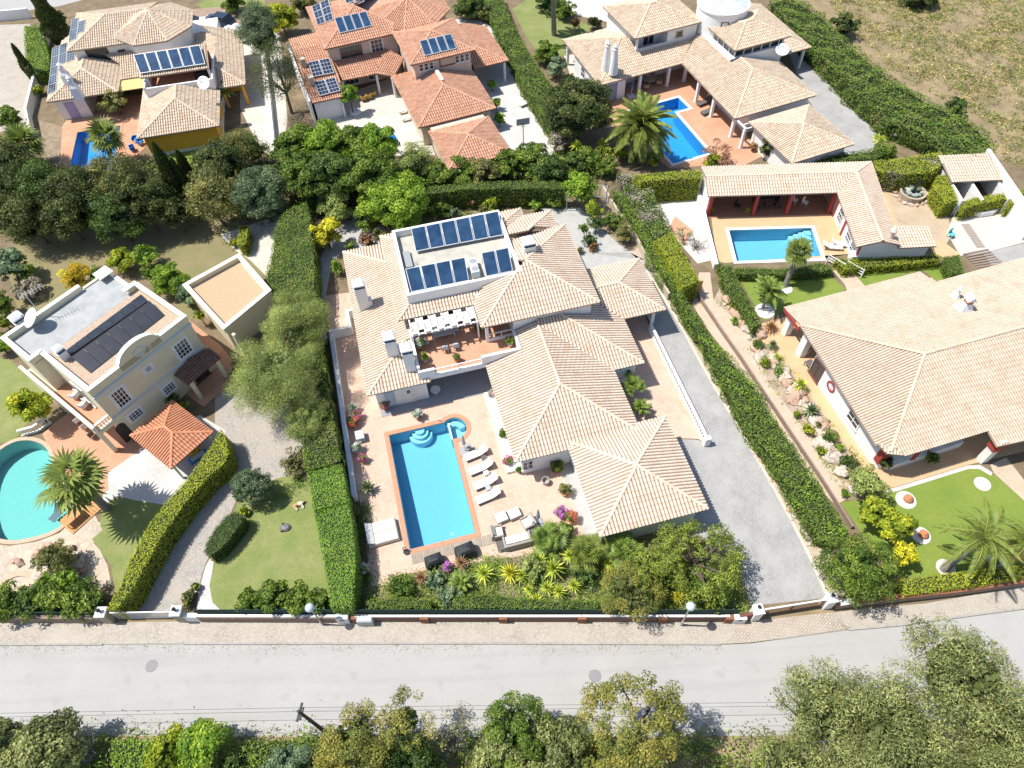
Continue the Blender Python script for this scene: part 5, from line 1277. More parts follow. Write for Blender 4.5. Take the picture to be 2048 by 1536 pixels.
part(Y, 'flat_roof', mat('grey_roof_concrete', (.42, .43, .43), (.28, .29, .29), .9, .9, detail=8, lo=.3, hi=.75), (-.3, 9.0, -13.2, -9.3, 6.45, 6.5), F=F6)
PT = mat('roof_pebble_tile', (.52, .40, .30), (.36, .27, .20), 6, .9)
part(Y, 'roof_tiles', PT, (.7, 9.4, -19.35, -13.25, 6.451, 6.53), F=F6)
CO = CREAMLT
mb = MB(); mb.ring([F6(.6, -13.1), F6(.6, -19.47), F6(9.57, -19.47), F6(9.57, -13.1)], .3, 6.45, 7.0, closed=False); mb.build('parapet', CREAM, Y)
mb = MB(); mb.ring([F6(.6, -13.1), F6(.6, -19.47), F6(3.3, -19.47)], .4, 7.0, 7.08, closed=False); mb.build('coping', CO, Y)
mb = MB(); mb.ring([F6(7.05, -19.47), F6(9.57, -19.47), F6(9.57, -13.1)], .4, 7.0, 7.08, closed=False); mb.build('coping', CO, Y)
mb = MB(); mb.ring([F6(.6, -13.0), F6(-.38, -13.0), F6(-.38, -9.22), F6(6.6, -9.22)], .3, 6.45, 7.0, closed=False); mb.build('parapet', CREAM, Y)
mb = MB(); mb.ring([F6(.75, -13.0), F6(-.38, -13.0), F6(-.38, -9.22), F6(6.6, -9.22)], .4, 7.0, 7.08, closed=False); mb.build('coping', CO, Y)
part(Y, 'parapet', CREAM, (6.75, 8.1, -9.35, -9.1, 6.45, 6.62), F=F6)
part(Y, 'parapet', CREAM, (8.1, 9.3, -9.37, -9.07, 6.45, 7.0), F=F6); part(Y, 'parapet', CREAM, (9.0, 9.3, -10.2, -9.38, 6.45, 7.0), F=F6)
part(Y, 'coping', CO, (8.05, 9.35, -10.2, -9.02, 7.0, 7.08), F=F6)
part(Y, 'parapet', CREAM, (8.7, 9.4, -13.1, -12.75, 6.45, 7.0), F=F6); part(Y, 'coping', CO, (8.4, 9.7, -13.15, -12.7, 7.0, 7.08), F=F6)
part(Y, 'low_coping', CO, (9.0, 9.35, -12.7, -10.2, 6.45, 6.6), F=F6)
# curved gable
xs = np.linspace(3.3, 7.05, 22); top = [7.08 + 1.05 * math.sqrt(max(0, 1 - ((x - 5.175) / 1.75) ** 2)) if abs(x - 5.175) < 1.72 else 7.2 for x in xs]
mb = MB(); vs = []
for x, t in zip(xs, top):
 vs += [F6(x, -19.62, 6.45), F6(x, -19.62, t), F6(x, -19.32, t), F6(x, -19.32, 6.45)]
fs = []
for i in range(len(xs) - 1):
 a = 4 * i; fs += [(a, a + 4, a + 5, a + 1), (a + 1, a + 5, a + 6, a + 2), (a + 2, a + 6, a + 7, a + 3)]
fs += [(0, 1, 2, 3), tuple(4 * (len(xs) - 1) + k for k in (3, 2, 1, 0))]
mb.add(vs, fs); mb.build('curved_gable', CREAM, Y)
mb = MB(); vs = []
for x, t in zip(xs, top): vs += [F6(x, -19.68, t), F6(x, -19.68, t + .09), F6(x, -19.26, t + .09), F6(x, -19.26, t)]
mb.add(vs, fs + [(4 * i + 3, 4 * i + 7, 4 * i + 4, 4 * i) for i in range(len(xs) - 1)]); mb.build('gable_coping', CO, Y)
M = MapF(side_map(F6, 'S', -19.62)); mb = MB(); n = 24
vs = [M(5.17 + ra * math.cos(2 * math.pi * k / n), d_, 7.15 + .75 * ra * math.sin(2 * math.pi * k / n)) for ra in (.55, .38) for d_ in (.0, .05) for k in range(n)]
fs = []
for k in range(n):
 j = (k + 1) % n
 fs += [(k, j, n + j, n + k), (n + k, n + j, 3 * n + j, 3 * n + k), (3 * n + k, 3 * n + j, 2 * n + j, 2 * n + k)]
mb.add(vs, fs); mb.build('oval_moulding', mat('pale_grey_trim', (.56, .60, .66), None), Y)
TRIM = mat('pale_grey_trim', (.56, .60, .66), None)
part(Y, 'string_course', TRIM, (.4, 9.75, -19.72, -19.601, 6.0, 6.2), (.4, 9.75, -19.7, -19.601, 3.1, 3.28), (9.701, 9.78, -19.6, -13.0, 6.0, 6.2), F=F6)
W6 = dict(frame=WHITE, surround=.14)
window(Y, F6, 'S', 8.1, -19.6, 3.6, 1.3, 1.75, 4, 4, frame=WHITE, surround=.16); window(Y, F6, 'S', 4.93, -19.6, 4.8, .65, .6, 3, 2, frame=WHITE, surround=.16)
window(Y, F6, 'S', 2.0, -19.6, 3.55, 1.15, 1.9, 4, 4, frame=WHITE, surround=.16); window(Y, F6, 'S', 2.0, -19.6, 1.5, 1.2, .95, 4, 3, frame=WHITE, surround=.16)
window(Y, F6, 'S', 5.35, -19.6, 1.4, 1.1, 1.0, 4, 3, frame=WHITE, surround=.16)
window(Y, F6, 'W', -16.5, .45, 3.1, 1.6, 2.2, 2, 1)
# balcony on the pool side
part(Y, 'balcony_slab', CREAM, (-1.1, .44, -19.6, -13.05, 2.6, 2.9), F=F6); part(Y, 'balcony_floor', TILE_T, (-.85, .44, -19.5, -13.05, 2.9, 2.94), F=F6)
part(Y, 'balcony_parapet', CO, (-1.12, -.86, -19.6, -9.0, 2.9, 3.75), F=F6)
wall(Y, F6, -1.1, -.5, -13.0, -9.0, 0, 2.9, CREAM)
balustrade(Y, [F6(-.8, -19.5), F6(.42, -19.5)], 2.94, .85, CO, .22)
part(Y, 'pier', CREAM, (-1.1, -.75, -19.6, -19.2, 0, 2.6), F=F6)
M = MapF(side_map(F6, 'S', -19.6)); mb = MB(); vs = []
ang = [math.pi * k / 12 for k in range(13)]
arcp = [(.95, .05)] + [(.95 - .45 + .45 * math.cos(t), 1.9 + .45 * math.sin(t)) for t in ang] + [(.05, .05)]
mb.add([M(x + .0, .02, zz) for x, zz in arcp], [tuple(range(len(arcp)))[::-1]]); mb.build('arched_opening', mat('deep_shadow_interior', (.05, .04, .035), None), Y)  # flat dark face on the wall, the arch's inner shade put into its colour
# roof things
chimney(Y, F6, 1.45, -14.7, 6.5, 7.95, .32, .32); chimney(Y, F6, 1.4, -8.5, 0, 7.7, .45, .4)
pn = [F6(1.5, -14.15, 6.62), F6(9.2, -14.0, 6.62), F6(9.0, -15.3, 6.75), F6(1.7, -15.0, 6.75)]
panels('black_roof_panels', 'upper row of glossy black panels on the yellow house roof', 'solar panels', pn, 7, 1, BLKG, frame=DARKM, gap=.03, fw=.02)
pn = [F6(1.7, -15.45, 6.95), F6(9.05, -15.6, 6.95), F6(8.9, -17.6, 6.58), F6(1.7, -17.75, 6.58)]
panels('black_roof_panels', 'lower row of large black panels on the yellow house roof', 'solar panels', pn, 7, 1, BLKG, frame=DARKM, gap=.03, fw=.02)
dish('large grey satellite dish on the flat roof of the yellow house', F6(2.1, -9.9, 6.5), .85, 55, 215, 1.0)
an = thing('tv_antenna', 'thin television antenna on the yellow house roof beside the dish', 'antenna', F6(2.9, -9.2, 7.0))
mb = MB(); a = F6(2.9, -9.2, 7.0); mb.tube([a, (a[0], a[1], 9.3)], .035, 5); mb.build('mast', ALU, an)
mb = MB(); mb.tube([(a[0] - .3, a[1] - .3, 9.2), (a[0] + 1.2, a[1] + .8, 9.3)], .02, 4)
for k in range(8):
 t = k / 7; c = (a[0] - .3 + 1.5 * t, a[1] - .3 + 1.1 * t); mb.tube([(c[0] - .25, c[1] + .3, 9.25), (c[0] + .25, c[1] - .3, 9.25)], .014, 4)
mb.build('aerial', ALU, an)
# porch
r = Roof(F6, .3, row=.24)
r.face([(6.3, -21.4), (9.85, -21.4), (8.8, -20.3), (7.4, -20.3)], (6.3, -21.4), (0, -1), 2.75); r.face([(9.85, -21.4), (9.85, -19.65), (8.1, -19.65), (8.8, -20.3)], (9.85, -21), (1, 0), 2.75); r.face([(6.3, -21.4), (7.4, -20.3), (8.1, -19.65), (6.3, -19.65)], (6.3, -21), (-1, 0), 2.75)
r.face([(7.4, -20.3), (8.8, -20.3), (8.1, -19.65)], (7.4, -20.3), (0, -1), 3.08, .3)
r.build(Y, TILE_DARK, mat('dark_channel', (.10, .06, .05), None))
for u in (6.7, 9.5): part(Y, 'porch_pillar', CREAM, (u - .16, u + .16, -21.2, -20.88, 0, 2.72), F=F6)
part(Y, 'porch_floor', TILE_T, (6.2, 10.2, -22, -19.61, .03, .08), F=F6)
window(Y, F6, 'S', 8.2, -19.6, .1, 1.5, 2.2, 2, 2, frame=BROWN)
# flat roofed garage of the yellow house
K = thing('garage', 'cream garage with flat gravel roof inside a parapet beside the yellow house', 'garage', F6(15.5, -16, 0))
GP = [F6(13.35, -12.5), F6(18.75, -13.6), F6(17.35, -19.4), F6(12.05, -19.5)]
mb = MB(); mb.prism(GP, 0, 2.75); mb.build('wall', CREAM, K)
mb = MB(); mb.prism(offset_line(GP[::-1], -.5, True)[1], 2.75, 2.8); mb.build('gravel_roof', mat('roof_gravel', (.52, .38, .24), (.42, .31, .20), 5, .95, bump=.3, bscale=30), K)
mb = MB(); mb.ring(GP, .3, 2.75, 3.25); mb.build('parapet', CREAM, K)
mb = MB(); mb.ring(GP, .42, 3.25, 3.33); mb.build('coping', CREAMLT, K)
mb = MB(); f_ = Fr(F6(12.2, -19.9), 51); mb.box(f_, -.1, .15, -.5, -.2, 0, 2.7); mb.build('pillar', CREAM, K)
# gazebo
Gz = thing('gazebo', 'square gazebo with new orange tile pyramid roof by the curved hedge', 'gazebo', F6(2.6, -23.8, 0))
r = Roof(F6, .30, row=.25, course=.38); r.hip(.45, 4.6, -26.5, -21.3, 2.3, .30);
r.build(Gz, TILE_GZ, UNDER_RED)
for u in (.75, 4.3):
 for v in (-26.15, -21.65): part(Gz, 'post', WHITE, (u - .09, u + .09, v - .09, v + .09, 0, 2.25), F=F6)
# small open store at the right edge
Sh = thing('store_shed', 'small open store with tile lean-to roof and white walls at the right edge', 'shed', P(1960, 370))
q = [P(*z8(1480, 130), 2.6), P(*z8(1815, 108), 2.6), P(*z8(1890, 222), 2.2), P(*z8(1510, 240), 2.2)]
fs_ = Fr((q[3][0], q[3][1]), math.degrees(math.atan2(q[2][1] - q[3][1], q[2][0] - q[3][0])))
Wd = math.hypot(q[2][0] - q[3][0], q[2][1] - q[3][1]);
r = Roof(fs_, .15); r.face([(0, 0), (Wd, 0), (Wd - .2, 3.6), (-.2, 3.6)], (0, 0), (0, -1), 2.2); r.build(Sh, TILE_PALE, UNDER)
part(Sh, 'wall', WHITE, (.1, Wd - .1, 3.2, 3.4, 0, 2.5), F=fs_)
for u in (.15, Wd * .42, Wd - .3): part(Sh, 'divider', WHITE, (u, u + .2, -2.5, 3.19, 0, 1.9), F=fs_)
part(Sh, 'side_wall', WHITE, (Wd + .1, Wd + .45, -6.5, 4.5, 0, 2.6), F=fs_)
LB = 2.55
_lm0 = leafmat
def leafmat(n, a, b, c, *k): return _lm0(n, *[tuple(min(.85, q * LB * f) for q, f in zip(x, (1, 1, .78))) for x in (a, b, c)], *k)
LM = {
 'dark': leafmat('leaf_dark', (.016, .026, .009), (.036, .050, .016), (.10, .11, .036)),
 'deep': leafmat('leaf_deep', (.020, .040, .012), (.044, .072, .018), (.10, .13, .032)),
 'mid': leafmat('leaf_mid', (.032, .058, .011), (.070, .105, .018), (.145, .175, .036)),
 'lime': leafmat('leaf_lime', (.050, .095, .012), (.110, .170, .020), (.20, .25, .04)),
 'olive': leafmat('leaf_olive', (.050, .058, .022), (.100, .105, .040), (.20, .17, .065)),
 'silver': leafmat('leaf_silver', (.050, .080, .055), (.105, .145, .100), (.20, .24, .17)),
 'blue': leafmat('leaf_blue', (.030, .052, .030), (.062, .090, .055), (.13, .155, .10)),
 'yellow': leafmat('leaf_yellow', (.16, .15, .015), (.40, .31, .02), (.52, .42, .05)),
 'gold': leafmat('leaf_gold', (.12, .11, .012), (.34, .22, .02), (.50, .34, .03)),
 'yelgreen': leafmat('leaf_yellow_green', (.060, .085, .010), (.155, .185, .016), (.30, .28, .025)),
 'feather': leafmat('leaf_feathery', (.070, .095, .035), (.145, .175, .062), (.25, .265, .105)),
 'autumn': leafmat('leaf_autumn', (.055, .070, .022), (.125, .130, .034), (.215, .165, .05)),
 'orange': leafmat('leaf_orange_tip', (.034, .066, .013), (.080, .125, .021), (.23, .165, .045)),
 'clip': leafmat('leaf_clipped', (.050, .095, .015), (.095, .165, .022), (.16, .225, .035), .2),
 'clipy': leafmat('leaf_clipped_yellow', (.085, .11, .012), (.17, .19, .015), (.27, .26, .02), .2),
 'grey': leafmat('leaf_grey_dry', (.10, .09, .085), (.19, .17, .16), (.30, .28, .26)),
 'fresh': leafmat('leaf_fresh', (.048, .068, .013), (.105, .135, .026), (.195, .215, .05)),
 'pine': leafmat('leaf_pine', (.052, .064, .026), (.118, .134, .058), (.23, .23, .11)),
 'red': leafmat('leaf_bronze', (.06, .030, .025), (.14, .075, .05), (.22, .15, .09)),
 'palm': leafmat('leaf_palm', (.030, .046, .011), (.072, .095, .022), (.155, .165, .046), .2),
 'palmg': leafmat('leaf_palm_green', (.028, .048, .012), (.070, .105, .024), (.145, .175, .048), .2),
 'yucca': leafmat('leaf_yucca', (.060, .090, .015), (.155, .195, .03), (.33, .34, .06), .2),
 'yuccay': leafmat('leaf_yucca_yellow', (.08, .09, .012), (.21, .20, .02), (.33, .30, .045), .2),
 'brown': leafmat('leaf_brown', (.10, .055, .025), (.17, .10, .05), (.24, .15, .07)),
}
def quad_mesh(name, V, rnd, mt, parent, kind=None):
 """V: (n, 4, 3) quads in world coordinates"""
 o = np.array(ORG[parent.name]) if parent is not None else np.zeros(3)
 V = np.ascontiguousarray((V - o).astype(np.float32)); n = len(V)
 me = bpy.data.meshes.new(name)
 me.vertices.add(4 * n); me.vertices.foreach_set('co', V.ravel())
 me.loops.add(4 * n); me.loops.foreach_set('vertex_index', np.arange(4 * n, dtype=np.int32))
 me.polygons.add(n); me.polygons.foreach_set('loop_start', np.arange(0, 4 * n, 4, dtype=np.int32))
 me.materials.append(mt)
 at = me.attributes.new('rnd', 'FLOAT', 'FACE'); at.data.foreach_set('value', np.clip(rnd, 0, 1).astype(np.float32))
 me.update(calc_edges=True)
 ob = bpy.data.objects.new(name, me); link(ob, parent)
 if kind: ob['kind'] = kind
 return ob
def unit(a): return a / (np.linalg.norm(a, axis=1, keepdims=True) + 1e-9)
def leaf_quads(C, N, L, W):
 """diamond leaves at C facing N"""
 n = len(C)
 N = unit(N); R = RNG.normal(size=(n, 3)); A = unit(np.cross(N, R)); B = np.cross(N, A)
 L = L * RNG.uniform(.65, 1.3, (n, 1)); W = W * RNG.uniform(.65, 1.3, (n, 1))
 return np.stack([C - A * L / 2, C + B * W / 2, C + A * L / 2 + N * L * .12, C - B * W / 2], 1)
def sphere_quads(c, r, nu=10, nv=6):
 q = []
 for i in range(nv):
  for j in range(nu):
   f = lambda a, b: (c[0] + r[0] * math.sin(math.pi * a / nv) * math.cos(2 * math.pi * b / nu), c[1] + r[1] * math.sin(math.pi * a / nv) * math.sin(2 * math.pi * b / nu), c[2] + r[2] * math.cos(math.pi * a / nv))
   q.append([f(i, j), f(i + 1, j), f(i + 1, j + 1), f(i, j + 1)])
 return np.array(q)
def bumps(x, y, sc=1.0):
 return (np.sin(x * 1.7 * sc + 1.3 * np.sin(y * 1.1 * sc)) + np.sin(y * 2.1 * sc + 1.7 * np.sin(x * .9 * sc + 2)) + .6 * np.sin((x + y) * 3.7 * sc)) / 2.6
def crown(c, r, dens=70, leaf=.24, clump=.34, core=.6, ncl=None, flat=0, spiky=0.0, asp=.55, low=-.6):
 """leaf clumps through an ellipsoid c, r=(rx, ry, rz); returns quads, rnd, clump centres"""
 c = np.array(c); r = np.array(r)
 ra = float(np.mean(r))
 if ncl is None: ncl = int(min(130, max(9, 9 + 7 * ra * ra)))
 D = unit(RNG.normal(size=(ncl * 3, 3))); D = D[D[:, 2] > low][:ncl]
 ncl = len(D)
 f = .55 + .42 * RNG.random((ncl, 1)) ** .6
 CC = c + D * f * r
 cr = clump * ra * RNG.uniform(.6, 1.25, ncl)
 if ra > 1.5: cr = np.minimum(cr, .85 * RNG.uniform(.7, 1.3, ncl))
 area = 4 * math.pi * cr ** 2
 cnt = np.maximum(5, (dens * area * .62).astype(int))
 idx = np.repeat(np.arange(ncl), cnt)
 n = len(idx)
 d = unit(RNG.normal(size=(n, 3))); d[:, 2] = np.abs(d[:, 2]) * .8 + d[:, 2] * .2
 rad = cr[idx][:, None] * (1 - .45 * RNG.random((n, 1)) ** 1.6) * (1 + spiky * RNG.random((n, 1)))
 C = CC[idx] + d * rad * np.array([1, 1, .8])
 C[:, 2] = np.maximum(C[:, 2], .06)
 N = unit(d * .7 + unit(C - c) * .35 + RNG.normal(size=(n, 3)) * .55)
 off = RNG.normal(0, .16, ncl)
 rnd = .42 + off[idx] + RNG.normal(0, .19, n)
 Q = leaf_quads(C, N, leaf, leaf * asp)
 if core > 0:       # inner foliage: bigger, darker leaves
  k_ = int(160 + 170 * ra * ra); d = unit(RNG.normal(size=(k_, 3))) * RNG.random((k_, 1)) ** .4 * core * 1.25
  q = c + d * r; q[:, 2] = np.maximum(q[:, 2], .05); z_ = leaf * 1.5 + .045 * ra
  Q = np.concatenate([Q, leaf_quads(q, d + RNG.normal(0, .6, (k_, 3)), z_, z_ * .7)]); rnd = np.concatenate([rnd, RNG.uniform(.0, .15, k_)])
 return Q, rnd, CC
def limbs(base, tips, r0, m, root, name='trunk', fork=.45):
 mb = MB(); base = np.array(base, float); cen = np.mean(tips, axis=0)
 fk = base + (cen - base) * fork; fk[:2] += RNG.normal(0, .1 * abs(fk[2] - base[2]), 2)
 mid = (base + fk) / 2 + np.append(RNG.normal(0, .06 * abs(fk[2] - base[2]), 2), 0)
 mb.tube([base - [0, 0, .05], base + [0, 0, .1], mid, fk], [r0 * 1.5, r0 * 1.15, r0 * .95, r0 * .8], 7)
 for t in tips:
  t = np.array(t); m1 = fk + (t - fk) * .5 + np.array([*RNG.normal(0, .12, 2), .1 * np.linalg.norm(t - fk)])
  mb.tube([fk, m1, t], [r0 * .55, r0 * .33, r0 * .1], 5)
  for k in range(2):
   e = m1 + (t - m1) * RNG.uniform(.1, .6); w_ = e + RNG.normal(0, .35, 3) * np.linalg.norm(t - fk) * .5
   mb.tube([e, w_], [r0 * .2, r0 * .05], 4)
 return mb.build(name, m, root)
def plant(name, label, cat, cx, cy, rpx, zc, kind='mid', rz=.85, ry=1.0, dens=70, leaf=.24, clump=.34, core=.5, trunk='auto', group=None, spiky=0.0, asp=.55, ncl=None, low=-.6, rmax=None):
 """shrub or tree whose crown centre (at height zc) shows at pixel cx, cy with radius rpx"""
 c = P(cx, cy, zc); r = pxlen(c, rpx)
 root = thing(name, label, cat, (c[0], c[1], 0), 0, group)
 rr = (r, r * ry, r * rz)
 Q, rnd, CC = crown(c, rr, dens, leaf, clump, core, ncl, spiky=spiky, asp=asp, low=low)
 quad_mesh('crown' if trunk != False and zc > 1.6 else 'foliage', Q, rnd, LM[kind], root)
 if trunk == 'auto': trunk = BARK
 if trunk:
  hi = CC[np.argsort(-RNG.random(len(CC)))][:max(4, min(14, len(CC) // 3))]
  limbs((c[0], c[1], 0), hi, max(.05, .055 * r + .02), trunk, root, 'trunk' if zc > 1.6 else 'stem')
 return root
def poly_points(pts, n):
 tri = tessellate_polygon([[Vector((p[0], p[1], 0)) for p in pts]])
 T = np.array([[pts[i][:2] for i in t] for t in tri])
 ar = np.abs((T[:, 1, 0] - T[:, 0, 0]) * (T[:, 2, 1] - T[:, 0, 1]) - (T[:, 1, 1] - T[:, 0, 1]) * (T[:, 2, 0] - T[:, 0, 0])) / 2
 k = RNG.choice(len(T), n, p=ar / ar.sum())
 a, b = RNG.random((n, 1)), RNG.random((n, 1)); s = (a + b) > 1; a = np.where(s, 1 - a, a); b = np.where(s, 1 - b, b)
 return T[k, 0] * (1 - a - b) + T[k, 1] * a + T[k, 2] * b, float(ar.sum())
def hedge(label, outline, h, kind='clip', dens=150, leaf=.13, rough=.05, z0=0.0, cat='hedge', name='hedge', group=None, px=True, kind2=None, mix=.0):
 """clipped hedge: outline = its top edge as seen (pixels at height h)"""
 pts = [P(x, y, h)[:2] for x, y in outline] if px else [p[:2] for p in outline]
 if sum(pts[i - 1][0] * pts[i][1] - pts[i][0] * pts[i - 1][1] for i in range(len(pts))) < 0: pts = pts[::-1]
 c = np.mean(pts, axis=0)
 root = thing(name, label, cat, (float(c[0]), float(c[1]), z0), 0, group)
 xy, ar = poly_points(pts, 4)
 nt_ = int(ar * dens)
 xy, _ = poly_points(pts, nt_)
 bz = rough * bumps(xy[:, 0], xy[:, 1]) * (1 if rough < .15 else 1.2)
 C1 = np.column_stack([xy, h + bz + RNG.normal(0, .02 + rough * .25, nt_)])
 N1 = unit(np.column_stack([RNG.normal(0, .45, (nt_, 2)), np.ones(nt_)]))
 patch = .5 + .5 * bumps(xy[:, 0] * .6, xy[:, 1] * .6 + 3)
 R1 = .38 + .25 * (patch - .5) + RNG.normal(0, .2, nt_)
 Cs, Ns = [], []
 m_ = len(pts)
 for i in range(m_):
  a, b = np.array(pts[i]), np.array(pts[(i + 1) % m_]); d = b - a; Ln = np.linalg.norm(d)
  k = int(Ln * (h - z0) * dens * .8)
  if k < 1: continue
  t = RNG.random((k, 1)); zz = z0 + (h - z0) * RNG.random(k)
  nn = np.array([d[1], -d[0]]) / (Ln + 1e-9)
  q = a + d * t
  q = q + nn * (RNG.normal(0, .03, (k, 1)) + rough * bumps(q[:, :1] * 1.3 + zz[:, None], q[:, 1:] * 1.3))
  Cs.append(np.column_stack([q, zz])); Ns.append(np.column_stack([np.tile(nn, (k, 1)) + RNG.normal(0, .45, (k, 2)), RNG.normal(.2, .45, k)]))
 C = np.concatenate([C1] + Cs); N = np.concatenate([N1] + Ns)
 rnd = np.concatenate([R1, .38 + RNG.normal(0, .2, len(C) - nt_)])
 Q = leaf_quads(C, N, leaf, leaf * .5)
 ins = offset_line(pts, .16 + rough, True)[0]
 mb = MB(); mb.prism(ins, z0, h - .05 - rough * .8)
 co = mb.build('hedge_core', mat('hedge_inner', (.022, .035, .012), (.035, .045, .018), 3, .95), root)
 if kind2 and mix > 0:
  sel = (bumps(C[:, 0] * .8 + 5, C[:, 1] * .8) + RNG.normal(0, .35, len(C))) > (1 - 2 * mix)
  quad_mesh('foliage', Q[~sel], rnd[~sel], LM[kind], root)
  if sel.any(): quad_mesh('foliage', Q[sel], rnd[sel], LM[kind2], root)
 else: quad_mesh('foliage', Q, rnd, LM[kind], root)
 return root
def cypress(label, base, top, rad, kind='dark', group=None, dens=110):
 b = P(*base, 0)
 zs = np.arange(1, 22, .1); h = min(zs, key=lambda z_: abs(proj((b[0], b[1], z_))[1] - top[1]))
 root = thing('cypress', label, 'cypress tree', b, 0, group)
 n = int(2.2 * rad * math.pi * h * dens)
 t = RNG.random(n); zz = .3 + t * (h - .3)
 rr = rad * np.minimum(1, .35 + 2.2 * t) * (1 - t) ** .55 * 1.25 * (.78 + .3 * RNG.random(n)) * (1 + .12 * np.sin(zz * 3 + RNG.random(n)))
 a = RNG.random(n) * 2 * np.pi
 C = np.column_stack([b[0] + rr * np.cos(a), b[1] + rr * np.sin(a), zz])
 N = np.column_stack([np.cos(a), np.sin(a), .5 * np.ones(n)]) + RNG.normal(0, .5, (n, 3))
 A = np.column_stack([.25 * np.cos(a), .25 * np.sin(a), np.ones(n)]) + RNG.normal(0, .2, (n, 3)); A = unit(A)
 B = unit(np.cross(A, N)); L = .34 * RNG.uniform(.6, 1.2, (n, 1)); W = .12
 Q = np.stack([C - A * L / 2, C + B * W / 2, C + A * L / 2, C - B * W / 2], 1)
 quad_mesh('crown', Q, .35 + RNG.normal(0, .2, n), LM[kind], root)
 mb = MB(); mb.tube([(b[0], b[1], -.05), (b[0], b[1], .5), (b[0], b[1], h * .8)], [.16, .13, .03], 6); mb.build('trunk', BARK, root)
 return root
def frond_mesh(name, L=2.4, droop=.9, rise=.5, n=26, ll=.5, kind='palm', wd=.05):
 q = []; rn = []
 pt = lambda s: np.array([L * (s - .12 * s * s), 0, rise * L * s * (1 - s * .55) - droop * L * .55 * s ** 2.4])
 for i in range(9):
  a, b = pt(i / 9), pt((i + 1) / 9); w_ = .035 * (1 - i / 10)
  q.append([a + [0, -w_, 0], b + [0, -w_, 0], b + [0, w_, .01], a + [0, w_, .01]]); rn.append(.85)
 for i in range(n):
  s = .12 + .88 * i / n
  p = pt(s); d = pt(min(1, s + .03)) - pt(s - .03); d /= np.linalg.norm(d)
  l = ll * (math.sin(math.pi * min(1, .18 + s * .82)) ** .7) * L / 2.4 + .08
  for sg in (-1, 1):
   v = d * .62 + np.array([0, sg * .75, .12 - .5 * s * random.uniform(.6, 1.2)]); v /= np.linalg.norm(v)
   e = p + v * l
   k = np.cross(v, [0, 0, 1]); k /= np.linalg.norm(k) + 1e-9
   q.append([p, p + v * l * .45 + k * wd, e, p + v * l * .45 - k * wd]); rn.append(random.uniform(.2, .75))
 return mesh_only(name, np.array(q), np.array(rn), LM[kind])
def mesh_only(name, V, rnd, mt):
 ob = quad_mesh(name, V, rnd, mt, None); me = ob.data
 bpy.data.objects.remove(ob); return me
def fan_mesh(name, R=.75, pet=.7, n=17, kind='palm'):
 q = [[np.array([0, -.02, 0]), np.array([pet, -.015, .05]), np.array([pet, .015, .05]), np.array([0, .02, 0])]]; rn = [.7]
 for i in range(n):
  a = math.radians(-125 + 250 * i / (n - 1)); v = np.array([math.cos(a), math.sin(a), 0])
  l = R * (.78 + .22 * math.cos(a)) * random.uniform(.9, 1.05); p = np.array([pet, 0, .05]); k = np.array([-v[1], v[0], 0])
  m1 = p + v * l * .55 + np.array([0, 0, .06]); e = p + v * l + np.array([0, 0, -.16 * l])
  q.append([p, m1 + k * .055 * R / .75, e, m1 - k * .055 * R / .75]); rn.append(random.uniform(.25, .8))
 return mesh_only(name, np.array(q), np.array(rn), LM[kind])
def rosette_mesh(name, L=.7, n=46, kind='yucca', w_=.05, up=.3):
 q = []; rn = []
 for i in range(n):
  el = math.radians(8 + 78 * ((i + .5) / n) ** 1.1 - 22 * (1 - up) * (i < n * .25)); a = i * 2.39996
  l = L * random.uniform(.85, 1.1) * (1 - .15 * (i / n))
  v = np.array([math.cos(a) * math.cos(el), math.sin(a) * math.cos(el), math.sin(el)])
  k = np.array([-math.sin(a), math.cos(a), 0]); m1 = v * l * .4; e = v * l + np.array([0, 0, -.16 * l * math.cos(el)])
  q.append([np.zeros(3) + k * w_ * .4, m1 - k * w_, e, m1 + k * w_]); rn.append(random.uniform(.2, .85))
 return mesh_only(name, np.array(q), np.array(rn), LM[kind])
FR_P = [frond_mesh('frond', 2.4, .9, .55, 30, .48, 'palm') for _ in range(2)]
FR_G = [frond_mesh('frond', 2.4, 1.0, .6, 28, .55, 'palmg', .06) for _ in range(2)]
FR_B = [frond_mesh('frond', 2.4, 1.5, .2, 24, .45, 'brown')]
FAN = [fan_mesh('fan_leaf', .95, .72, 15, 'palm') for _ in range(3)]
FANG = [fan_mesh('fan_leaf', .9, .7, 15, 'palmg') for _ in range(3)]
FR_N = [frond_mesh('frond', 2.4, 1.25, .6, 44, .42, 'palm', .024) for _ in range(3)]
ROS = [rosette_mesh('rosette', .7, 48, 'yucca') for _ in range(2)]
ROSY = [rosette_mesh('rosette', .7, 48, 'yuccay')]
ROSR = [rosette_mesh('rosette', .7, 44, 'red')]
ROSB = [rosette_mesh('rosette', .7, 36, 'blue', .075)]
CYC = [frond_mesh('frond', 1.1, .45, .5, 20, .3, 'palmg', .035)]
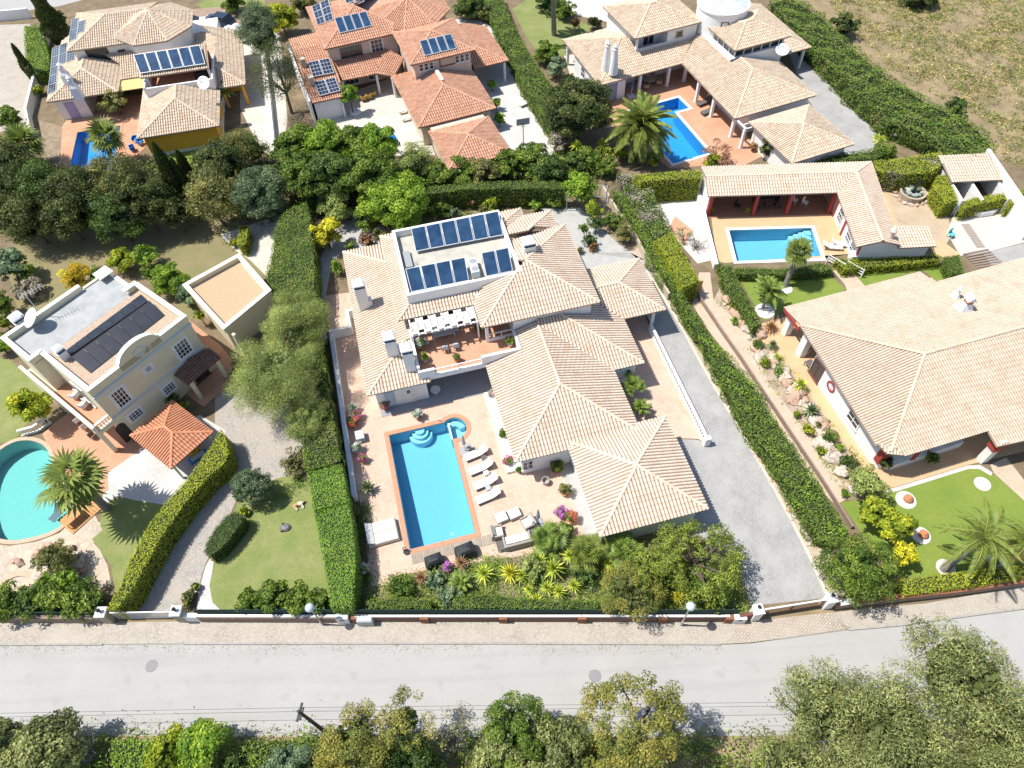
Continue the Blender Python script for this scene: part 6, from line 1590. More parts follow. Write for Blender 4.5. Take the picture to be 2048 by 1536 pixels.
def palm(name, label, cx, cy, zc, rpx, meshes, n=30, base=None, group=None, lo=-25, hi=75, tr=.2, L0=2.4, cat='palm tree', skirt=None, tm=None, spread=0.0):
 """crown centre at height zc over pixel cx, cy (the base may be elsewhere: a leaning trunk)"""
 c = P(cx, cy, zc); b = P(*base, 0) if base else (c[0], c[1], 0)
 root = thing(name, label, cat, b, 0, group)
 sc = pxlen(c, rpx) / (L0 * .88)
 if zc > .3:
  mb = MB(); k = 10
  m_ = [np.array(b) + (np.array(c) - np.array(b)) * np.array([t ** 1.3, t ** 1.3, t]) for t in np.linspace(0, 1, k)]
  mb.tube(m_, [tr * (1.35 - .45 * t + (.06 if i % 2 else 0)) for i, t in enumerate(np.linspace(0, 1, k))], 9)
  mb.build('trunk', tm or PALMB, root)
 off = Vector(c) - Vector(b)
 for i in range(n):
  me = meshes[i % len(meshes)]
  o = bpy.data.objects.new(me.name.split('.')[0], me); COL.objects.link(o); o.parent = root
  el = lo + (hi - lo) * ((i + .5) / n) ** 1.0 + random.uniform(-6, 6)
  o.location = off + Vector((random.gauss(0, 1), random.gauss(0, 1), random.uniform(-.3, .3))) * spread * sc; o.rotation_euler = (random.uniform(-.5, .5) if spread else random.uniform(-.25, .25), -math.radians(el), i * 2.39996 + random.uniform(-.2, .2))
  s = sc * random.uniform(.85, 1.1); o.scale = (s, s, s)
 if skirt:
  for i in range(9):
   o = bpy.data.objects.new('dead_frond', skirt[0]); COL.objects.link(o); o.parent = root
   o.location = off; o.rotation_euler = (0, math.radians(35 + 20 * random.random()), i * .7); s = sc * .9; o.scale = (s, s, s)
 return root
def yucca(label, heads, mesh, zc=.9, name='yucca', group=None, cat='yucca', stem=True):
 """heads: [(cx, cy, rpx, z)]"""
 p0 = P(heads[0][0], heads[0][1], heads[0][3]); root = thing(name, label, cat, (p0[0], p0[1], 0), 0, group)
 for cx, cy, rpx, z_ in heads:
  c = P(cx, cy, z_); o = bpy.data.objects.new('rosette', mesh[0] if len(mesh) == 1 else random.choice(mesh)); COL.objects.link(o); o.parent = root
  o.location = Vector(c) - Vector((p0[0], p0[1], 0)); s = pxlen(c, rpx) / .66; o.scale = (s, s, s); o.rotation_euler = (0, 0, random.random() * 6)
  if stem and z_ > .35:
   mb = MB(); mb.tube([(p0[0] + (c[0] - p0[0]) * .6, p0[1] + (c[1] - p0[1]) * .6, 0), tuple(c)], [.09, .06], 6); mb.build('stem', BARKG, root)
 return root
def twigs(name, label, cx, cy, rpx, h, m=BARKG, cat='shrub', n=26, group=None):
 """a bare, leafless shrub"""
 b = P(cx, cy, 0); r = pxlen(b, rpx); root = thing(name, label, cat, b, 0, group); mb = MB()
 for i in range(n):
  a = random.random() * 6.28; e = np.array(b) + np.array([math.cos(a) * r * random.uniform(.2, 1), math.sin(a) * r * random.uniform(.2, 1), h * random.uniform(.5, 1)])
  mid = np.array(b) + (e - np.array(b)) * .5 + RNG.normal(0, .12 * r, 3)
  mid[2] = max(.1, mid[2])
  mb.tube([b, mid, e], [.035, .022, .008], 4, cap=False)
  for k in range(4):
   s = mid + (e - mid) * random.random(); mb.tube([s, s + RNG.normal(0, .22 * r, 3)], [.014, .006], 3, cap=False)
 mb.build('branches', m, root); return root
H = hedge
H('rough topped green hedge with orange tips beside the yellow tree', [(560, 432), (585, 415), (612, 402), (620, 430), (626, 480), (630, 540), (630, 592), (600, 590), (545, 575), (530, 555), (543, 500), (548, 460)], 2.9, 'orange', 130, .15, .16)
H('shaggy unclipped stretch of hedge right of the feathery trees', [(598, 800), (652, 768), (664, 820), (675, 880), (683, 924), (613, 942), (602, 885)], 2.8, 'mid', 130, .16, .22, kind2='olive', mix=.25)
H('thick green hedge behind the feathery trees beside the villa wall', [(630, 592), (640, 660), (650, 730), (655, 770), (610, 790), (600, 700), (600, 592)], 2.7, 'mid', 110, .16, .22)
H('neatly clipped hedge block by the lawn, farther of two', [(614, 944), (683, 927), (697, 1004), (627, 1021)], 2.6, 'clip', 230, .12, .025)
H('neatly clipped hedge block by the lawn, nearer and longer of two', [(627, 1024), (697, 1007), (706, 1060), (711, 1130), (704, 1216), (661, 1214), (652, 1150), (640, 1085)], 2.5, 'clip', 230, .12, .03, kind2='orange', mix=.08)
H('long curved clipped hedge with yellow green top around the gazebo court', [(425, 886), (440, 858), (449, 868), (458, 905), (450, 925), (411, 960), (369, 1008), (324, 1071), (284, 1142), (262, 1185), (232, 1219), (214, 1217), (240, 1168), (254, 1129), (291, 1058), (337, 997), (380, 950), (405, 915)], 2.2, 'clipy', 200, .12, .04)
H('long green hedge between the grey driveway and the sandy path', [(1221, 380), (1253, 388), (1298, 467), (1319, 507), (1340, 544), (1356, 580), (1395, 625), (1427, 675), (1474, 728), (1513, 770), (1548, 830), (1588, 889), (1634, 961), (1674, 1028), (1698, 1062), (1670, 1085), (1639, 1080), (1594, 1001), (1553, 934), (1500, 862), (1472, 813), (1448, 762), (1411, 691), (1374, 638), (1351, 591), (1330, 559), (1306, 528), (1285, 480), (1264, 446)], 1.6, 'mid', 125, .17, .26, kind2='lime', mix=.2)
H('tangled strip of dry grey and green creeper along the boundary', [(1235, 345), (1290, 350), (1308, 390), (1330, 430), (1345, 465), (1310, 478), (1285, 440), (1262, 395)], 2.0, 'mid', 100, .18, .25, kind2='grey', mix=.45)
H('farther bright yellow green clipped hedge block by the white court', [(1308, 482), (1345, 462), (1362, 486), (1366, 506), (1330, 513)], 2.4, 'clipy', 220, .12, .05)
H('nearer bright yellow green clipped hedge block by the wooden gate', [(1330, 515), (1368, 507), (1400, 560), (1366, 577)], 2.4, 'clipy', 220, .12, .05)
H('low trimmed hedge inside the street wall, left end by the hedge block', [(733, 1199), (800, 1194), (862, 1197), (862, 1218), (733, 1219)], 1.3, 'mid', 170, .13, .08, kind2='orange', mix=.1)
H('low trimmed hedge inside the street wall below the yuccas', [(905, 1192), (960, 1186), (1020, 1192), (1100, 1200), (1195, 1200), (1195, 1219), (905, 1218)], 1.3, 'mid', 170, .13, .08)
H('tall dark clipped hedge behind the middle villa garden', [(840, 376), (920, 366), (1000, 362), (1100, 362), (1132, 366), (1132, 377), (1000, 377), (920, 380), (842, 391)], 2.6, 'mid', 110, .16, .08)
H('diagonal hedge between the orange villa lane and the lawn', [(958, -20), (1000, -20), (1022, 40), (1055, 100), (1090, 150), (1125, 195), (1125, 245), (1105, 258), (1085, 235), (1050, 178), (1000, 75)], 1.8, 'mid', 90, .2, .18)
H('wide bushy hedge between the tower villa lane and the dry field', [(1540, 2), (1582, -12), (1650, 32), (1693, 78), (1735, 112), (1776, 148), (1834, 184), (1869, 205), (1928, 232), (1962, 254), (1990, 285), (1994, 318), (1940, 330), (1900, 320), (1880, 285), (1830, 262), (1775, 243), (1741, 209), (1709, 182), (1660, 128), (1607, 80)], 2.2, 'mid', 70, .24, .38, kind2='olive', mix=.15)
H('dark clipped hedge with pale dry patches behind the fountain', [(1748, 322), (1800, 316), (1880, 304), (1900, 322), (1868, 344), (1800, 348), (1756, 342)], 2.4, 'clipy', 150, .14, .08, kind2='grey', mix=.18)
H('low hedge on the back of the pool house roof line by the clay roof', [(1570, 326), (1650, 308), (1735, 300), (1790, 285), (1795, 300), (1745, 318), (1660, 322), (1575, 332)], 1.6, 'mid', 100, .18, .2)
H('yellow green clipped hedge between the fountain and the store shed', [(1874, 352), (1893, 347), (1917, 400), (1890, 408), (1868, 374)], 1.9, 'clipy', 200, .13, .05)
H('clipped hedge in front of the store shed', [(1926, 402), (1960, 392), (2015, 385), (2019, 398), (1960, 408), (1930, 416)], 1.7, 'clipy', 200, .13, .05)
H('clipped hedge cut by the right edge of the photo beside the shed', [(2024, 382), (2070, 374), (2070, 404), (2020, 408)], 1.7, 'clipy', 200, .13, .05)
H('tall yellow topped hedge left of the pool house', [(1268, 350), (1330, 343), (1402, 340), (1404, 356), (1330, 360), (1282, 364)], 2.9, 'clipy', 150, .14, .06)
H('low hedge along the near side of the pool house terrace', [(1470, 534), (1560, 536), (1640, 524), (1664, 530), (1668, 540), (1640, 545), (1560, 549), (1472, 549)], 1.0, 'mid', 170, .13, .06, kind2='orange', mix=.08)
H('low hedge from the rail gate to the clipped shrub cube', [(1668, 516), (1760, 514), (1870, 507), (1884, 514), (1880, 522), (1800, 530), (1690, 540)], 1.0, 'yelgreen', 150, .13, .08)
H('clipped shrub cube at the steps by the big roof', [(1888, 512), (1920, 509), (1926, 530), (1930, 546), (1902, 550)], 1.3, 'mid', 190, .13, .05)
H('curving low hedge between the palm lawn and the rockery', [(1436, 526), (1466, 530), (1478, 562), (1500, 600), (1522, 645), (1506, 660), (1482, 622), (1450, 575)], 1.1, 'mid', 130, .16, .14)
H('yellow green hedge on the brown wall at the bottom right', [(1800, 1159), (1890, 1146), (1950, 1141), (2070, 1126), (2070, 1152), (1950, 1172), (1810, 1190)], 1.35, 'clipy', 190, .12, .04)
H('bright hedge beside the pale yard at the top left', [(48, 52), (78, 50), (98, 110), (98, 138), (72, 148), (50, 118)], 1.6, 'lime', 100, .18, .12)
H('rounded clipped bank of shrub on the edge of the big lawn', [(407, 1103), (413, 1082), (430, 1055), (452, 1030), (470, 1022), (486, 1028), (484, 1045), (462, 1075), (440, 1098), (420, 1112)], 1.5, 'deep', 230, .11, .04, name='clipped_shrub', cat='shrub')
H('small clipped hedge with rounded end by the path of the dry lawn', [(478, 452), (496, 450), (494, 478), (486, 492), (474, 488)], 1.5, 'clipy', 190, .12, .04)
H('leafy hedge cut square along the bottom edge left of the centre', [(222, 1480), (312, 1478), (316, 1560), (224, 1560)], 1.6, 'lime', 120, .16, .1)
H('ragged creeper hedge along the bottom edge below the street pole', [(470, 1482), (640, 1478), (660, 1560), (480, 1560)], 1.3, 'mid', 110, .17, .2)
PL = plant
def SH(l, *a, **k): return plant('shrub', l, 'shrub', *a, **k)
def TR(l, *a, **k): return plant('tree', l, 'tree', *a, **k)
for i, (x, y, r_, z_) in enumerate([(15, 330, 42, 5), (25, 400, 52, 5), (92, 382, 48, 5.5), (160, 398, 52, 5.5), (236, 376, 52, 5.5), (282, 398, 46, 5.2), (60, 440, 46, 4), (130, 432, 46, 4.2), (236, 436, 46, 4), (350, 424, 30, 3.6), (424, 392, 44, 5), (440, 332, 40, 5)]):
 TR(['dark evergreen tree at the left edge above the dry lawn', 'broad dark evergreen with lighter tips near the left edge of the tree row', 'dark evergreen third from the left in the row behind the dry lawn', 'dense dark tree in the row directly below the bare bed and blue pool', 'dark tree touching the near end of the blue pool', 'widest dark tree of the row left of the three thin cypresses', 'low dark tree casting shade on the left end of the dry lawn', 'low dark tree over the shaded lawn below the pool palm', 'low dark tree in front of the pool tree, over the lawn edge', 'dark tree among the thin cypresses', 'dark spreading tree left of the blue green round tree', 'olive dark tree below the ochre wall'][i], x, y, r_ * 1.12, z_ * .78, ('dark', 'dark', 'deep', 'dark', 'olive', 'dark')[i % 6], 1.0, group='dark evergreens in a row behind the dry lawn', dens=62, leaf=.27, spiky=.55, clump=.26, asp=.4)
for i, (b_, t_, r_) in enumerate([((374, 418), (309, 285), .95), ((391, 416), (363, 318), .75), ((396, 388), (374, 302), .75)]):
 cypress(['tallest thin cypress leaning toward the ochre walled villa', 'shortest of the three thin cypresses in the dark tree row', 'thin cypress nearest the round blue green tree'][i], b_, t_, r_, group='thin cypresses in the dark tree row')
cypress('tall dark cypress left of the sand tiled villa, nearer the villa', (128, 92), (62, -6), 1.5); cypress('tall dark cypress at the top edge beyond the pale road', (112, 62), (60, -30), 1.2)
cypress('narrow cypress along the white yard wall on the far left', (72, 166), (22, 88), .6)
SH('small yellow green shrub by the left eave of the sand tiled villa', 77, 181, 11, .7, 'yelgreen')
palm('fan_palm', 'bushy fan palm beside the bare bed at the far left', 48, 288, 3.0, 38, FAN, 28, L0=1.6, lo=-45)
palm('fan_palm', 'fan palm leaning over the deep blue pool', 212, 276, 3.5, 38, FAN, 26, base=(226, 320), L0=1.6, lo=-45)
SH('dark bushy climber on the porch of the sand tiled villa', 230, 206, 27, 1.5, 'olive', .9)
SH('shrub at the foot of the yard wall far left', 20, 238, 26, 1.4, 'mid')
palm('banana_plant', 'banana like plant at the ochre column of the sand tiled villa', 446, 190, 1.8, 24, FR_G, 12, L0=2.4, lo=0, cat='plant', tr=.07)
PL('conifer', 'blue grey conifer beside the parked cars at the top', 'conifer', 522, 68, 40, 4.5, 'blue', 1.3, dens=60, spiky=.4, clump=.28, asp=.3)
PL('conifer', 'sparse dark conifer with bare trunk between the two top villas', 'conifer', 560, 150, 52, 5.0, 'dark', 1.2, dens=16, core=0, spiky=.8, clump=.3, asp=.25, trunk=BARK)
PL('conifer', 'spiky olive conifer at the right of the ochre garden wall', 'conifer', 478, 296, 34, 3.0, 'olive', 1.1, dens=60, spiky=.7, asp=.28, core=.5)
PL('conifer', 'small spiky conifer by the pale drive near the round blue green tree', 'conifer', 508, 300, 24, 2.5, 'deep', 1.3, dens=60, spiky=.7, asp=.28, core=.5)
TR('round blue green leafy tree at the corner of the dry lawn', 522, 388, 55, 3.6, 'blue', .85, dens=75, leaf=.2)
SH('clipped ball shrub by the small hedge of the dry lawn', 466, 485, 13, .6, 'clipy', leaf=.12, dens=140)
TR('yellow green bushy tree by the top edge right of the cars', 563, 38, 30, 2.2, 'yelgreen'); SH('olive shrub on the small lawn at the top edge', 465, 8, 22, 1.2, 'mid'); SH('dark shrub at the top edge left of the orange roof', 605, 6, 24, 1.5, 'olive')
SH('shrubs right of the tall cypress by the villa roof', 118, 40, 18, 1.4, 'mid')
for i, (x, y, r_, z_, k_) in enumerate([(598, 300, 48, 4.2, 'mid'), (650, 292, 46, 4.5, 'lime'), (704, 296, 44, 4, 'mid'), (752, 292, 42, 4.2, 'lime'), (610, 352, 46, 4, 'mid'), (668, 350, 48, 4, 'deep'), (738, 348, 50, 4, 'mid'), (560, 350, 28, 3, 'deep')]):
 TR(['light green tree at the left end of the clump beside the blue pool', 'tallest bright green tree of the clump in front of the pale patio', 'green tree of the clump directly in front of the blue pool', 'bright green tree covering the right end of the blue pool', 'green tree in the front row next to the blue green round tree', 'darker green tree in the middle of the front row below the pool clump', 'green tree at the right end of the front row above the lime tree', 'small dark tree wedged between the clump and the blue green round tree'][i], x, y, r_, z_, k_, .85, dens=62, leaf=.27, group='green trees around the free form pool')
TR('small round patio tree with a ring planter beside the photovoltaic roof', 698, 190, 19, 2.6, 'lime', .95, dens=100, leaf=.2)
TR('pale feathery grey green tree beside the low orange roof', 828, 322, 38, 3, 'feather', dens=55, leaf=.2, asp=.3)
for i, (x, y, r_, k_) in enumerate([(880, 352, 30, 'mid'), (925, 345, 32, 'mid'), (972, 345, 30, 'olive'), (1012, 330, 30, 'mid'), (1062, 320, 36, 'mid'), (1096, 345, 34, 'deep')]):
 SH(['bushy shrub at the left end of the bank below the orange roof', 'leafy shrub second from the left below the orange roof', 'brownish shrub in the middle of the bank below the orange roof', 'shrub at the right corner of the low orange roof', 'tall bright shrub at the end of the gravel lane', 'dark shrub above the tall clipped hedge, right end of the bank'][i], x, y, r_, 1.8, k_, .9, dens=65, group='shrub bank below the orange roofed villa')
for i, (x, y, r_) in enumerate([(984, 168, 11), (992, 205, 12), (998, 238, 13)]): SH(['farthest rounded shrub against the right wall of the orange villa', 'middle rounded shrub against the right wall of the orange villa', 'nearest rounded shrub against the right wall of the orange villa'][i], x, y, r_, 1.0, 'lime', group='rounded shrubs on the gravel lane')
SH('dark shrub at the top edge right of the orange turret', 938, 14, 28, 1.6, 'deep'); SH('olive brown shrub beside the diagonal hedge at the top edge', 966, 26, 18, 1.2, 'olive')
# top right
TR('large dark olive tree between the gravel lane and the white villa', 1158, 218, 62, 3.6, 'dark', .85, dens=70, leaf=.24, spiky=.2)
SH('bright green round shrub on the lawn by the white villa', 1095, 103, 25, 1.5, 'mid', dens=90); SH('silver leaved round shrub next to the bright green one', 1113, 135, 21, 1.3, 'silver', dens=90)
for i, (x, y, r_, k_) in enumerate([(1100, 8, 24, 'deep'), (1132, 22, 20, 'mid'), (1190, 44, 14, 'olive'), (1150, 46, 10, 'brown')]): SH(['shrub at the top edge behind the lawn palm trunk', 'shrub on the gravel yard edge at the top', 'small olive shrub at the wall of the white villa', 'low rusty shrub bordering the upper lawn'][i], x, y, r_, 1.0, k_)
palm('palm_tree', 'tall bare palm trunk rising from the upper lawn beyond the top edge', 1103, -60, 9.0, 70, FR_G, 24, base=(1108, 70), tr=.26)
palm('date_palm', 'large date palm with arching fronds at the bright blue pool', 1281, 262, 3.4, 68, FR_P, 60, lo=-35, hi=80, tr=.32, L0=2.4, tm=BARK)
for i, (x, y, r_) in enumerate([(1152, 292, 17), (1205, 290, 18)]): yucca(['left yucca below the dark olive tree', 'right yucca between the dark olive tree and the date palm'][i], [(x, y, r_, 1.3), (x + 8, y + 14, r_ * .8, .8)], ROS)
for i, (x, y, r_, k_) in enumerate([(1122, 282, 22, 'grey'), (1180, 318, 28, 'mid'), (1145, 330, 26, 'deep'), (1215, 335, 22, 'mid'), (1240, 305, 16, 'yelgreen'), (1312, 316, 16, 'yelgreen')]): SH(['greyish shrub at the end of the gravel lane', 'green shrub left of the date palm', 'dark shrub beside the tall clipped hedge end', 'shrub at the foot of the date palm', 'yellow green shrub left of the date palm trunk', 'yellow green shrub right of the date palm trunk'][i], x, y, r_, 1.2, k_)
SH('wispy reddish shrub at the near end of the bright blue pool', 1432, 308, 26, 1.2, 'red', dens=35, core=0, leaf=.18); SH('low yellow green shrub under the wispy reddish one', 1425, 324, 18, .6, 'yelgreen')
SH('rounded brownish shrub at the white garage wall', 1540, 298, 22, 1.2, 'dark'); SH('orange shrub by the garage door of the white villa', 1506, 292, 9, .6, 'brown')
yucca('cluster of bright yellow yuccas before the bushy hedge', [(1858, 262, 15, 1.0), (1882, 250, 16, 1.4), (1902, 268, 15, 1.1), (1878, 278, 15, .9), (1895, 288, 14, .7), (1846, 278, 12, .6)], ROSY)
yucca('green and yellow yucca at the end of the grey lane', [(1760, 284, 17, .9), (1752, 276, 12, .7)], ROS)
SH('grey twiggy shrub beside the grey lane yucca', 1798, 268, 17, .7, 'grey', dens=60); SH('green shrub at the corner of the pool house roof', 1768, 305, 20, 1.0, 'mid')
SH('large dark bush in the dry field by the hedge', 1690, 52, 26, 1.5, 'dark', dens=60); SH('dark green bush in the dry field near the hedge end', 1912, 216, 20, 1.2, 'deep'); SH('dark bush at the top edge of the dry field', 1840, -6, 32, 1.2, 'dark')
# middle garden
TR('broad bright lime green tree behind the middle villa', 790, 404, 66, 2.6, 'lime', .6, dens=70, leaf=.24, clump=.3); SH('green shrub at the left foot of the lime tree', 733, 436, 25, 1.3, 'mid')
TR('small bright green tree at the metal frame behind the villa', 1160, 372, 32, 2.6, 'lime', .9, dens=80)
TR('bright yellow leaved small tree by the garden path', 650, 466, 30, 2.0, 'yellow', 1.0, dens=60, clump=.28)
SH('pale grey green shrub above the yellow tree', 672, 412, 36, 1.6, 'feather'); SH('dark shrub in the shade by the tall hedge corner', 640, 400, 28, 1.6, 'deep')
for i, (x, y, r_, k_) in enumerate([(880, 422, 20, 'mid'), (908, 425, 13, 'blue'), (985, 409, 20, 'yelgreen'), (1047, 402, 13, 'yelgreen'), (1072, 411, 12, 'lime'), (1110, 402, 17, 'mid'), (946, 404, 12, 'red'), (1010, 400, 12, 'olive'), (735, 480, 17, 'red'), (760, 470, 16, 'olive'), (700, 490, 12, 'orange'), (855, 410, 14, 'red'), (966, 418, 10, 'olive'), (925, 395, 12, 'mid')]):
 SH(['green shrub behind the row of six collectors', 'small blue green shrub behind the row of six collectors', 'yellow green shrub at the back right corner of the flat roof', 'spiky yellow green shrub along the back bed', 'round light green shrub along the back bed', 'green shrub beside the metal frame', 'dark red shrub in the back bed', 'low olive shrub in the back bed under the hedge', 'reddish shrub at the left corner of the tiled roof', 'olive shrub at the left corner of the tiled roof', 'small orange tipped shrub on the garden path', 'reddish shrub right of the lime tree', 'small dry shrub in the back bed', 'green shrub right under the tall dark hedge'][i], x, y, r_, .8, k_, .85, dens=80, leaf=.2, group='shrubs in the bed behind the villa')
for i, (x, y, r_, z_, k_) in enumerate([(1169, 457, 12, 1.3, 'mid'), (1180, 480, 15, .7, 'deep'), (1186, 494, 11, .45, 'brown'), (1188, 420, 20, 1.6, 'yelgreen'), (1192, 446, 16, 1.2, 'deep'), (1220, 440, 18, 1.1, 'mid'), (1246, 466, 22, 1.2, 'olive'), (1236, 440, 16, 1.0, 'mid'), (1160, 500, 8, .4, 'olive')]):
 SH(['clipped ball shrub on the gravel right of the villa roof', 'white flowering dark shrub under the clipped ball', 'rust brown dome shrub at the concrete yard', 'tall yellow green shrub at the metal frame', 'dark shrub below the tall yellow green one', 'rounded shrub between the yard and the tangled strip', 'olive shrub at the corner of the stone verge', 'small shrub against the boundary wall', 'low grey green shrub at the yard edge'][i], x, y, r_, z_, k_, .9, dens=100, leaf=.15, group='shrubs round the back yard of the villa')
SH('clipped box bush against the white garden wall top left', 676, 535, 14, 1.0, 'lime', 1.2, dens=130, leaf=.14)
for x, y, r_, l in ((588, 645, 66, 'feathery pale green tree hanging over the hedge, farthest of three'), (556, 750, 86, 'largest feathery pale green tree by the cobbled drive, middle of three'), (612, 838, 44, 'small feathery pale green tree by the olive dome, nearest of three')):
 PL('feathery_tree', l, 'tree', x, y, r_, 4.2 if r_ > 50 else 3, 'feather', .8, 1.15, dens=230, leaf=.13, asp=.28, clump=.2, core=.6, spiky=.7, ncl=75)
SH('dome shaped olive shrub at the edge of the lawn and cobbles', 590, 923, 29, 1.1, 'olive', .85, dens=120, leaf=.14)
SH('big clipped ball bush on the lawn, silvery green', 504, 974, 38, 1.7, 'blue', .95, dens=170, leaf=.12, core=.86, clump=.22, ncl=90)
SH('small yellow green plant between the ball bush and the clipped bank', 488, 1022, 10, .4, 'yelgreen'); SH('yellow flowering plant at the end of the clipped bank', 430, 1113, 9, .3, 'yellow', dens=60, core=0)
SH('grey lavender bush in the strip beside the entrance', 377, 1195, 11, .5, 'olive', .9, 2.2); SH('orange flowering plant at the head of the entrance strip', 391, 1172, 8, .4, 'orange')
for i, (x, y, r_) in enumerate([(505, 1200, 28), (552, 1196, 32), (602, 1198, 32), (642, 1203, 24)]): SH(['leftmost leafy shrub inside the street wall below the big lawn', 'bushy shrub second from the left below the big lawn', 'bright shrub behind the left street lamp', 'shrub squeezed between the lamp and the clipped hedge block'][i], x, y, r_, 1.3, 'mid', .9, dens=90, group='shrubs along the street wall below the lawn')
for i, (x, y, r_, k_) in enumerate([(14, 1205, 34, 'mid'), (62, 1206, 34, 'deep'), (112, 1196, 36, 'mid'), (165, 1198, 36, 'mid'), (135, 1162, 26, 'lime'), (192, 1208, 22, 'deep'), (90, 1168, 20, 'lime')]):
 SH(['tropical shrub in the bottom left garden corner', 'dark tropical shrub second along the bottom left wall', 'bright tropical shrub in the middle of the bottom left bed', 'tropical shrub at the right of the bottom left bed', 'light green shrub above the bottom left bed', 'dark shrub against the curved hedge foot', 'light shrub overhanging the small pond'][i], x, y, r_, 1.2, k_, .9, dens=70, leaf=.3, asp=.35, spiky=.4, group='tropical shrubs in the bottom left bed')
yucca('tuft of dry straw coloured grass among the tropical shrubs', [(84, 1196, 20, .9), (45, 1180, 14, .7)], ROSY, stem=False, name='grass_tuft', cat='ornamental grass')
SH('rounded olive bush between the kidney pool and the small lawn', 108, 1112, 38, 1.6, 'olive', .85, dens=110, leaf=.16)
palm('fan_palm', 'large fan palm leaning over the turquoise pool', 146, 956, 5.0, 64, FAN, 30, L0=1.6, spread=.12, lo=-70, hi=55, tr=.24)
TR('yellow green lemon tree beside the balustrade of the yellow house', 60, 814, 38, 2.4, 'yelgreen', .8, dens=70, leaf=.26)
for i, (x, y, r_, z_, k_) in enumerate([(12, 530, 34, 2, 'silver'), (50, 542, 18, 1.4, 'mid'), (58, 580, 26, .8, 'grey'), (2, 606, 26, 1.6, 'mid'), (8, 645, 16, 1, 'yelgreen'), (0, 690, 22, 1.2, 'lime')]):
 SH(['silvery tree like shrub at the left edge of the dry lawn', 'green shrub against the silvery shrub', 'low grey twiggy shrub on the dry lawn', 'green bush cut by the left edge left of the yellow house', 'yellow bush at the left edge', 'bright shrub at the left edge above the side lawn'][i], x, y, r_, z_, k_, .85, dens=70)
SH('golden orange bush behind the yellow house parapet', 150, 553, 28, 1.6, 'gold', 1.0, dens=90, leaf=.18)
for i, (x, y, r_, k_) in enumerate([(246, 520, 28, 'yelgreen'), (292, 514, 24, 'lime'), (340, 562, 36, 'lime'), (372, 592, 24, 'silver'), (300, 545, 16, 'mid'), (400, 630, 12, 'yelgreen'), (192, 548, 18, 'mid')]):
 SH(['yellow green bush behind the right end of the yellow house', 'bright bush right behind the yellow green one', 'large light green bush between yellow house and garage', 'white speckled bush against the garage wall', 'small shrub in the gap by the roof corner', 'yellow green creeper at the garage wall foot', 'low green shrub beside the golden bush'][i], x, y, r_, 1.4, k_, .9, dens=80, leaf=.2)
SH('small shrub at the end of the yellow house path', 476, 742, 17, .8, 'mid'); SH('clipped box shrub behind the gazebo roof', 365, 812, 13, .9, 'clipy', dens=150, leaf=.12); SH('dark shrub between gazebo and wall of the yellow house', 346, 800, 14, .9, 'deep')
# right property
palm('strelitzia', 'giant strelitzia clump on the white stone ring', 1536, 588, 2.0, 36, FR_G, 20, lo=5, hi=80, L0=2.4, cat='plant', tr=.09); palm('strelitzia', 'smaller strelitzia clump behind the giant one', 1528, 570, 1.5, 24, FR_G, 14, lo=5, hi=80, L0=2.4, cat='plant', tr=.08)
palm('fan_palm', 'shaggy fan palm with a brown trunk on the palm lawn', 1597, 504, 4.0, 28, FAN, 40, base=(1570, 572), L0=1.6, lo=-60, tr=.2)
yucca('reddish agave on the orange path corner', [(1541, 656, 20, .3)], ROSR, stem=False, name='agave', cat='agave')
for i, (x, y, r_, m_, h_) in enumerate([(1600, 770, 20, ROS, .7), (1622, 822, 22, ROSB, .6), (1545, 690, 14, ROSB, .4), (1552, 715, 13, ROS, .3)]): yucca(['yucca in the rockery opposite the rattan chairs', 'large blue green yucca in the middle of the rockery', 'small blue agave at the top of the rockery', 'straw green tuft in the upper rockery'][i], [(x, y, r_, h_)], m_)
for i, (x, y, r_, k_) in enumerate([(1658, 876, 20, 'mid'), (1692, 922, 22, 'deep'), (1615, 858, 13, 'yelgreen'), (1642, 902, 12, 'yelgreen'), (1690, 985, 9, 'lime'), (1594, 828, 9, 'yelgreen'), (1500, 650, 14, 'yelgreen'), (1514, 690, 12, 'mid'), (1530, 725, 12, 'yelgreen'), (1560, 742, 13, 'lime'), (1640, 850, 10, 'olive'), (1680, 895, 9, 'lime'), (1712, 948, 12, 'mid'), (1470, 640, 8, 'lime'), (1470, 610, 9, 'yelgreen')]):
 SH(['green shrub on the rockery halfway down', 'dark shrub on the rockery lower down', 'yellow green cushion plant on the rockery', 'lower yellow green cushion plant on the rockery', 'small light cushion at the rockery foot', 'tiny yellow cushion beside the sandy path', 'yellow green shrub at the rockery top near the hedge', 'green cushion near the sandy path top', 'yellow cushion below the agave', 'bright groundcover patch by the orange path', 'olive cushion between boulders', 'light green cushion above the dark shrub', 'green shrub next to the corner tree', 'light cushion by the curving hedge end', 'yellow cushion by the curving hedge'][i], x, y, r_, .45, k_, .7, dens=110, leaf=.15, group='plants on the rockery')
TR('small loose tree at the corner of the orange path and lawn', 1740, 966, 36, 1.6, 'feather', .9, dens=80, leaf=.2)
TR('lemon tree with yellow leaves, farthest of three on the lawn edge', 1741, 1022, 30, 1.9, 'yelgreen', .9, dens=85, group='lemon trees at the lawn edge'); TR('lemon tree with yellow leaves, middle of three on the lawn edge', 1792, 1056, 36, 2.0, 'yelgreen', .9, dens=85, group='lemon trees at the lawn edge'); TR('yellowest lemon tree, nearest of three on the lawn edge', 1806, 1102, 28, 1.8, 'yellow', .9, dens=55, group='lemon trees at the lawn edge')
TR('broad green tree overhanging the street wall at the gate', 1716, 1140, 76, 2.8, 'mid', .75, dens=150, leaf=.15, clump=.2, spiky=.3)
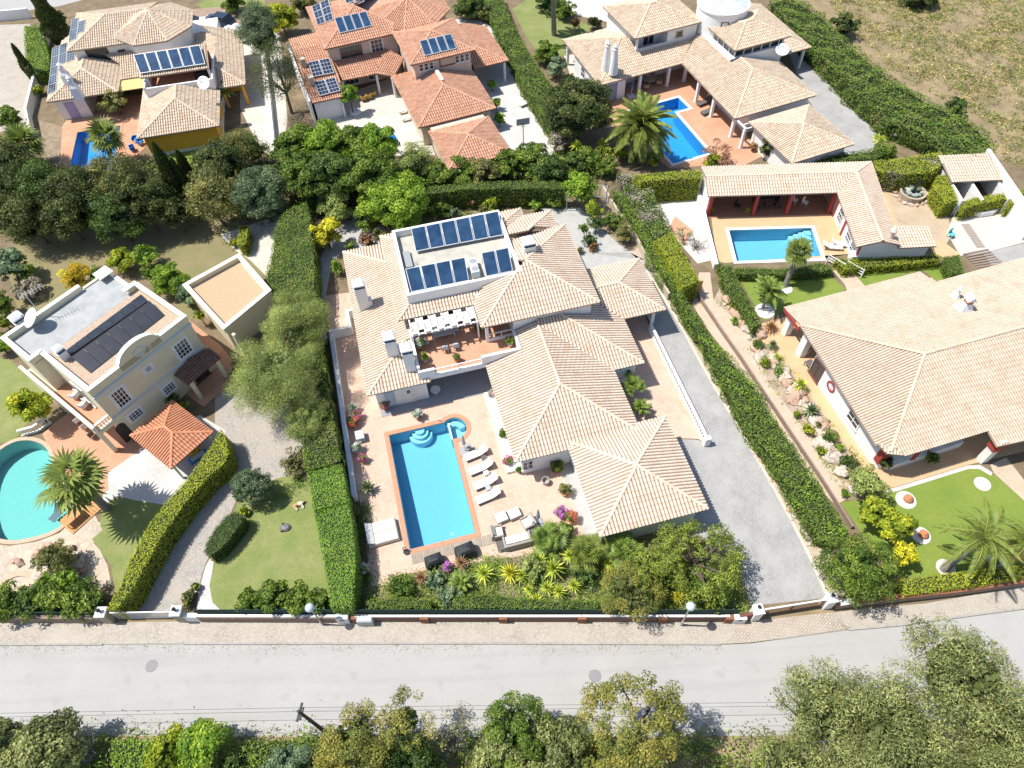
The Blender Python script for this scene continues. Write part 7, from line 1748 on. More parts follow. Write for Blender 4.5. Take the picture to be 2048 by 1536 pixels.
palm('palm_tree', 'feather palm with grey leaning trunk on the right lawn', 1962, 1080, 4.0, 78, FR_N, 20, base=(1886, 1139), lo=-30, hi=60, tr=.22, tm=BARKG, L0=2.4); palm('palm_tree', 'feather palm with brown dead fronds at the right edge', 2052, 1088, 3.6, 72, FR_N, 18, base=(1985, 1125), lo=-30, hi=60, tr=.22, tm=BARKG, L0=2.4, skirt=FR_B)
SH('thin leaved shrub on the clay diamond', 1368, 470, 19, .8, 'silver', dens=40, core=0, leaf=.15); twigs('bare_shrub', 'leafless shrub on the white court', 1392, 498, 26, 1.6)
SH('dark plant in the corner bay of the big roofed house', 1772, 925, 15, 1.0, 'dark'); SH('potted shrub in front of the shaded wall of the big roofed house', 1866, 915, 14, .8, 'mid')
yucca('agave by the blue gate', [(1875, 418, 10, .35)], ROSB, stem=False, name='agave', cat='agave')
# the bed along the street
palm('fan_palm', 'low fan palm at the left end of the bed by the wicker chairs', 1097, 1078, 1.3, 38, FANG, 62, L0=2.2, spread=.5, lo=-20, tr=.18); palm('fan_palm', 'low fan palm in the middle of the bed below the garage roof', 1170, 1106, 1.4, 40, FAN, 62, L0=2.2, spread=.5, lo=-20, tr=.18); palm('fan_palm', 'low fan palm at the right below the garage roof', 1246, 1096, 1.5, 38, FANG, 62, L0=2.2, spread=.5, lo=-20, tr=.18)
yu = [(1020, 1146, 26, .9, 'ROSY'), (1107, 1138, 22, 1.0, 'ROS'), (1078, 1122, 19, 1.0, 'ROS'), (1140, 1112, 17, 1.0, 'ROS'), (1094, 1176, 15, .8, 'ROS'), (1118, 1184, 16, .7, 'ROS'), (1148, 1172, 15, .8, 'ROS'), (1072, 1202, 16, .6, 'ROS'), (1058, 1180, 12, .6, 'ROS'), (1043, 1152, 15, .8, 'ROS'), (968, 1148, 20, .8, 'ROS'), (1355, 1194, 18, .7, 'ROSY'), (1420, 1206, 16, .7, 'ROSY'), (1388, 1196, 15, .6, 'ROS'), (1382, 1090, 20, 1.2, 'ROS'), (1218, 1128, 16, .8, 'ROS')]
yl = ['yellow striped yucca at the left end of the yucca group', 'tall green yucca between the striped one and the fan palms', 'green yucca just left of the first fan palm foot', 'yucca in front of the middle fan palm', 'small yucca second in the front row of the bed', 'yucca at the centre of the front row of the bed', 'small yucca at the right of the front row of the bed', 'yucca leaning over the street hedge', 'smallest yucca above the street hedge', 'yucca touching the striped one', 'yucca beside the covered grills', 'yellow striped yucca behind the right street lamp', 'yellow striped yucca near the gate pillar', 'green yucca between the two yellow striped ones', 'yucca hidden among branches below the roof corner', 'yucca right of the middle fan palm']
for (x, y, r_, z_, k_), l_ in zip(yu, yl): yucca(l_, [(x, y, r_ * (1.3 if k_ == 'ROS' else 1), z_)], {'ROS': ROS, 'ROSY': ROSY}[k_], group='yuccas in the bed along the street')
yucca('bronze cordyline at the left end of the bed', [(842, 1156, 19, .8)], ROSR, name='cordyline', cat='cordyline'); yucca('bronze cordyline behind the covered grills', [(922, 1126, 18, .9)], ROSR, name='cordyline', cat='cordyline')
palm('cycad', 'dark green cycad with a whorl of fronds in the bed', 922, 1166, .7, 26, CYC, 26, lo=0, hi=70, L0=1.1, cat='cycad', tr=.14)
for i, (x, y) in enumerate([(1184, 1172), (1290, 1146), (1310, 1156)]): yucca(['blue agave below the middle fan palm', 'blue agave left of the big branching tree', 'blue agave under the big branching tree'][i], [(x, y, 17, .35)], ROSB, name='agave', cat='agave', stem=False)
SH('blue grey mounded shrub in the bed left of the yuccas', 896, 1196, 27, .9, 'silver', .8, dens=110, leaf=.2, asp=.25); SH('green feathery shrub at the near left patio corner', 803, 1174, 27, .9, 'mid', .8, dens=100, leaf=.18); SH('grey green shrub between the yuccas', 1068, 1140, 28, .9, 'feather', .8, dens=90); SH('dusty green shrub left of the cycad', 872, 1160, 22, .6, 'silver', .8); SH('low dark shrub between yuccas and fan palm', 1170, 1150, 26, .8, 'deep', .8); SH('green shrub at the foot of the first fan palm', 1132, 1060, 18, .6, 'mid', .8, dens=90)
TR('reddish olive tree overhanging the street wall in the middle', 1262, 1186, 64, 2.2, 'autumn', .7, dens=150, leaf=.12, clump=.2, core=.55, spiky=.3)
TR('big loosely branched green tree at the corner of the garage roof', 1398, 1118, 98, 3.0, 'fresh', .5, .85, dens=100, leaf=.16, clump=.14, core=0, ncl=95, spiky=.5, trunk=BARK); TR('leafy lower tree behind the right street lamp', 1312, 1142, 56, 2.2, 'fresh', .8, dens=130, leaf=.15, core=.4, clump=.2, spiky=.4); SH('dense shrub at the foot of the branched tree by the gate', 1418, 1176, 44, 1.2, 'mid', .8, dens=70)
yucca('agave with long dark leaves on the left side of the pool patio', [(734, 976, 22, .5)], ROSB, name='agave', cat='agave', stem=False)
palm('fan_palm', 'low fan palm against the villa wall on the right side patio', 1264, 770, 1.3, 26, FANG, 36, L0=2.0, spread=.35, lo=-10, tr=.14); palm('cycad', 'cycad against the villa wall below the fan palm', 1281, 818, .7, 24, CYC, 26, lo=0, hi=75, L0=1.1, cat='cycad', tr=.14)
# beyond the road
TR('grey green tree at the bottom left corner', 8, 1484, 46, 2.6, 'pine', .8, dens=126); TR('open grey green tree second from the bottom left corner', 92, 1500, 62, 2.4, 'pine', .8, dens=105, core=.45, spiky=.4)
twigs('bare_shrub', 'leafless grey shrub on the bottom edge at the left', 190, 1505, 34, 2.4, n=34); SH('yellow green bush on the bottom edge left of the pole', 345, 1506, 42, 1.6, 'yelgreen', .9, dens=168); SH('pointed yellow green bush with a bare stem on the bottom edge', 410, 1490, 44, 2.0, 'lime', .9, dens=115, core=.4, spiky=.5); SH('dark bush at the bottom edge below the lemon coloured one', 460, 1535, 36, 1.2, 'deep'); SH('dusty green bush on the bottom edge below the pole', 575, 1535, 46, 1.5, 'silver', .8, dens=150, leaf=.15)
TR('large mustard olive tree at the bottom right of the pole', 706, 1486, 74, 3.6, 'autumn', .8, dens=168, leaf=.14, clump=.24, spiky=.3); TR('taller mustard olive tree with airy top at the bottom', 812, 1440, 56, 5.0, 'autumn', .9, dens=126, leaf=.14, clump=.22, core=.35, spiky=.4); TR('thin half bare tree between the olive trees at the bottom', 905, 1452, 46, 4.2, 'olive', .9, dens=37, leaf=.14, clump=.24, core=0, spiky=.5, trunk=BARKG); twigs('bare_shrub', 'grey leafless thicket beneath the half bare tree', 905, 1490, 36, 2.0, n=40)
TR('dark underbush tree at the bottom edge below the mustard trees', 820, 1536, 60, 2.4, 'deep', .8, dens=150, leaf=.15);
TR('deep green tree on the bottom edge right of the bare thicket', 1028, 1462, 70, 4.4, 'mid', .85, dens=157, leaf=.15, clump=.24); TR('dusty green tree on the bottom edge below the deep green one', 1010, 1536, 74, 3.4, 'pine', .8, dens=157); TR('pale green tree left of the tall sparse tree', 1112, 1510, 60, 3.8, 'pine', .85, dens=147, spiky=.3)
TR('tall sparse tree with reddish tinge and visible limbs at the bottom', 1268, 1440, 112, 6.0, 'autumn', .62, .85, dens=88, leaf=.16, clump=.17, core=0, ncl=110, spiky=.2, trunk=BARK)
TR('olive bush at the foot of the tall sparse tree', 1190, 1540, 56, 2.6, 'autumn', .8, dens=126)
for i, (x, y, r_, z_) in enumerate([(1655, 1420, 96, 6.5), (1790, 1480, 130, 7.0), (1925, 1352, 110, 8.0), (1570, 1530, 70, 4.5), (2010, 1480, 110, 7.0), (1700, 1545, 80, 5.0)]):
 PL('pine', ['pine at the road edge, leftmost tall crown of the right hand group', 'widest pine crown in the bottom right group', 'tallest pine crown of the group, reaching across the road', 'small pine on the bottom edge left of the group', 'pine crown at the bottom right corner', 'low pine crown on the bottom edge under the group'][i], 'pine tree', x, y, r_, z_, 'pine', .75, dens=82, leaf=.22, clump=.2, core=.5, asp=.26, spiky=.7, group='pines at the bottom right', trunk=BARKG)
fx = [(1600, -60), (2300, -60), (2300, 330), (2010, 330), (1990, 250), (1880, 200), (1780, 140), (1700, 60)]
pts = [P(x, y)[:2] for x, y in fx]
xy, ar = poly_points(pts, 9500)
keep = bumps(xy[:, 0] * .35, xy[:, 1] * .35) + RNG.normal(0, .5, len(xy)) > -.25
xy = xy[keep]; k_ = 11
idx = np.repeat(np.arange(len(xy)), k_); n = len(idx)
sz = RNG.uniform(.25, .75, len(xy)) * np.where(RNG.random(len(xy)) > .9, 1.9, 1)
d = RNG.normal(0, .5, (n, 2)) * sz[idx][:, None]
C = np.column_stack([xy[idx] + d, np.abs(RNG.normal(.25, .18, n)) * sz[idx]]); C[:, 2] = np.maximum(C[:, 2], .04)
tone = RNG.random(len(xy))
Q = leaf_quads(C, np.column_stack([RNG.normal(0, .8, (n, 2)), RNG.normal(.6, .5, n)]), .26, .09)
for nm, sel, lm in (('dry_scrub', tone < .45, 'olive'), ('dry_weeds', (tone >= .45) & (tone < .8), 'feather'), ('straw_tufts', tone >= .8, 'yuccay')):
 s_ = sel[idx]; o = quad_mesh(nm, Q[s_], .4 + RNG.normal(0, .2, int(s_.sum())), LM[lm] if lm != 'yuccay' else leafmat('leaf_straw', (.22, .17, .08), (.34, .27, .13), (.46, .38, .2)), None)
 tag(o, {'dry_scrub': 'low olive scrub dotted over the dry field at the top right', 'dry_weeds': 'pale weeds spread over the dry field at the top right', 'straw_tufts': 'straw coloured grass tufts on the dry field'}[nm], 'scrub', kind='stuff')
# groundcover in the beds
def litter(label, poly, n_, lms, leaf=.16, name='ground_cover', hh=.35, k=26, cr=.32, z0=.03):
 """low plants as clumps of leaves"""
 xy, _ = poly_points([P(x, y)[:2] for x, y in poly], n_)
 xy = xy[bumps(xy[:, 0] * .8, xy[:, 1] * .8) + RNG.normal(0, .6, n_) > -.35]
 for m_, lm in enumerate(lms):
  q = xy[m_::len(lms)]; sz = RNG.uniform(.5, 1.5, len(q)); idx = np.repeat(np.arange(len(q)), k); n = len(idx); d = RNG.normal(0, 1, (n, 3)) * np.array([cr, cr, 0]) * sz[idx][:, None]
  C = np.column_stack([q[idx] + d[:, :2], z0 + hh * sz[idx] * RNG.random(n) * np.exp(-(d[:, 0] ** 2 + d[:, 1] ** 2) / (2 * (cr * sz[idx]) ** 2))])
  o = quad_mesh(name, leaf_quads(C, np.column_stack([d[:, :2] / cr * .5 + RNG.normal(0, .45, (n, 2)), np.ones(n)]), leaf, leaf * .5), .4 + RNG.normal(0, .13, len(q))[idx] + RNG.normal(0, .16, n), LM[lm], None)
  tag(o, label + ('', ', lighter plants', ', greyer plants')[m_], 'ground cover', kind='stuff')
litter('low plants filling the bed along the street', [(742, 1172), (775, 1166), (860, 1140), (1003, 1118), (1060, 1112), (1085, 1088), (1210, 1080), (1400, 1075), (1480, 1130), (1498, 1226), (720, 1226)], 1700, ('mid', 'lime', 'feather'), .13, hh=.75, k=34)
litter('low plants on the bed behind the middle villa', [(800, 395), (1220, 385), (1160, 420), (1060, 412), (820, 460), (740, 450)], 380, ('olive', 'mid'))
litter('undergrowth beneath the tree rows', [(-60, 250), (120, 350), (520, 325), (860, 330), (1220, 340), (1222, 372), (850, 388), (640, 430), (480, 430), (240, 425), (-60, 470)], 1500, ('dark', 'mid', 'olive'), .26, hh=1.5, k=60, cr=.75)
litter('undergrowth along the bottom edge beyond the road', [(-100, 1483), (700, 1483), (1560, 1484), (2150, 1470), (2150, 1640), (-100, 1640)], 1300, ('deep', 'lime', 'olive'), .2, hh=1.3, k=60, cr=.6)
litter('small plants over the rockery', [(1427, 600), (1464, 633), (1535, 763), (1626, 883), (1690, 1000), (1770, 978), (1650, 832), (1570, 722), (1480, 620)], 260, ('mid', 'yelgreen'), .12, hh=.25, cr=.2)
litter('dry leaves blown along the far kerb of the road', [(-100, 1290), (1440, 1289), (1440, 1297), (-100, 1298)], 260, ('brown', 'olive'), .09, 'leaf_litter', .01, 9, .3, -.115)
litter('dry leaves along the near kerb of the road', [(-100, 1464), (1500, 1464), (1500, 1470), (-100, 1469)], 420, ('brown', 'olive'), .09, 'leaf_litter', .01, 9, .3, -.115)
litter('weeds along the edges of the left garden', [(560, 1000), (600, 950), (620, 965), (540, 990)], 30, ('mid',), .12)
litter('low plants between hedge and garden wall', [(700, 1010), (740, 1010), (745, 1225), (712, 1225)], 120, ('deep', 'mid'))
litter('shrubby strip between the top lanes and pools', [(870, 338), (960, 352), (1080, 352), (1228, 346), (1120, 300), (1050, 325), (1000, 325)], 150, ('mid', 'lime'), .2, hh=.6, k=40, cr=.5)
STONEW = mat('brown_stone_wall', (.30, .235, .18), (.20, .15, .12), 5, .95, bump=.4, bscale=9)
MESHG = mat('dark_green_mesh', (.012, .035, .030), (.02, .05, .04), 3, .9)
BRICKP = mat('clay_pillar', (.30, .13, .075), (.24, .10, .06), 5, .9)
PANELB = mat('brown_panel', (.20, .13, .10), (.16, .10, .08), 4, .9)
def xy(x, y, z=0): return P(x, y, z)[:2]
lw = thing('street_wall', 'low brown stone wall with dark mesh along the pavement at the bottom left', 'wall', P(105, 1243))
mb = MB(); mb.ring([xy(-500, 1243), xy(0, 1242), xy(212, 1243)], .25, 0, .95, closed=False); mb.build('wall', STONEW, lw)
mb = MB(); mb.ring([xy(-500, 1238), xy(0, 1237), xy(212, 1238)], .06, 0, 1.45, closed=False); mb.build('mesh_screen', MESHG, lw)
sw = thing('street_wall', 'street wall with white coping and clay pillars in front of the lawn and bed', 'wall', P(900, 1241))
ends = [398, 716]
mb = MB(); mb.ring([xy(405, 1241), xy(700, 1242)], .25, 0, .95, closed=False); mb.build('wall', STONEW, sw)
mb = MB(); mb.ring([xy(362, 1239), xy(405, 1240)], .3, 0, 1.05, closed=False); mb.build('white_end', WHITE, sw)
mb = MB(); mb.ring([xy(405, 1240), xy(700, 1241)], .17, .951, 1.02, closed=False); mb.build('coping', WHITE, sw)
px_ = [716, 851, 1007, 1163, 1323, 1455]
for i in range(5):
 a, b = px_[i] + 10, px_[i + 1] - 10
 mb = MB(); mb.ring([xy(a, 1241.5), xy(b, 1241.5)], .16, 0, .9, closed=False); mb.build('wall_panel', PANELB, sw)
 mb = MB(); mb.ring([xy(a + 3, 1242.6), xy(b - 3, 1242.6)], .06, .3, .75, closed=False); mb.build('panel_inset', STONEW, sw)
 mb = MB(); mb.ring([xy(a - 12, 1240.5), xy(b + 9, 1240.5)], .15, .91, .98, closed=False); mb.build('coping', WHITE, sw)
for x in px_:
 mb = MB(); p = xy(x, 1241.8); mb.box(Fr(p, -2), -.3, .3, -.18, .18, 0, .905); mb.build('pillar', BRICKP, sw)
mb = MB(); mb.ring([xy(405, 1235.5), xy(1470, 1236)], .05, 0, 1.75, closed=False); mb.build('mesh_screen', MESHG, sw)
for i in range(15):
 p = xy(420 + i * 74, 1235.2); mb = MB(); mb.tube([(p[0], p[1], 0), (p[0], p[1], 1.85)], .035, 5); mb.build('fence_post', mat('green_post', (.05, .16, .14), None), sw)
mb = MB(); mb.box(Fr(xy(690, 1242.5), -2), -.42, .42, -.2, .2, 0, 1.08); mp = mb.build('letterbox_panel', WHITE, sw)
mb = MB(); mb.box(Fr(xy(690, 1242.5), -2), -.16, .16, -.215, -.201, .7, .9); mb.build('letter_slot', DARKM, mp)
mb = MB(); mb.box(Fr(xy(1475, 1242), -2), -.42, .42, -.2, .2, 0, .95); mp = mb.build('letterbox_panel', WHITE, sw)
mb = MB(); mb.box(Fr(xy(1475, 1242), -2), -.1, .1, -.215, -.201, .6, .8); mb.build('letter_slot', DARKM, mp)
cb = thing('utility_cabinet', 'grey metal utility cabinet standing against the street wall', 'cabinet', P(734, 1246)); f_ = Fr(xy(734, 1246), -2)
mb = MB(); mb.bbox(f_, -.55, .55, -.22, .25, 0, 1.0, .08); mb.build('casing', mat('zinc_cabinet', (.50, .54, .58), None, rough=.45, metal=.2), cb)
mb = MB(); mb.box(f_, -.5, -.02, -.235, -.221, .1, .85); mb.box(f_, .02, .5, -.235, -.221, .1, .85); mb.build('doors', STEEL, cb)
# gates
gt = thing('entrance_gate', 'pale metal sliding gate at the cobbled drive on the left', 'gate', P(290, 1240))
a, b = xy(238, 1238), xy(358, 1236); fg = Fr(a, math.degrees(math.atan2(b[1] - a[1], b[0] - a[0]))); Lg = math.hypot(b[0] - a[0], b[1] - a[1])
mb = MB(); mb.box(fg, 0, Lg, -.03, .03, .1, .2); mb.box(fg, 0, Lg, -.03, .03, 1.3, 1.4); mb.build('rail', ALU, gt)
for i in range(28):
 u = .05 + i * (Lg - .1) / 27; mb = MB(); mb.box(fg, u - .025, u + .025, -.02, .02, .2, 1.3); mb.build('bar', ALU, gt)
for u, w_ in ((-.55, .32), (Lg + .4, .32)):
 mb = MB(); mb.box(fg, u - w_, u + w_, -.32, .32, 0, 1.5); pr = mb.build('gate_pillar', mat('stone_pillar', (.42, .36, .28), (.34, .28, .22), 4), gt)
 mb = MB(); mb.bbox(fg, u - w_ - .06, u + w_ + .06, -.38, .38, 1.5, 1.62, .05); mb.build('cap', WHITE, pr)
 mb = MB(); mb.lathe(fg(u, 0, 1.62), [(.06, 0), (.05, .15), (.14, .2), (.15, .32), (.02, .42)], 8); mb.build('pillar_lamp', DARKM, pr)
gt = thing('entrance_gate', 'brown lattice gate between white pillars at the grey driveway', 'gate', P(1575, 1216))
a, b = xy(1516, 1232), xy(1640, 1212); fg = Fr(a, math.degrees(math.atan2(b[1] - a[1], b[0] - a[0]))); Lg = math.hypot(b[0] - a[0], b[1] - a[1])
GW = mat('brown_gate_wood', (.26, .15, .09), (.21, .12, .08), 4)
mb = MB(); mb.box(fg, 0, Lg, -.05, .05, 1.25, 1.37); mb.build('top_rail', WHITE, gt)
mb = MB(); mb.box(fg, 0, Lg, -.04, .04, .08, .2); mb.box(fg, 0, .1, -.04, .04, .2, 1.25); mb.box(fg, Lg - .1, Lg, -.04, .04, .2, 1.25); mb.box(fg, Lg / 2 - .05, Lg / 2 + .05, -.04, .04, .2, 1.25); mb.build('gate_frame', GW, gt)
mb = MB()
for i in range(48):
 u = .1 + (i % 24) * (Lg - .2) / 24; s_ = 1 if i < 24 else -1; y_ = .01 if s_ > 0 else -.01
 w_ = 1.05 * .5; c_ = [(u, .2), (u + .05, .2), (min(Lg - .1, max(.1, u + .05 + s_ * w_)), 1.25), (min(Lg - .1, max(.1, u + s_ * w_)), 1.25)]
 mb.add([fg(q[0], y_, q[1]) for q in c_] + [fg(q[0], y_ + .012, q[1]) for q in c_], [(0, 1, 2, 3), (7, 6, 5, 4), (0, 4, 5, 1), (1, 5, 6, 2), (2, 6, 7, 3), (3, 7, 4, 0)])
mb.build('lattice', GW, gt, kind='stuff')
for u in (-.35, Lg + .35):
 mb = MB(); mb.box(fg, u - .3, u + .3, -.3, .3, 0, 1.55); pr = mb.build('gate_pillar', WHITE, gt)
 mb = MB(); mb.bbox(fg, u - .36, u + .36, -.36, .36, 1.55, 1.65, .05); mb.build('cap', WHITE, pr)
 mb = MB(); mb.lathe(fg(u, .1, 1.65), [(.05, 0), (.04, .12), (.12, .16), (.12, .26), (.02, .34)], 8); mb.build('pillar_lamp', DARKM, pr)
a, b = xy(1473, 1240), xy(1498, 1237)
mb = MB(); mb.ring([a, b], .22, 0, 1.1, closed=False); mb.build('side_wall', BROWN, gt)
rw = thing('street_wall', 'low brown wall with red brick band under the yellow green hedge', 'wall', P(1860, 1190))
LN = [xy(1668, 1216), xy(1700, 1211), xy(1800, 1200), xy(1900, 1189), xy(2048, 1168), xy(2500, 1095)]
mb = MB(); mb.ring(LN, .3, 0, .75, closed=False); mb.build('wall', STONEW, rw); mb = MB(); mb.ring(LN, .34, .75, .9, closed=False); mb.build('brick_band', BRICKP, rw)
mb = MB(); mb.ring([xy(1670, 1215), xy(1696, 1211)], .4, .901, 1.0, closed=False); mb.build('white_coping', WHITE, rw)
GLOBE = mat('opal_globe', (.50, .56, .64), None, rough=.25)
LP = mat('lamp_post_paint', (.42, .41, .38), (.34, .32, .29), 5, .6)
for (bp, h, l) in (((646, 1249), 3.58, 'street lamp with opal globe standing left of the utility cabinet'), ((1362, 1250), 3.9, 'street lamp with opal globe nearer the lattice gate')):
 b = P(*bp); t = thing('street_lamp', l, 'street lamp', b, 0, 'globe street lamps on the pavement')
 mb = MB(); mb.tube([b, (b[0], b[1], .8), (b[0], b[1], .82), (b[0], b[1], h - .3)], [.085, .085, .06, .05], 8); mb.build('post', LP, t)
 mb = MB(); mb.lathe((b[0], b[1], h), [(.05, -.36), (.14, -.3)] + [(.31 * math.cos(a), .31 * math.sin(a)) for a in np.linspace(-1.1, 1.5, 9)], 18); mb.build('globe', GLOBE, t, smooth=True)
b = P(655, 1467); t = thing('utility_pole', 'dark wooden utility pole on the near side of the road', 'utility pole', b)
mb = MB(); mb.tube([b, (b[0], b[1], 6.9)], [.13, .09], 9); mb.build('pole', mat('tarred_wood', (.05, .042, .035), (.08, .065, .05), 6), t)
mb = MB(); mb.box(Fr(b, 80), -.5, .5, -.06, .06, 6.55, 6.65); mb.box(Fr(b, 80), -.35, .35, -.05, .05, 6.1, 6.18); mb.build('crossarm', DARKM, t)
for u, z_ in ((-.45, 6.65), (-.2, 6.65), (.2, 6.65), (.45, 6.65), (-.3, 6.18), (.3, 6.18)):
 mb = MB(); q = Fr(b, 80)(u, 0, z_); mb.lathe(q, [(.03, 0), (.055, .05), (.03, .09), (.05, .12), (.01, .16)], 7); mb.build('insulator', mat('insulator_glass', (.2, .22, .24), None, rough=.2), t)
for k, (u, z_, l) in enumerate(((-.45, 6.82, 'farther black power cable strung along the road'), (.0, 6.82, 'nearer black power cable strung along the road'), (.3, 6.35, 'lower slack cable strung along the road'))):
 q = Fr(b, 80)(u, 0, z_); pts = []
 for xx in np.linspace(-70, 70, 57):
  s_ = ((xx - q[0]) / 70); sag = .5 * math.sin(math.pi * min(1, abs(s_))) if abs(s_) < 1 else 0
  pts.append((xx, q[1] - (xx - q[0]) * .035, z_ - sag))
 c = thing('power_cable', l, 'cable', q, 0, 'cables along the road'); mb = MB(); mb.tube(pts, .009, 4, cap=False); mb.build('cable', DARKM, c)
for (x, y, r_, l) in ((303, 1332, .42, 'round manhole cover in the road on the left'), (1190, 1352, .42, 'round manhole cover in the road on the right')):
 p = P(x, y, -.12); t = thing('manhole_cover', l, 'manhole cover', p); mb = MB(); mb.lathe((p[0], p[1], -.12), [(r_, .0), (r_, .008)], 20); mb.build('frame', mat('old_iron', (.20, .20, .20), (.27, .26, .26), 9), t)
 mb = MB(); mb.lathe((p[0], p[1], -.112), [(r_ * .82, .0), (r_ * .82, .006)], 20); mb.build('lid', mat('iron_lid', (.27, .265, .27), (.22, .22, .22), 12), t)
def car(label, px, deg, paint, L=4.6, W=1.9, Hh=1.68):
 b = P(*px); t = thing('parked_car', label, 'car', b, 0, 'cars parked beside the sand tiled villa'); F = Fr(b, deg)
 prof = [(-L / 2, .45), (-L / 2, .8), (-L / 2 + .1, 1.0), (-L / 2 + .25, 1.08), (-.2 * L, 1.1), (-.02 * L, 1.1), (.27 * L, 1.06), (.43 * L, .95), (L / 2, .78), (L / 2, .42)]
 mb = MB(); n = len(prof); vs = []
 for w_, k in ((-W / 2, 0), (W / 2, 0)):
  vs += [F(x, w_ * (.93 if z_ > 1 else 1), z_) for x, z_ in prof]
 mb.add(vs, [tuple(range(n))[::-1], tuple(range(n, 2 * n))] + [(i, (i + 1) % n, n + (i + 1) % n, n + i) for i in range(n)]); mb.build('body', paint, t)
 cab = [(-L / 2 + .15, 1.08), (-.38 * L, Hh), (.05 * L, Hh), (.24 * L, 1.08)]
 mb = MB(); vs = [F(x, s_ * W / 2 * (.92 if z_ < 1.2 else .76), z_) for s_ in (-1, 1) for x, z_ in cab]
 mb.add(vs, [(0, 1, 2, 3)[::-1], (4, 5, 6, 7), (0, 1, 5, 4), (2, 3, 7, 6)]); mb.build('windows', mat('car_glass', (.015, .02, .025), None, rough=.06, spec=.7), t)
 mb = MB(); mb.box(F, -.37 * L, .045 * L, -W * .37, W * .37, Hh - .04, Hh + .02); mb.build('roof', paint, t)
 for s_ in (-1, 1):
  mb = MB(); mb.box(F, L / 2 - .12, L / 2 + .01, s_ * W * .34 - .2, s_ * W * .34 + .2, .66, .82); mb.build('headlight', mat('headlight', (.7, .7, .7), None, rough=.1), t)
  for u in (-.31 * L, .31 * L):
   c = F(u, s_ * (W / 2 - .1), .34); d = np.array([-F.s, F.c, 0]) * s_
   mb = MB(); mb.tube([tuple(np.array(c) - d * .1), tuple(np.array(c) + d * .12)], .34, 16); w_ = mb.build('wheel', DARKM, t)
   mb = MB(); mb.tube([tuple(np.array(c) + d * .1), tuple(np.array(c) + d * .135)], .2, 10); mb.build('rim', ALU, w_)
CWH = mat('white_car_paint', (.78, .78, .78), None, rough=.2, spec=.6); CDK = mat('dark_blue_car_paint', (.02, .03, .06), None, rough=.15, spec=.7)
car('white car half hidden behind the roof corner of the sand tiled villa', (388, 58), 12, CWH); car('dark blue car parked between two white ones', (440, 52), 155, CDK); car('white car nearest the blue grey conifer', (474, 76), 150, CWH)
def lounger(F, m=FABW, fr=RATT):
 parts = {}
 mb = MB(); mb.box(F, -.95, .35, -.33, .33, .22, .28); mb.build('frame', fr, F.root)
 for u in (-.85, .75):
  for v in (-.28, .28): mb = MB(); mb.box(F, u - .03, u + .03, v - .03, v + .03, 0, .219); mb.build('leg', fr, F.root)
 mb = MB(); mb.bbox(F, -.97, .33, -.34, .34, .285, .37, .03); mb.build('cushion', m, F.root)
 mb = MB(); mb.slab3([F(.34, -.34, .38), F(.98, -.34, .75), F(.98, .34, .75), F(.34, .34, .38)], .09); mb.build('backrest', m, F.root)
 mb = MB(); mb.tube([F(.9, -.25, .66), F(.72, -.25, .02)], .02, 4); mb.tube([F(.9, .25, .66), F(.72, .25, .02)], .02, 4); mb.build('back_support', fr, F.root)
def lounge_at(label, px, deg, group, m=FABW, fr=RATT, sc=1.0, proto=[None]):
 p = P(*px, .02); key = (m.name, fr.name)
 if proto[0] is None: proto[0] = {}
 if key not in proto[0]:
  t = thing('sun_lounger', label, 'sun lounger', (0, 0, 0), 0, group); F = Fr((0, 0), 0); F.root = t; lounger(F, m, fr); proto[0][key] = t
  t.location = p; t.rotation_euler = (0, 0, math.radians(deg))
 else: t = dup(proto[0][key], p, math.radians(deg), label, group)
 return t
g_ = 'sun loungers beside the middle pool'
for px, l in (((952, 911), 'white sun lounger nearest the round spa end of the pool'), ((961, 939), 'white sun lounger second from the spa end'), ((971, 968), 'white sun lounger third from the spa end'), ((976, 996), 'white sun lounger farthest from the spa end')): lounge_at(l, px, 22, g_)
g_ = 'white loungers beside the pool house pool'
lounge_at('white plastic lounger nearer the pool house pool', (1663, 497), 170, g_, FABW, WHITE); lounge_at('white plastic lounger nearer the pool house wall', (1681, 492), 172, g_, FABW, WHITE)
g_ = 'dark loungers beside the bright blue pool'
lounge_at('dark lounger farther from the camera under the villa columns', (1408, 208), 28, g_, RATT, RATT); lounge_at('dark lounger nearer the camera beside the bright blue pool', (1416, 226), 28, g_, RATT, RATT)
lounge_at('white lounger left on the gravel lane', (1052, 209), 30, None, FABW, WHITE)
def table(label, px, deg, sx, sy, h, m, leg=None, z=0.02, name='side_table', cat='table', group=None):
 p = P(*px, z); t = thing(name, label, cat, p, 0, group); F = Fr(p, deg)
 mb = MB(); mb.bbox(F, -sx, sx, -sy, sy, z + h - .05, z + h, .01); mb.build('table_top', m, t)
 for u in (-sx + .06, sx - .06):
  for v in (-sy + .06, sy - .06): mb = MB(); mb.box(F, u - .03, u + .03, v - .03, v + .03, z, z + h - .051); mb.build('leg', leg or m, t)
 return t
table('small dark side table between first and second lounger', (969, 921), 20, .2, .25, .4, RATT); table('small white side table between second and third lounger', (973, 950), 20, .2, .2, .4, FABW); table('small grey side table between third and fourth lounger', (977, 980), 20, .2, .2, .4, FABG)
def parasol(label, px, h, cloth, base_m):
 b = P(*px, .02); t = thing('closed_parasol', label, 'parasol', b)
 mb = MB(); mb.bbox(Fr(b, 15), -.42, .42, -.42, .42, .02, .1, .03); mb.build('base', base_m, t)
 mb = MB(); mb.tube([b, (b[0], b[1], h)], .03, 7); mb.build('pole', ALU, t)
 mb = MB(); mb.lathe((b[0], b[1], 0), [(.06, h * .45), (.17, h * .5), (.12, h * .75), (.06, h * .97), (.02, h * 1.02)], 9); mb.build('folded_canopy', cloth, t)
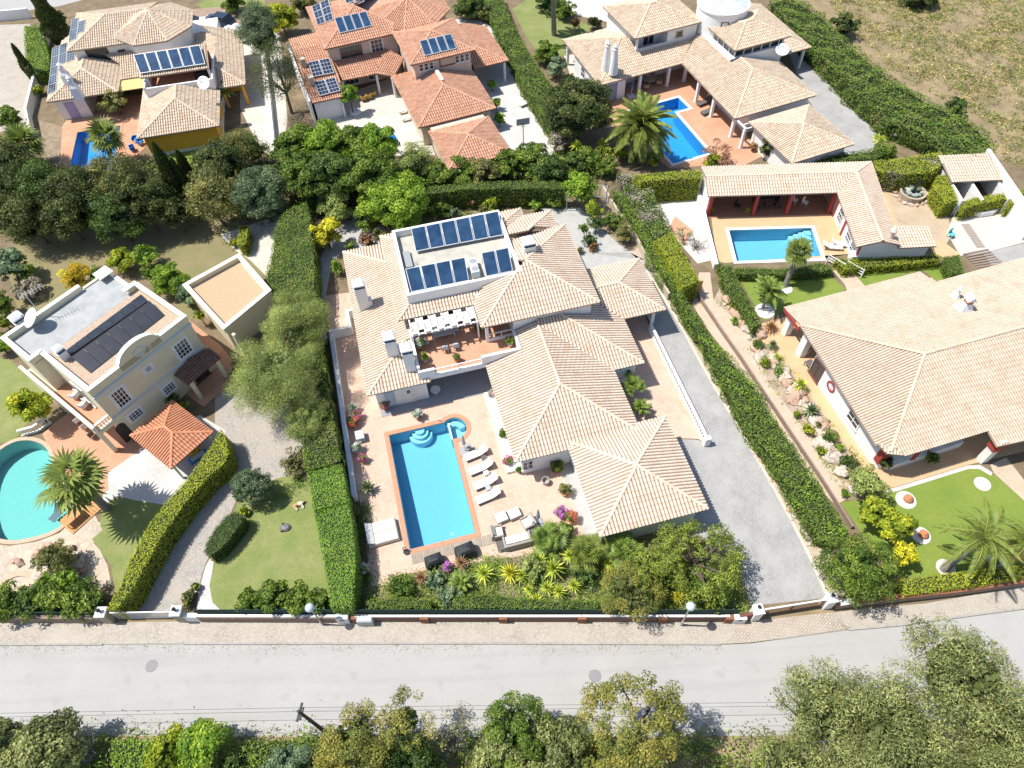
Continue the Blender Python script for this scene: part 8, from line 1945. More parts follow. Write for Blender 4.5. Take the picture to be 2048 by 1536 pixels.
parasol('closed grey parasol on a square base at the spa end of the pool', (930, 902), 2.4, FABG, STEEL); parasol('closed striped parasol beside the wicker armchair', (1076, 1048), 2.5, mat('striped_cloth', (.62, .62, .68), (.10, .11, .22), 14, .9, lo=.47, hi=.53, detail=0), STEEL)
table('round metal table by the closed grey parasol', (938, 899), 0, .22, .22, .55, STEEL)
def sofa(label, px, deg, w_, d_, name='armchair', cat='armchair', m=FABC, group=None, pil=1, fr=WICK, back=True, z=.02):
 p = P(*px, z); t = thing(name, label, cat, p, 0, group); F = Fr(p, deg)
 mb = MB(); mb.bbox(F, -w_ / 2, w_ / 2, -d_ / 2, d_ / 2, z + .05, z + .34, .04); mb.build('base', fr, t)
 if back:
  mb = MB(); mb.bbox(F, -w_ / 2, w_ / 2, d_ / 2 - .17, d_ / 2, z + .341, z + .8, .05); mb.build('backrest', fr, t)
  for s_ in (-1, 1): mb = MB(); mb.bbox(F, s_ * w_ / 2 - (.14 if s_ > 0 else 0), s_ * w_ / 2 + (.14 if s_ < 0 else 0), -d_ / 2, d_ / 2 - .18, z + .341, z + .6, .04); mb.build('armrest', fr, t)
  mb = MB(); mb.bbox(F, -w_ / 2 + .15, w_ / 2 - .15, -d_ / 2 + .02, d_ / 2 - .2, z + .345, z + .46, .04); mb.build('cushion', m, t)
  for k in range(pil):
   u = -w_ / 2 + .15 + (k + .5) * (w_ - .3) / pil; q = (w_ - .3) / pil / 2 - .03
   mb = MB(); mb.slab3([F(u - q, d_ / 2 - .36, z + .62), F(u + q, d_ / 2 - .36, z + .62), F(u + q, d_ / 2 - .2, z + .84), F(u - q, d_ / 2 - .2, z + .84)], .14); mb.build('pillow', m, t)
 else:
  mb = MB(); mb.bbox(F, -w_ / 2 + .03, w_ / 2 - .03, -d_ / 2 + .03, d_ / 2 - .03, z + .345, z + .46, .05); mb.build('cushion', m, t)
 return t
sofa('left white cushioned ottoman below the loungers', (1003, 1038), 22, .95, .85, 'ottoman', 'ottoman', FABW, back=False); sofa('right white cushioned ottoman below the loungers', (1029, 1030), 22, .95, .85, 'ottoman', 'ottoman', FABW, back=False)
sofa('wicker armchair with cream cushions at the left of the seating group', (994, 1068), 100, 1.0, .95); sofa('curved wicker armchair with cream cushion under the ottomans at the right', (1057, 1048), -65, 1.0, .95); sofa('wicker sofa with three cream cushions facing the patio', (1035, 1085), 192, 2.1, 1.0, 'sofa', 'sofa', FABC, pil=3)
table('low dark wicker coffee table beside the armchair', (1004, 1094), 12, .38, .38, .38, RATT, name='coffee_table'); table('small dark wicker table at the end of the sofa', (1064, 1070), 12, .3, .3, .42, RATT)
db = P(766, 1068, .02); t = thing('daybed', 'large cream double daybed on the left edge of the pool patio', 'daybed', db); F = Fr(db, 14)
mb = MB(); mb.bbox(F, -1.15, 1.15, -.9, .9, .1, .36, .05); mb.build('base', FABC, t)
for v in (-.45, .45): mb = MB(); mb.bbox(F, -.65, 1.12, v - .44, v + .44, .365, .52, .06); mb.build('mattress', FABC, t)
mb = MB(); mb.slab3([F(-1.12, -.85, .95), F(-.66, -.85, .56), F(-.66, .85, .56), F(-1.12, .85, .95)], .16); mb.build('headrest', FABW, t)
for px, l, s_ in (((870, 1128), 'barbecue under a black cover, left of two by the timber strip', 1.0), ((932, 1108), 'barbecue under a creased black cover, right of two by the timber strip', 1.12)):
 p = P(*px, .02); t = thing('covered_barbecue', l, 'barbecue', p); F = Fr(p, 20); mb = MB()
 a = [(-.62, -.42), (.62, -.42), (.68, 0), (.62, .42), (-.62, .42), (-.68, 0)]; vs = []
 for sc, z_ in ((1.08, .03), (1.0, .7), (.92, .95), (.55, 1.15), (.2, 1.2)): vs += [F(u * sc * s_, v * sc * s_, z_ + random.uniform(-.04, .04) * (z_ > .5)) for u, v in a]
 mb.add(vs, [(6 * i + j, 6 * i + (j + 1) % 6, 6 * i + 6 + (j + 1) % 6, 6 * i + 6 + j) for i in range(4) for j in range(6)] + [tuple(range(24, 30))]); mb.build('cover', BLKF, t)
# terrace dining set
tt = table('grey dining table under the pergola shades', (888, 672), 12.1, .95, .55, .75, FABG, z=3.09, name='dining_table', cat='dining table')
def chair(label, p, deg, m, name='chair', group=None, tub=False):
 t = thing(name, label, 'chair', p, 0, group); F = Fr(p, deg); z = p[2]
 mb = MB(); mb.bbox(F, -.25, .25, -.25, .25, z + .38, z + .46, .03); mb.build('seat', m, t)
 mb = MB()
 if tub: mb.ring([F(.3, -.25), F(.3, .2), F(.2, .3), F(-.2, .3), F(-.3, .2), F(-.3, -.25)], .07, z + .3, z + .72, closed=False)
 else: mb.bbox(F, -.25, .25, .22, .29, z + .46, z + .95, .03)
 mb.build('backrest', m, t)
 for u in (-.21, .21):
  for v in (-.21, .21): mb = MB(); mb.box(F, u - .02, u + .02, v - .02, v + .02, z, z + .379); mb.build('leg', m, t)
PALEB = mat('pale_blue_fabric', (.50, .56, .60), None)
for i, (u, v, a) in enumerate(((6.15, 15.35, 192), (7.05, 15.35, 192), (5.6, 17.2, 12), (6.5, 17.25, 12), (7.4, 17.2, 12))): chair(['pale chair at the near left side of the terrace table', 'pale chair at the near right side of the terrace table', 'chair behind the terrace table on the left under the shades', 'chair behind the terrace table in the middle', 'chair behind the terrace table on the right'][i], FM(u, v, 3.09), a, PALEB, group='chairs round the terrace table')
FL = {'magenta': leafmat('petal_magenta', (.08, .12, .03), (.55, .03, .22), (.65, .10, .35)), 'pink': leafmat('petal_pink', (.10, .15, .05), (.60, .22, .33), (.72, .5, .55)), 'white': leafmat('petal_white', (.10, .16, .06), (.55, .56, .48), (.75, .75, .72)), 'red': leafmat('petal_red', (.07, .12, .03), (.55, .03, .04), (.65, .2, .2)), 'purple': leafmat('petal_purple', (.08, .12, .05), (.30, .05, .40), (.50, .2, .6)), 'leaf': LM['mid'], 'orange': LM['orange'], 'olive': LM['olive']}
def pot(label, px, rpx, fl, m=TERRA, z=.02, pr=.8, hh=.42, name='flower_pot'):
 p = P(*px, z); r = pxlen(p, rpx); t = thing(name, label, 'flower pot', p)
 mb = MB(); q = r * pr; mb.lathe(p, [(q * .6, 0), (q * .85, hh * .6), (q, hh * .95), (q * 1.06, hh), (q * .9, hh), (q * .85, hh * .9)], 12); mb.build('pot', m, t)
 Q, rnd, _ = crown((p[0], p[1], z + hh + r * .55), (r, r, r * .8), 260, .11, .4, .6, 16); quad_mesh('flowers' if fl not in ('leaf', 'olive') else 'foliage', Q, rnd, FL[fl], t)
WP = mat('white_pot', (.66, .66, .64), None)
for px, r_, f_, m_, l in [((708, 822), 9, 'white', WP, 'white flower pot at the top of the cluster by the white garden wall'), ((716, 838), 10, 'magenta', TERRA, 'pink flowers in the cluster by the white garden wall'), ((706, 836), 8, 'pink', TERRA, 'pale pink flowers squeezed against the white garden wall'), ((708, 852), 11, 'red', TERRA, 'red flowers at the bottom of the cluster by the white garden wall'),
 ((771, 816), 11, 'magenta', TERRA, 'magenta flower pot at the corner of the villa wall by the blue door'), ((837, 836), 11, 'white', TERRA, 'white and pink flower pot standing alone behind the pool'), ((716, 902), 12, 'white', WP, 'white flowering plant by the garden wall halfway along the pool'), ((727, 923), 9, 'magenta', TERRA, 'pink flower bowl by the garden wall halfway along the pool'),
 ((1018, 930), 11, 'magenta', WP, 'magenta flowers at the corner of the long roof'), ((1006, 874), 9, 'leaf', TERRA, 'green plant in a terracotta pot on the white plinth'), ((983, 794), 8, 'pink', WP, 'pink and white flowers at the end of the covered porch'), ((1038, 945), 6, 'leaf', TERRA, 'tiny terracotta pot at the corner of the long roof'), ((1114, 941), 14, 'leaf', TERRA, 'large terracotta bowl with a shrub by the garage'),
 ((1130, 987), 13, 'olive', TERRA, 'round shrub in a pot on the edge of the concrete strip'), ((1122, 1032), 12, 'purple', TERRA, 'purple flowers beside the red ones near the garage corner'), ((1142, 1042), 12, 'red', TERRA, 'red and white flowers near the garage corner'), ((897, 1138), 10, 'purple', WP, 'white and purple flowers between the two covered barbecues'), ((733, 1143), 10, 'white', TERRA, 'pale plant in a bowl in the dark strip beside the hedge'),
 ((712, 1028), 11, 'olive', TERRA, 'spiky plant in a bowl behind the daybed'), ((798, 800), 6, 'olive', TERRA, 'small plant by the white door under the left roof')]: pot(l, px, r_, f_, m_)
for px, r_, f_, m_, l in [((845, 695), 12, 'white', TERRA, 'white flowering shrub in a pot on the terrace beside the chimney'), ((850, 722), 9, 'orange', WP, 'orange plant in a white pot at the terrace parapet corner'), ((1020, 690), 9, 'orange', WP, 'orange leaved plant in a white pot at the right end of the terrace'), ((914, 722), 8, 'olive', TERRA, 'brownish plant inside the terrace railing'), ((958, 666), 8, 'orange', TERRA, 'plant in a square clay planter by the terrace loggia')]: pot(l, px, r_, f_, m_, 3.1)
b = P(1091, 966, .02); t = thing('basket', 'round grey basket standing on the patio near the garage', 'basket', b); mb = MB(); mb.lathe(b, [(.24, 0), (.3, .5), (.32, .52), (.27, .52), (.25, .1), (.0, .1)], 14); mb.build('basket_body', mat('grey_basket', (.40, .36, .34), None), t)
b = P(872, 785, .06); t = thing('round_basin', 'round white basin on a dark stand in the porch shade', 'basin', b); mb = MB(); mb.lathe(b, [(.2, 0), (.25, .35), (.42, .42), (.44, .48), (.38, .48), (.0, .42)], 16); mb.build('bowl', FABW, t)
b = P(722, 877, .02); t = thing('storage_box', 'grey storage box against the white garden wall', 'box', b); mb = MB(); mb.bbox(Fr(b, 14), -.32, .32, -.4, .4, .02, .6, .04); mb.build('box_body', FABG, t); mb = MB(); mb.bbox(Fr(b, 14), -.35, .35, -.43, .43, .6, .66, .02); mb.build('lid', PALEB, t)
for px, l in (((645, 655), 'air conditioning unit outside the white garden wall, farther of two'), ((652, 684), 'air conditioning unit outside the white garden wall, nearer of two')):
 b = P(*px); t = thing('air_conditioner', l, 'air conditioner', b); mb = MB(); mb.bbox(Fr(b, 102), -.45, .45, -.18, .18, .1, .85, .03); mb.build('casing', FABW, t); mb = MB(); q = Fr(b, 102)(0, .181, .48); mb.box(Fr(b, 102), -.3, .2, .181, .19, .25, .72); mb.build('grille', STEEL, t)
b = P(808, 1102, .05); t = thing('garden_tap', 'small dark metal tap stand at the corner of the timber strip', 'tap', b); mb = MB(); mb.tube([b, (b[0], b[1], .7), (b[0] + .18, b[1], .75), (b[0] + .2, b[1], .6)], .035, 6); mb.build('pipe', DARKM, t); mb = MB(); mb.lathe((b[0] + .2, b[1] - .1, .02), [(.22, 0), (.25, .12), (.2, .12)], 10); mb.build('drip_bowl', DARKM, t)
dg = P(598, 1010, .016); t = thing('dog', 'tan and white dog lying on its side on the big lawn', 'dog', dg, math.radians(15))
J = [((-.34, 0, .17), .15), ((-.1, .02, .18), .155), ((.16, 0, .18), .17), ((.3, .04, .19), .11), ((.44, .10, .17), .10), ((.56, .10, .13), .055), ((-.36, -.16, .09), .08), ((-.22, -.34, .06), .045), ((-.34, -.48, .05), .038), ((.2, -.16, .08), .065), ((.26, -.34, .05), .04), ((.22, -.48, .045), .034), ((-.3, -.18, .18), .07), ((-.12, -.36, .1), .042), ((-.24, -.5, .08), .035), ((.26, -.14, .2), .06), ((.36, -.3, .1), .04), ((.34, -.46, .07), .034), ((-.47, .04, .12), .035), ((-.6, .16, .05), .022)]
E_ = [(0, 1), (1, 2), (2, 3), (3, 4), (4, 5), (0, 6), (6, 7), (7, 8), (2, 9), (9, 10), (10, 11), (0, 12), (12, 13), (13, 14), (2, 15), (15, 16), (16, 17), (0, 18), (18, 19)]
me = bpy.data.meshes.new('body'); me.from_pydata([j[0] for j in J], E_, []); o = bpy.data.objects.new('body', me); link(o, t)
sk = o.modifiers.new('skin', 'SKIN')
for i, v in enumerate(me.skin_vertices[0].data if me.skin_vertices else []): v.radius = (J[i][1], J[i][1])
if not me.skin_vertices:
 bpy.context.view_layer.objects.active = o
else: me.skin_vertices[0].data[0].use_root = True
o.modifiers.new('sub', 'SUBSURF').render_levels = 2
me.materials.append(mat('tan_and_white_fur', (.46, .24, .10), (.66, .58, .48), 2.2, .9, lo=.46, hi=.54))
mb = MB()
for s_ in (-.04, .07): mb.add([(dg[0] + .40, dg[1] + .1 + s_, .26), (dg[0] + .48, dg[1] + .12 + s_, .25), (dg[0] + .42, dg[1] + .16 + s_ * 1.8, .19)], [(0, 1, 2)])
def rock_mesh(k):
 vs = sphere_quads((0, 0, 0), (1, 1, .75), 8, 5).reshape(-1, 3); s_ = np.array([1 + .3 * math.sin(v[0] * 3.1 + k) * math.cos(v[1] * 2.7 + k * 2) + .15 * math.sin(v[2] * 7 + v[0] * 4 + k) for v in vs])
 return mesh_only('rock', (vs * s_[:, None]).reshape(-1, 4, 3), np.full(len(vs) // 4, .4), [mat('pale_boulder', (.44, .37, .30), (.56, .49, .42), 3, .95, bump=.4, bscale=10), mat('rusty_boulder', (.42, .26, .17), (.50, .38, .30), 3, .95, bump=.4, bscale=10)][k % 2])
RK = [rock_mesh(k) for k in range(6)]
rb = bpy.data.objects['rockery_bed']
def rock(p, r, parent=None):
 o = bpy.data.objects.new('rock', RK[random.randrange(6)]); COL.objects.link(o); o.parent = parent; o.location = (p[0], p[1], r * .25); o.scale = (r * random.uniform(.8, 1.3), r * random.uniform(.7, 1.1), r * random.uniform(.55, .9)); o.rotation_euler = (random.uniform(-.3, .3), random.uniform(-.3, .3), random.random() * 6); return o
path = [(1436, 600), (1462, 628), (1490, 668), (1518, 720), (1545, 765), (1575, 808), (1600, 842), (1625, 878), (1652, 918), (1680, 960), (1705, 985)]
for i in range(150):
 t_ = random.random() * (len(path) - 1); k = int(t_); a, b = path[k], path[k + 1]; f_ = t_ - k; off = random.uniform(2, 30) if k < 4 else random.uniform(2, 44)
 p = P(a[0] + (b[0] - a[0]) * f_ + off, a[1] + (b[1] - a[1]) * f_ - off * .12); rock(p, random.choice((.18, .25, .35, .45, .6)) * random.uniform(.8, 1.2), rb)
vb = [o for o in bpy.data.objects if o.name == 'verge'][0]
for i in range(60):
 t_ = random.random(); p = P(1345 + 330 * t_ + random.uniform(-8, 12), 600 + 585 * t_ ** .97 + random.uniform(-6, 6));
 rock(p, random.uniform(.1, .22), vb)
ts = bpy.data.objects['terrace_stone']
for i in range(26):
 a = random.uniform(0, 1); p = P(20 + 190 * a, 1092 + 60 * random.random()); rock(p, random.uniform(.2, .5), ts)
# edging wall of the sandy path
ew = thing('edging_wall', 'low brown edging wall between the long hedge and the sandy path', 'wall', P(1560, 880))
mb = MB(); mb.ring([xy(1378, 565), xy(1400, 602), xy(1440, 662), xy(1482, 722), xy(1530, 795), xy(1590, 885), xy(1640, 960), xy(1702, 1058)], .12, 0, .5, closed=False); mb.build('wall', mat('dark_brown_edging', (.24, .17, .14), (.30, .23, .19), 3), ew)
wg = thing('wooden_gate', 'brown wooden gate at the end of the bright clipped hedge', 'gate', P(1388, 590)); F = Fr(xy(1388, 590), 20)
for i in range(6): mb = MB(); mb.box(F, -.66 + i * .22, -.46 + i * .22, -.03, .03, .05, 1.7); mb.build('plank', TEAK, wg)
mb = MB(); mb.box(F, -.7, .7, .031, .07, .4, .5); mb.box(F, -.7, .7, .031, .07, 1.3, 1.4); mb.build('brace', TEAK, wg)
ringm = mat('white_chippings', (.70, .68, .64), (.56, .54, .50), 12, .95)
for px, r_, l, st in (((1812, 1000), 20, 'white stone ring with a clay pot farthest on the right lawn', 1), ((1842, 1071), 19, 'white stone ring with a clay mound below the farthest one', 1), ((1892, 1136), 19, 'white stone ring at the foot of the grey leaning palm', 0), ((1572, 578), 13, 'white stone ring at the foot of the shaggy fan palm', 0), ((1530, 622), 20, 'white stone ring around the giant strelitzia', 0), ((1990, 1120), 16, 'white stone ring at the foot of the palm with dead fronds', 0), ((1965, 968), 16, 'white chippings bed with small plants by the stone path', 2)):
 b = P(*px, .014); r = pxlen(b, r_); t = thing('stone_ring', l, 'garden bed', b); mb = MB(); mb.lathe(b, [(r, 0), (r * .96, .05), (.01, .07)], 22); mb.build('chippings', ringm, t)
 if st == 1: mb = MB(); mb.lathe((b[0] + .1, b[1], .06), [(.34, 0), (.36, .25), (.16, .5), (.1, .52)], 10); mb.build('clay_mound', TERRA, t); [rock((b[0] + random.uniform(-.5, .5), b[1] + random.uniform(-.4, .2), 0), .2, None).__setitem__('x', 0) for _ in ()]
ft = P(1822, 392); t = thing('fountain', 'round stone fountain basin with a dark metal figure', 'fountain', ft)
mb = MB(); mb.lathe(ft, [(1.25, 0), (1.3, .5), (1.32, .62), (1.1, .62), (1.05, .3), (.0, .3)], 22); mb.build('basin', mat('sandstone', (.50, .42, .32), (.38, .31, .24), 3), t)
mb = MB(); mb.lathe((ft[0], ft[1], .5), [(1.06, 0), (.01, .01)], 18); mb.build('water', mat('pond_water', (.05, .09, .07), None, rough=.1), t)
mb = MB(); mb.tube([(ft[0], ft[1], .3), (ft[0], ft[1], 1.2), (ft[0] + .15, ft[1], 1.7), (ft[0] + .1, ft[1], 2.2)], [.2, .12, .16, .08], 8); mb.tube([(ft[0] + .12, ft[1], 1.7), (ft[0] + .5, ft[1] + .1, 2.0)], [.06, .04], 5); mb.tube([(ft[0] + .12, ft[1], 1.7), (ft[0] - .3, ft[1] + .1, 1.95)], [.06, .04], 5); mb.build('figure', DARKM, t)
for k in range(16): rock((ft[0] + 1.55 * math.cos(k * .393), ft[1] + 1.55 * math.sin(k * .393)), .26, None).parent = t
for o in [o for o in bpy.data.objects if o.parent == t and o.name.startswith('rock')]: o.location = (o.location.x - ft[0], o.location.y - ft[1], .1)
Q, rnd, _ = crown((ft[0], ft[1], .62), (.95, .95, .25), 150, .14, .3, 0, 20); quad_mesh('water_plants', Q, rnd, FL['white'], t)
b = P(1968, 428); t = thing('boat_planter', 'white boat shaped planter in front of the clipped hedge', 'planter', b); F = Fr(b, 8); mb = MB()
mb.prism([F(u, v) for u, v in ((-1.4, 0), (-.7, -.4), (.6, -.4), (1.5, 0), (.6, .4), (-.7, .4))], .05, .55); mb.build('hull', FABW, t); Q, rnd, _ = crown(F(-.4, 0, .7), (.45, .3, .3), 150, .14, .4, .5, 10); quad_mesh('foliage', Q, rnd, LM['yelgreen'], t)
chair('turquoise garden chair on the pale court', P(1900, 474, .01), 30, mat('turquoise_paint', (.10, .48, .50), None), 'garden_chair')
bg_ = thing('blue_gate', 'small blue slatted gate standing open by the clipped hedge', 'gate', P(1908, 428)); F = Fr(xy(1908, 428), 35)
for i in range(9): mb = MB(); mb.box(F, -.75 + i * .17, -.67 + i * .17, -.02, .02, .1, 1.3); mb.build('slat', mat('slate_blue_paint', (.22, .31, .38), None), bg_)
mb = MB(); mb.box(F, -.8, .8, .021, .05, .3, .38); mb.box(F, -.8, .8, .021, .05, 1.05, 1.13); mb.build('cross_rail', STEEL, bg_)
for px, l in (((1668, 534), 'white cartwheel rail at the garden steps, left'), ((1705, 546), 'white rail fence at the garden steps, right')):
 b = P(*px); t = thing('white_rail', l, 'railing', b); F = Fr(b, -50); mb = MB(); mb.box(F, -.9, -.82, -.04, .04, 0, 1.1); mb.box(F, .82, .9, -.04, .04, 0, 1.1)
 for z_ in (.35, .65, .95): mb.box(F, -.82, .82, -.03, .03, z_, z_ + .07)
 mb.build('rails', WHITE, t)
pv = [o for o in bpy.data.objects if o.name == 'concrete_court'][0]
PV = mat('brown_paver', (.33, .28, .24), (.27, .23, .20), 3)
for (a, b, n_) in (((1930, 448), (1962, 496), 9), ((2022, 426), (2046, 466), 6)):
 for i in range(n_):
  q = P(a[0] + (b[0] - a[0]) * (i + .5) / n_, a[1] + (b[1] - a[1]) * (i + .5) / n_); mb = MB(); mb.bbox(Fr(q, -2), -.42, .42, -.17, .17, .012, .035, .01); mb.build('paver', PV, pv)
st = thing('garden_steps', 'flight of timber edged steps below the pale court', 'steps', P(1956, 520))
for i in range(7):
 a = P(1926 + i * 4.5, 510 + i * 4.2); c = P(1976 + i * 5, 500 + i * 4.6); mb = MB(); mb.ring([a[:2], c[:2]], .16, 0, .12 - i * .008, closed=False); mb.build('step', mat('sleeper_wood', (.26, .20, .17), None), st)
pt = thing('porch_table', 'long dark table with chairs under the pool house porch', 'table', F4(-5.6, 1.2, .05)); mb = MB(); mb.box(F4, -7, -4.4, .8, 1.7, .72, .78); mb.build('table_top', DARKM, pt)
for u in (-6.9, -4.5): mb = MB(); mb.box(F4, u - .05, u + .05, .9, 1.6, .05, .719); mb.build('leg', DARKM, pt)
for k in range(6): chair(['dark porch chair at the left end of the long table', 'dark porch chair in the middle front of the long table', 'dark porch chair at the right front of the long table', 'white folding chair leaning in the porch beside the table', 'white folding chair nearest the right porch post', 'dark stool at the left porch post'][k], F4((-4.6, -5.6, -6.6, -8.6, -9.6, -2.6)[k], (2.3, 2.3, 2.3, 1.6, 2.0, 2.2)[k], .05), 178 if k < 3 else 40, DARKM if k in (0, 1, 2, 5) else WHITE, group=None)
for px, l in (((1487, 426), 'palm like plant in a pot at the middle porch post'), ((1416, 425), 'plant in a pot at the left porch post')): yucca(l, [(px[0] + 8, px[1] - 4, 8, .5)], ROS, name='potted_palm', cat='potted plant', stem=False)
tb = P(1296, 166, .03); t = thing('round_table', 'round pale table under the porch of the tower villa', 'table', tb); mb = MB(); mb.lathe(tb, [(.12, 0), (.12, .68), (.95, .7), (.95, .76)], 20); mb.build('table_body', mat('sandstone', (.5, .42, .32), None), t)
for k in range(4): chair(['wicker chair left of the round pale table', 'wicker chair behind the round pale table', 'wicker chair right of the round pale table', 'wicker chair in front of the round pale table'][k], (tb[0] + 1.35 * math.cos(2.6 - k * 1.5), tb[1] + 1.35 * math.sin(2.6 - k * 1.5), .03), math.degrees(2.6 - k * 1.5) - 90, mat('tan_wicker', (.50, .38, .24), (.4, .3, .2), 8), group=None, tub=True)
parasol('closed blue and white parasol by the blue door of the tower villa', (1262, 192), 2.0, BLUEB, FABW)
for i, px in enumerate(((728, 202), (739, 198), (748, 192))): chair(['yellow wicker chair at the left of three on the pale patio', 'yellow wicker chair in the middle of three on the pale patio', 'yellow wicker chair at the right of three on the pale patio'][i], P(*px, .016), 200, mat('yellow_wicker', (.48, .30, .08), None), tub=True, group=None)
for px, l in (((811, 226), 'farther stone bench on the pale patio'), ((817, 241), 'nearer stone bench on the pale patio')):
 b = P(*px, .016); t = thing('stone_bench', l, 'bench', b); mb = MB(); mb.box(Fr(b, 19), -.8, .8, -.2, .2, .36, .46); mb.build('seat', FABC, t)
 for u in (-.6, .6): mb = MB(); mb.box(Fr(b, 19), u - .1, u + .1, -.16, .16, .016, .359); mb.build('leg', FABC, t)
b = P(711, 226, .016); t = thing('ring_planter', 'round white planter ring at the foot of the small patio tree', 'planter', b); mb = MB(); mb.lathe(b, [(.62, 0), (.62, .35), (.46, .35), (.44, .2), (.0, .2)], 16); mb.build('ring', FABW, t)
b = P(1047, 288); t = thing('basketball_hoop', 'basketball hoop on a pole at the end of the gravel lane', 'basketball hoop', b); mb = MB(); mb.tube([b, (b[0], b[1], 2.6)], .05, 6); mb.build('pole', DARKM, t); mb = MB(); mb.box(Fr(b, 10), -.75, .75, -.03, .03, 2.5, 3.3); mb.build('backboard', mat('smoked_acrylic', (.35, .36, .36), None), t); mb = MB(); mb.ring([(b[0] + .23 * math.cos(k), b[1] - .28 + .23 * math.sin(k)) for k in np.linspace(0, 6.28, 13)[:-1]], .03, 2.6, 2.64); mb.build('hoop', DARKM, t)
for i, px in enumerate(((274, 284), (283, 290), (268, 302))): chair(['blue chair nearest the ochre wall corner', 'blue chair by the ochre wall, right of the first', 'blue chair at the edge of the deep blue pool'][i], P(*px, .014), 60 * i, BLUEB, tub=True, group=None)
for i, p in enumerate((F6(.05, -15.1, 2.95), F6(-.1, -16.5, 2.95))): chair(['white tub chair on the yellow house balcony, farther', 'white tub chair on the yellow house balcony, nearer'][i], p, 250, FABW, tub=True, group=None)
for i, px in enumerate(((158, 846), (172, 858), (186, 874))): chair(['white chair on the terracotta patio nearest the lemon tree', 'white chair in the middle of the patio row', 'dark chair at the end of the patio row'][i], P(*px, .02), 230, (FABW, FABW, RATT)[i], group=None)
p = P(388, 902, .014); t = thing('swim_ring', 'yellow inflatable swim ring leaning under the gazebo', 'swim ring', p); mb = MB(); c = [(p[0] + .38 * math.cos(k), p[1] + .38 * math.sin(k), .16) for k in np.linspace(0, 6.283, 17)]; mb.tube(c, .14, 8, cap=False); mb.build('ring', mat('yellow_vinyl', (.62, .50, .04), None, rough=.4), t)
p = P(397, 914, .014); t = thing('air_mattress', 'blue inflatable mattress beside the yellow ring', 'air mattress', p); mb = MB(); mb.bbox(Fr(p, 40), -.8, .8, -.35, .35, .02, .18, .07); mb.build('mattress', BLUEB, t); mb = MB(); mb.bbox(Fr(p, 40), -.6, .6, -.22, .22, .181, .23, .03); mb.build('pillow', PALEB, t)
dk = thing('teak_deck', 'small teak platform with planks at the edge of the kidney pool', 'decking', P(160, 1030)); F = Fr(P(160, 1030), 52)
for i in range(11): mb = MB(); mb.box(F, -1.3 + i * .24, -1.08 + i * .24, -1.0, 1.0, .03, .09); mb.build('plank', TEAK, dk)
sc_ = P(120, 1030, .05); t = thing('sling_chair', 'dark blue sling chair at the pool edge', 'chair', sc_); F = Fr(sc_, -30)
mb = MB(); mb.slab3([F(-.3, -.7, .35), F(.3, -.7, .35), F(.3, .1, .45), F(-.3, .1, .45)], .03); mb.slab3([F(-.3, .11, .45), F(.3, .11, .45), F(.3, .55, 1.0), F(-.3, .55, 1.0)], .03); mb.build('sling', mat('slate_sling', (.10, .16, .20), None), t)
for s_ in (-.32, .32): mb = MB(); mb.tube([F(s_, -.7, .35), F(s_, .3, .05)], .02, 5); mb.tube([F(s_, .55, 1.0), F(s_, -.4, .05)], .02, 5); mb.build('leg', DARKM, t)
tbm = table('teak table on the platform beside the kidney pool', (152, 1040), 52, .7, .45, .7, TEAK, name='teak_table')
bl6 = thing('balustrade', 'cream balustrade between lemon tree and kidney pool', 'balustrade', P(80, 862)); balustrade(bl6, [xy(45, 872), xy(75, 864), xy(104, 845)], 0, .85, CREAMLT, .24)
b = P(571, 1056, .016); t = thing('robot_mower', 'small dark grey robot mower on the big lawn', 'robot mower', b); mb = MB(); mb.lathe(b, [(.3, .03), (.32, .12), (.22, .24), (.02, .27)], 12, sx=1.3); mb.build('shell', mat('grey_shell', (.13, .13, .14), (.18, .18, .19), 5, .5), t)
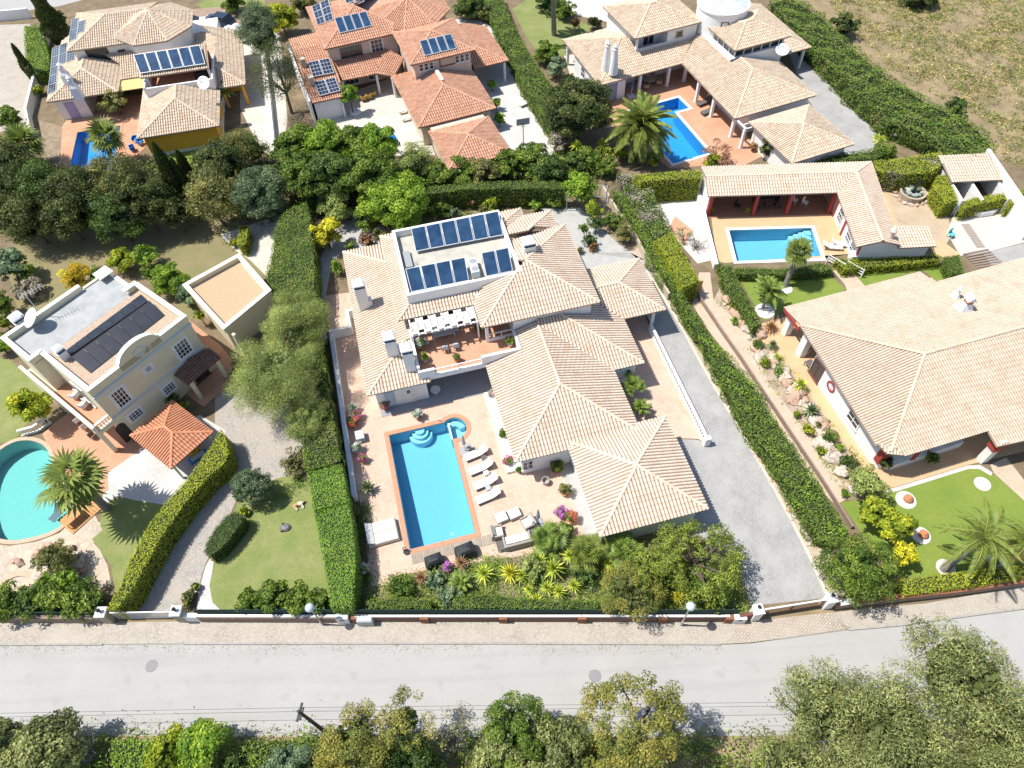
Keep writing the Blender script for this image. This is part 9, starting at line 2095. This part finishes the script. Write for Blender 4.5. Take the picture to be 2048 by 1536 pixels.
for s_ in (-.3, .3): mb = MB(); mb.tube([(b[0] - .2, b[1] + s_ * .95, .12), (b[0] - .2, b[1] + s_ * 1.1, .12)], .12, 10); mb.build('wheel', DARKM, t)
for i, px in enumerate(((1605, 706), (1637, 750))): sofa(['grey rattan armchair at the shaded porch wall, farther', 'grey rattan armchair against the white wall, nearer'][i], px, -60 if i else -75, .8, .8, m=FABG, group=None)
table('square black table between the rattan armchairs', (1617, 733), 20, .35, .35, .5, RATT)
# metal frame behind the villa
mf = thing('metal_frame', 'open grey metal frame of a pergola behind the villa', 'pergola frame', P(1170, 420)); c = [P(1133, 421), P(1207, 430), P(1212, 408), P(1152, 402)]
for q in c: mb = MB(); mb.tube([q, (q[0], q[1], 2.3)], .05, 5); mb.build('post', STEEL, mf)
for i in range(4): a, b = c[i], c[(i + 1) % 4]; mb = MB(); mb.tube([(a[0], a[1], 2.3), (b[0], b[1], 2.3)], .045, 5); mb.build('bar', STEEL, mf)
yw = thing('yard_wall', 'pale boundary wall beside the sand tiled villa far left', 'wall', P(70, 200)); mb = MB(); mb.ring([xy(100, 75), xy(82, 150), xy(62, 235), xy(70, 275)], .3, 0, 1.3, closed=False); mb.build('wall', CREAMLT, yw)
yw = thing('street_wall', 'white wall along the pale road at the top left corner', 'wall', P(20, 42)); mb = MB(); mb.ring([xy(-300, 60), xy(0, 42), xy(64, 36)], .3, 0, 1.4, closed=False); mb.build('wall', WHITE, yw)
yw = thing('lane_wall', 'low pale wall along the drive between the two top villas', 'wall', P(540, 200)); mb = MB(); mb.ring([xy(528, 90), xy(540, 180), xy(552, 300)], .2, 0, .9, closed=False); mb.build('wall', WHITE, yw)
bw = thing('boundary_wall', 'low white wall behind the diagonal hedge of creeper', 'wall', P(1250, 420)); mb = MB(); mb.ring([xy(1205, 385), xy(1232, 430), xy(1262, 470), xy(1290, 520), xy(1336, 600)], .2, 0, .9, closed=False); mb.build('wall', mat('tan_render', (.55, .47, .36), (.48, .40, .31), 2), bw)
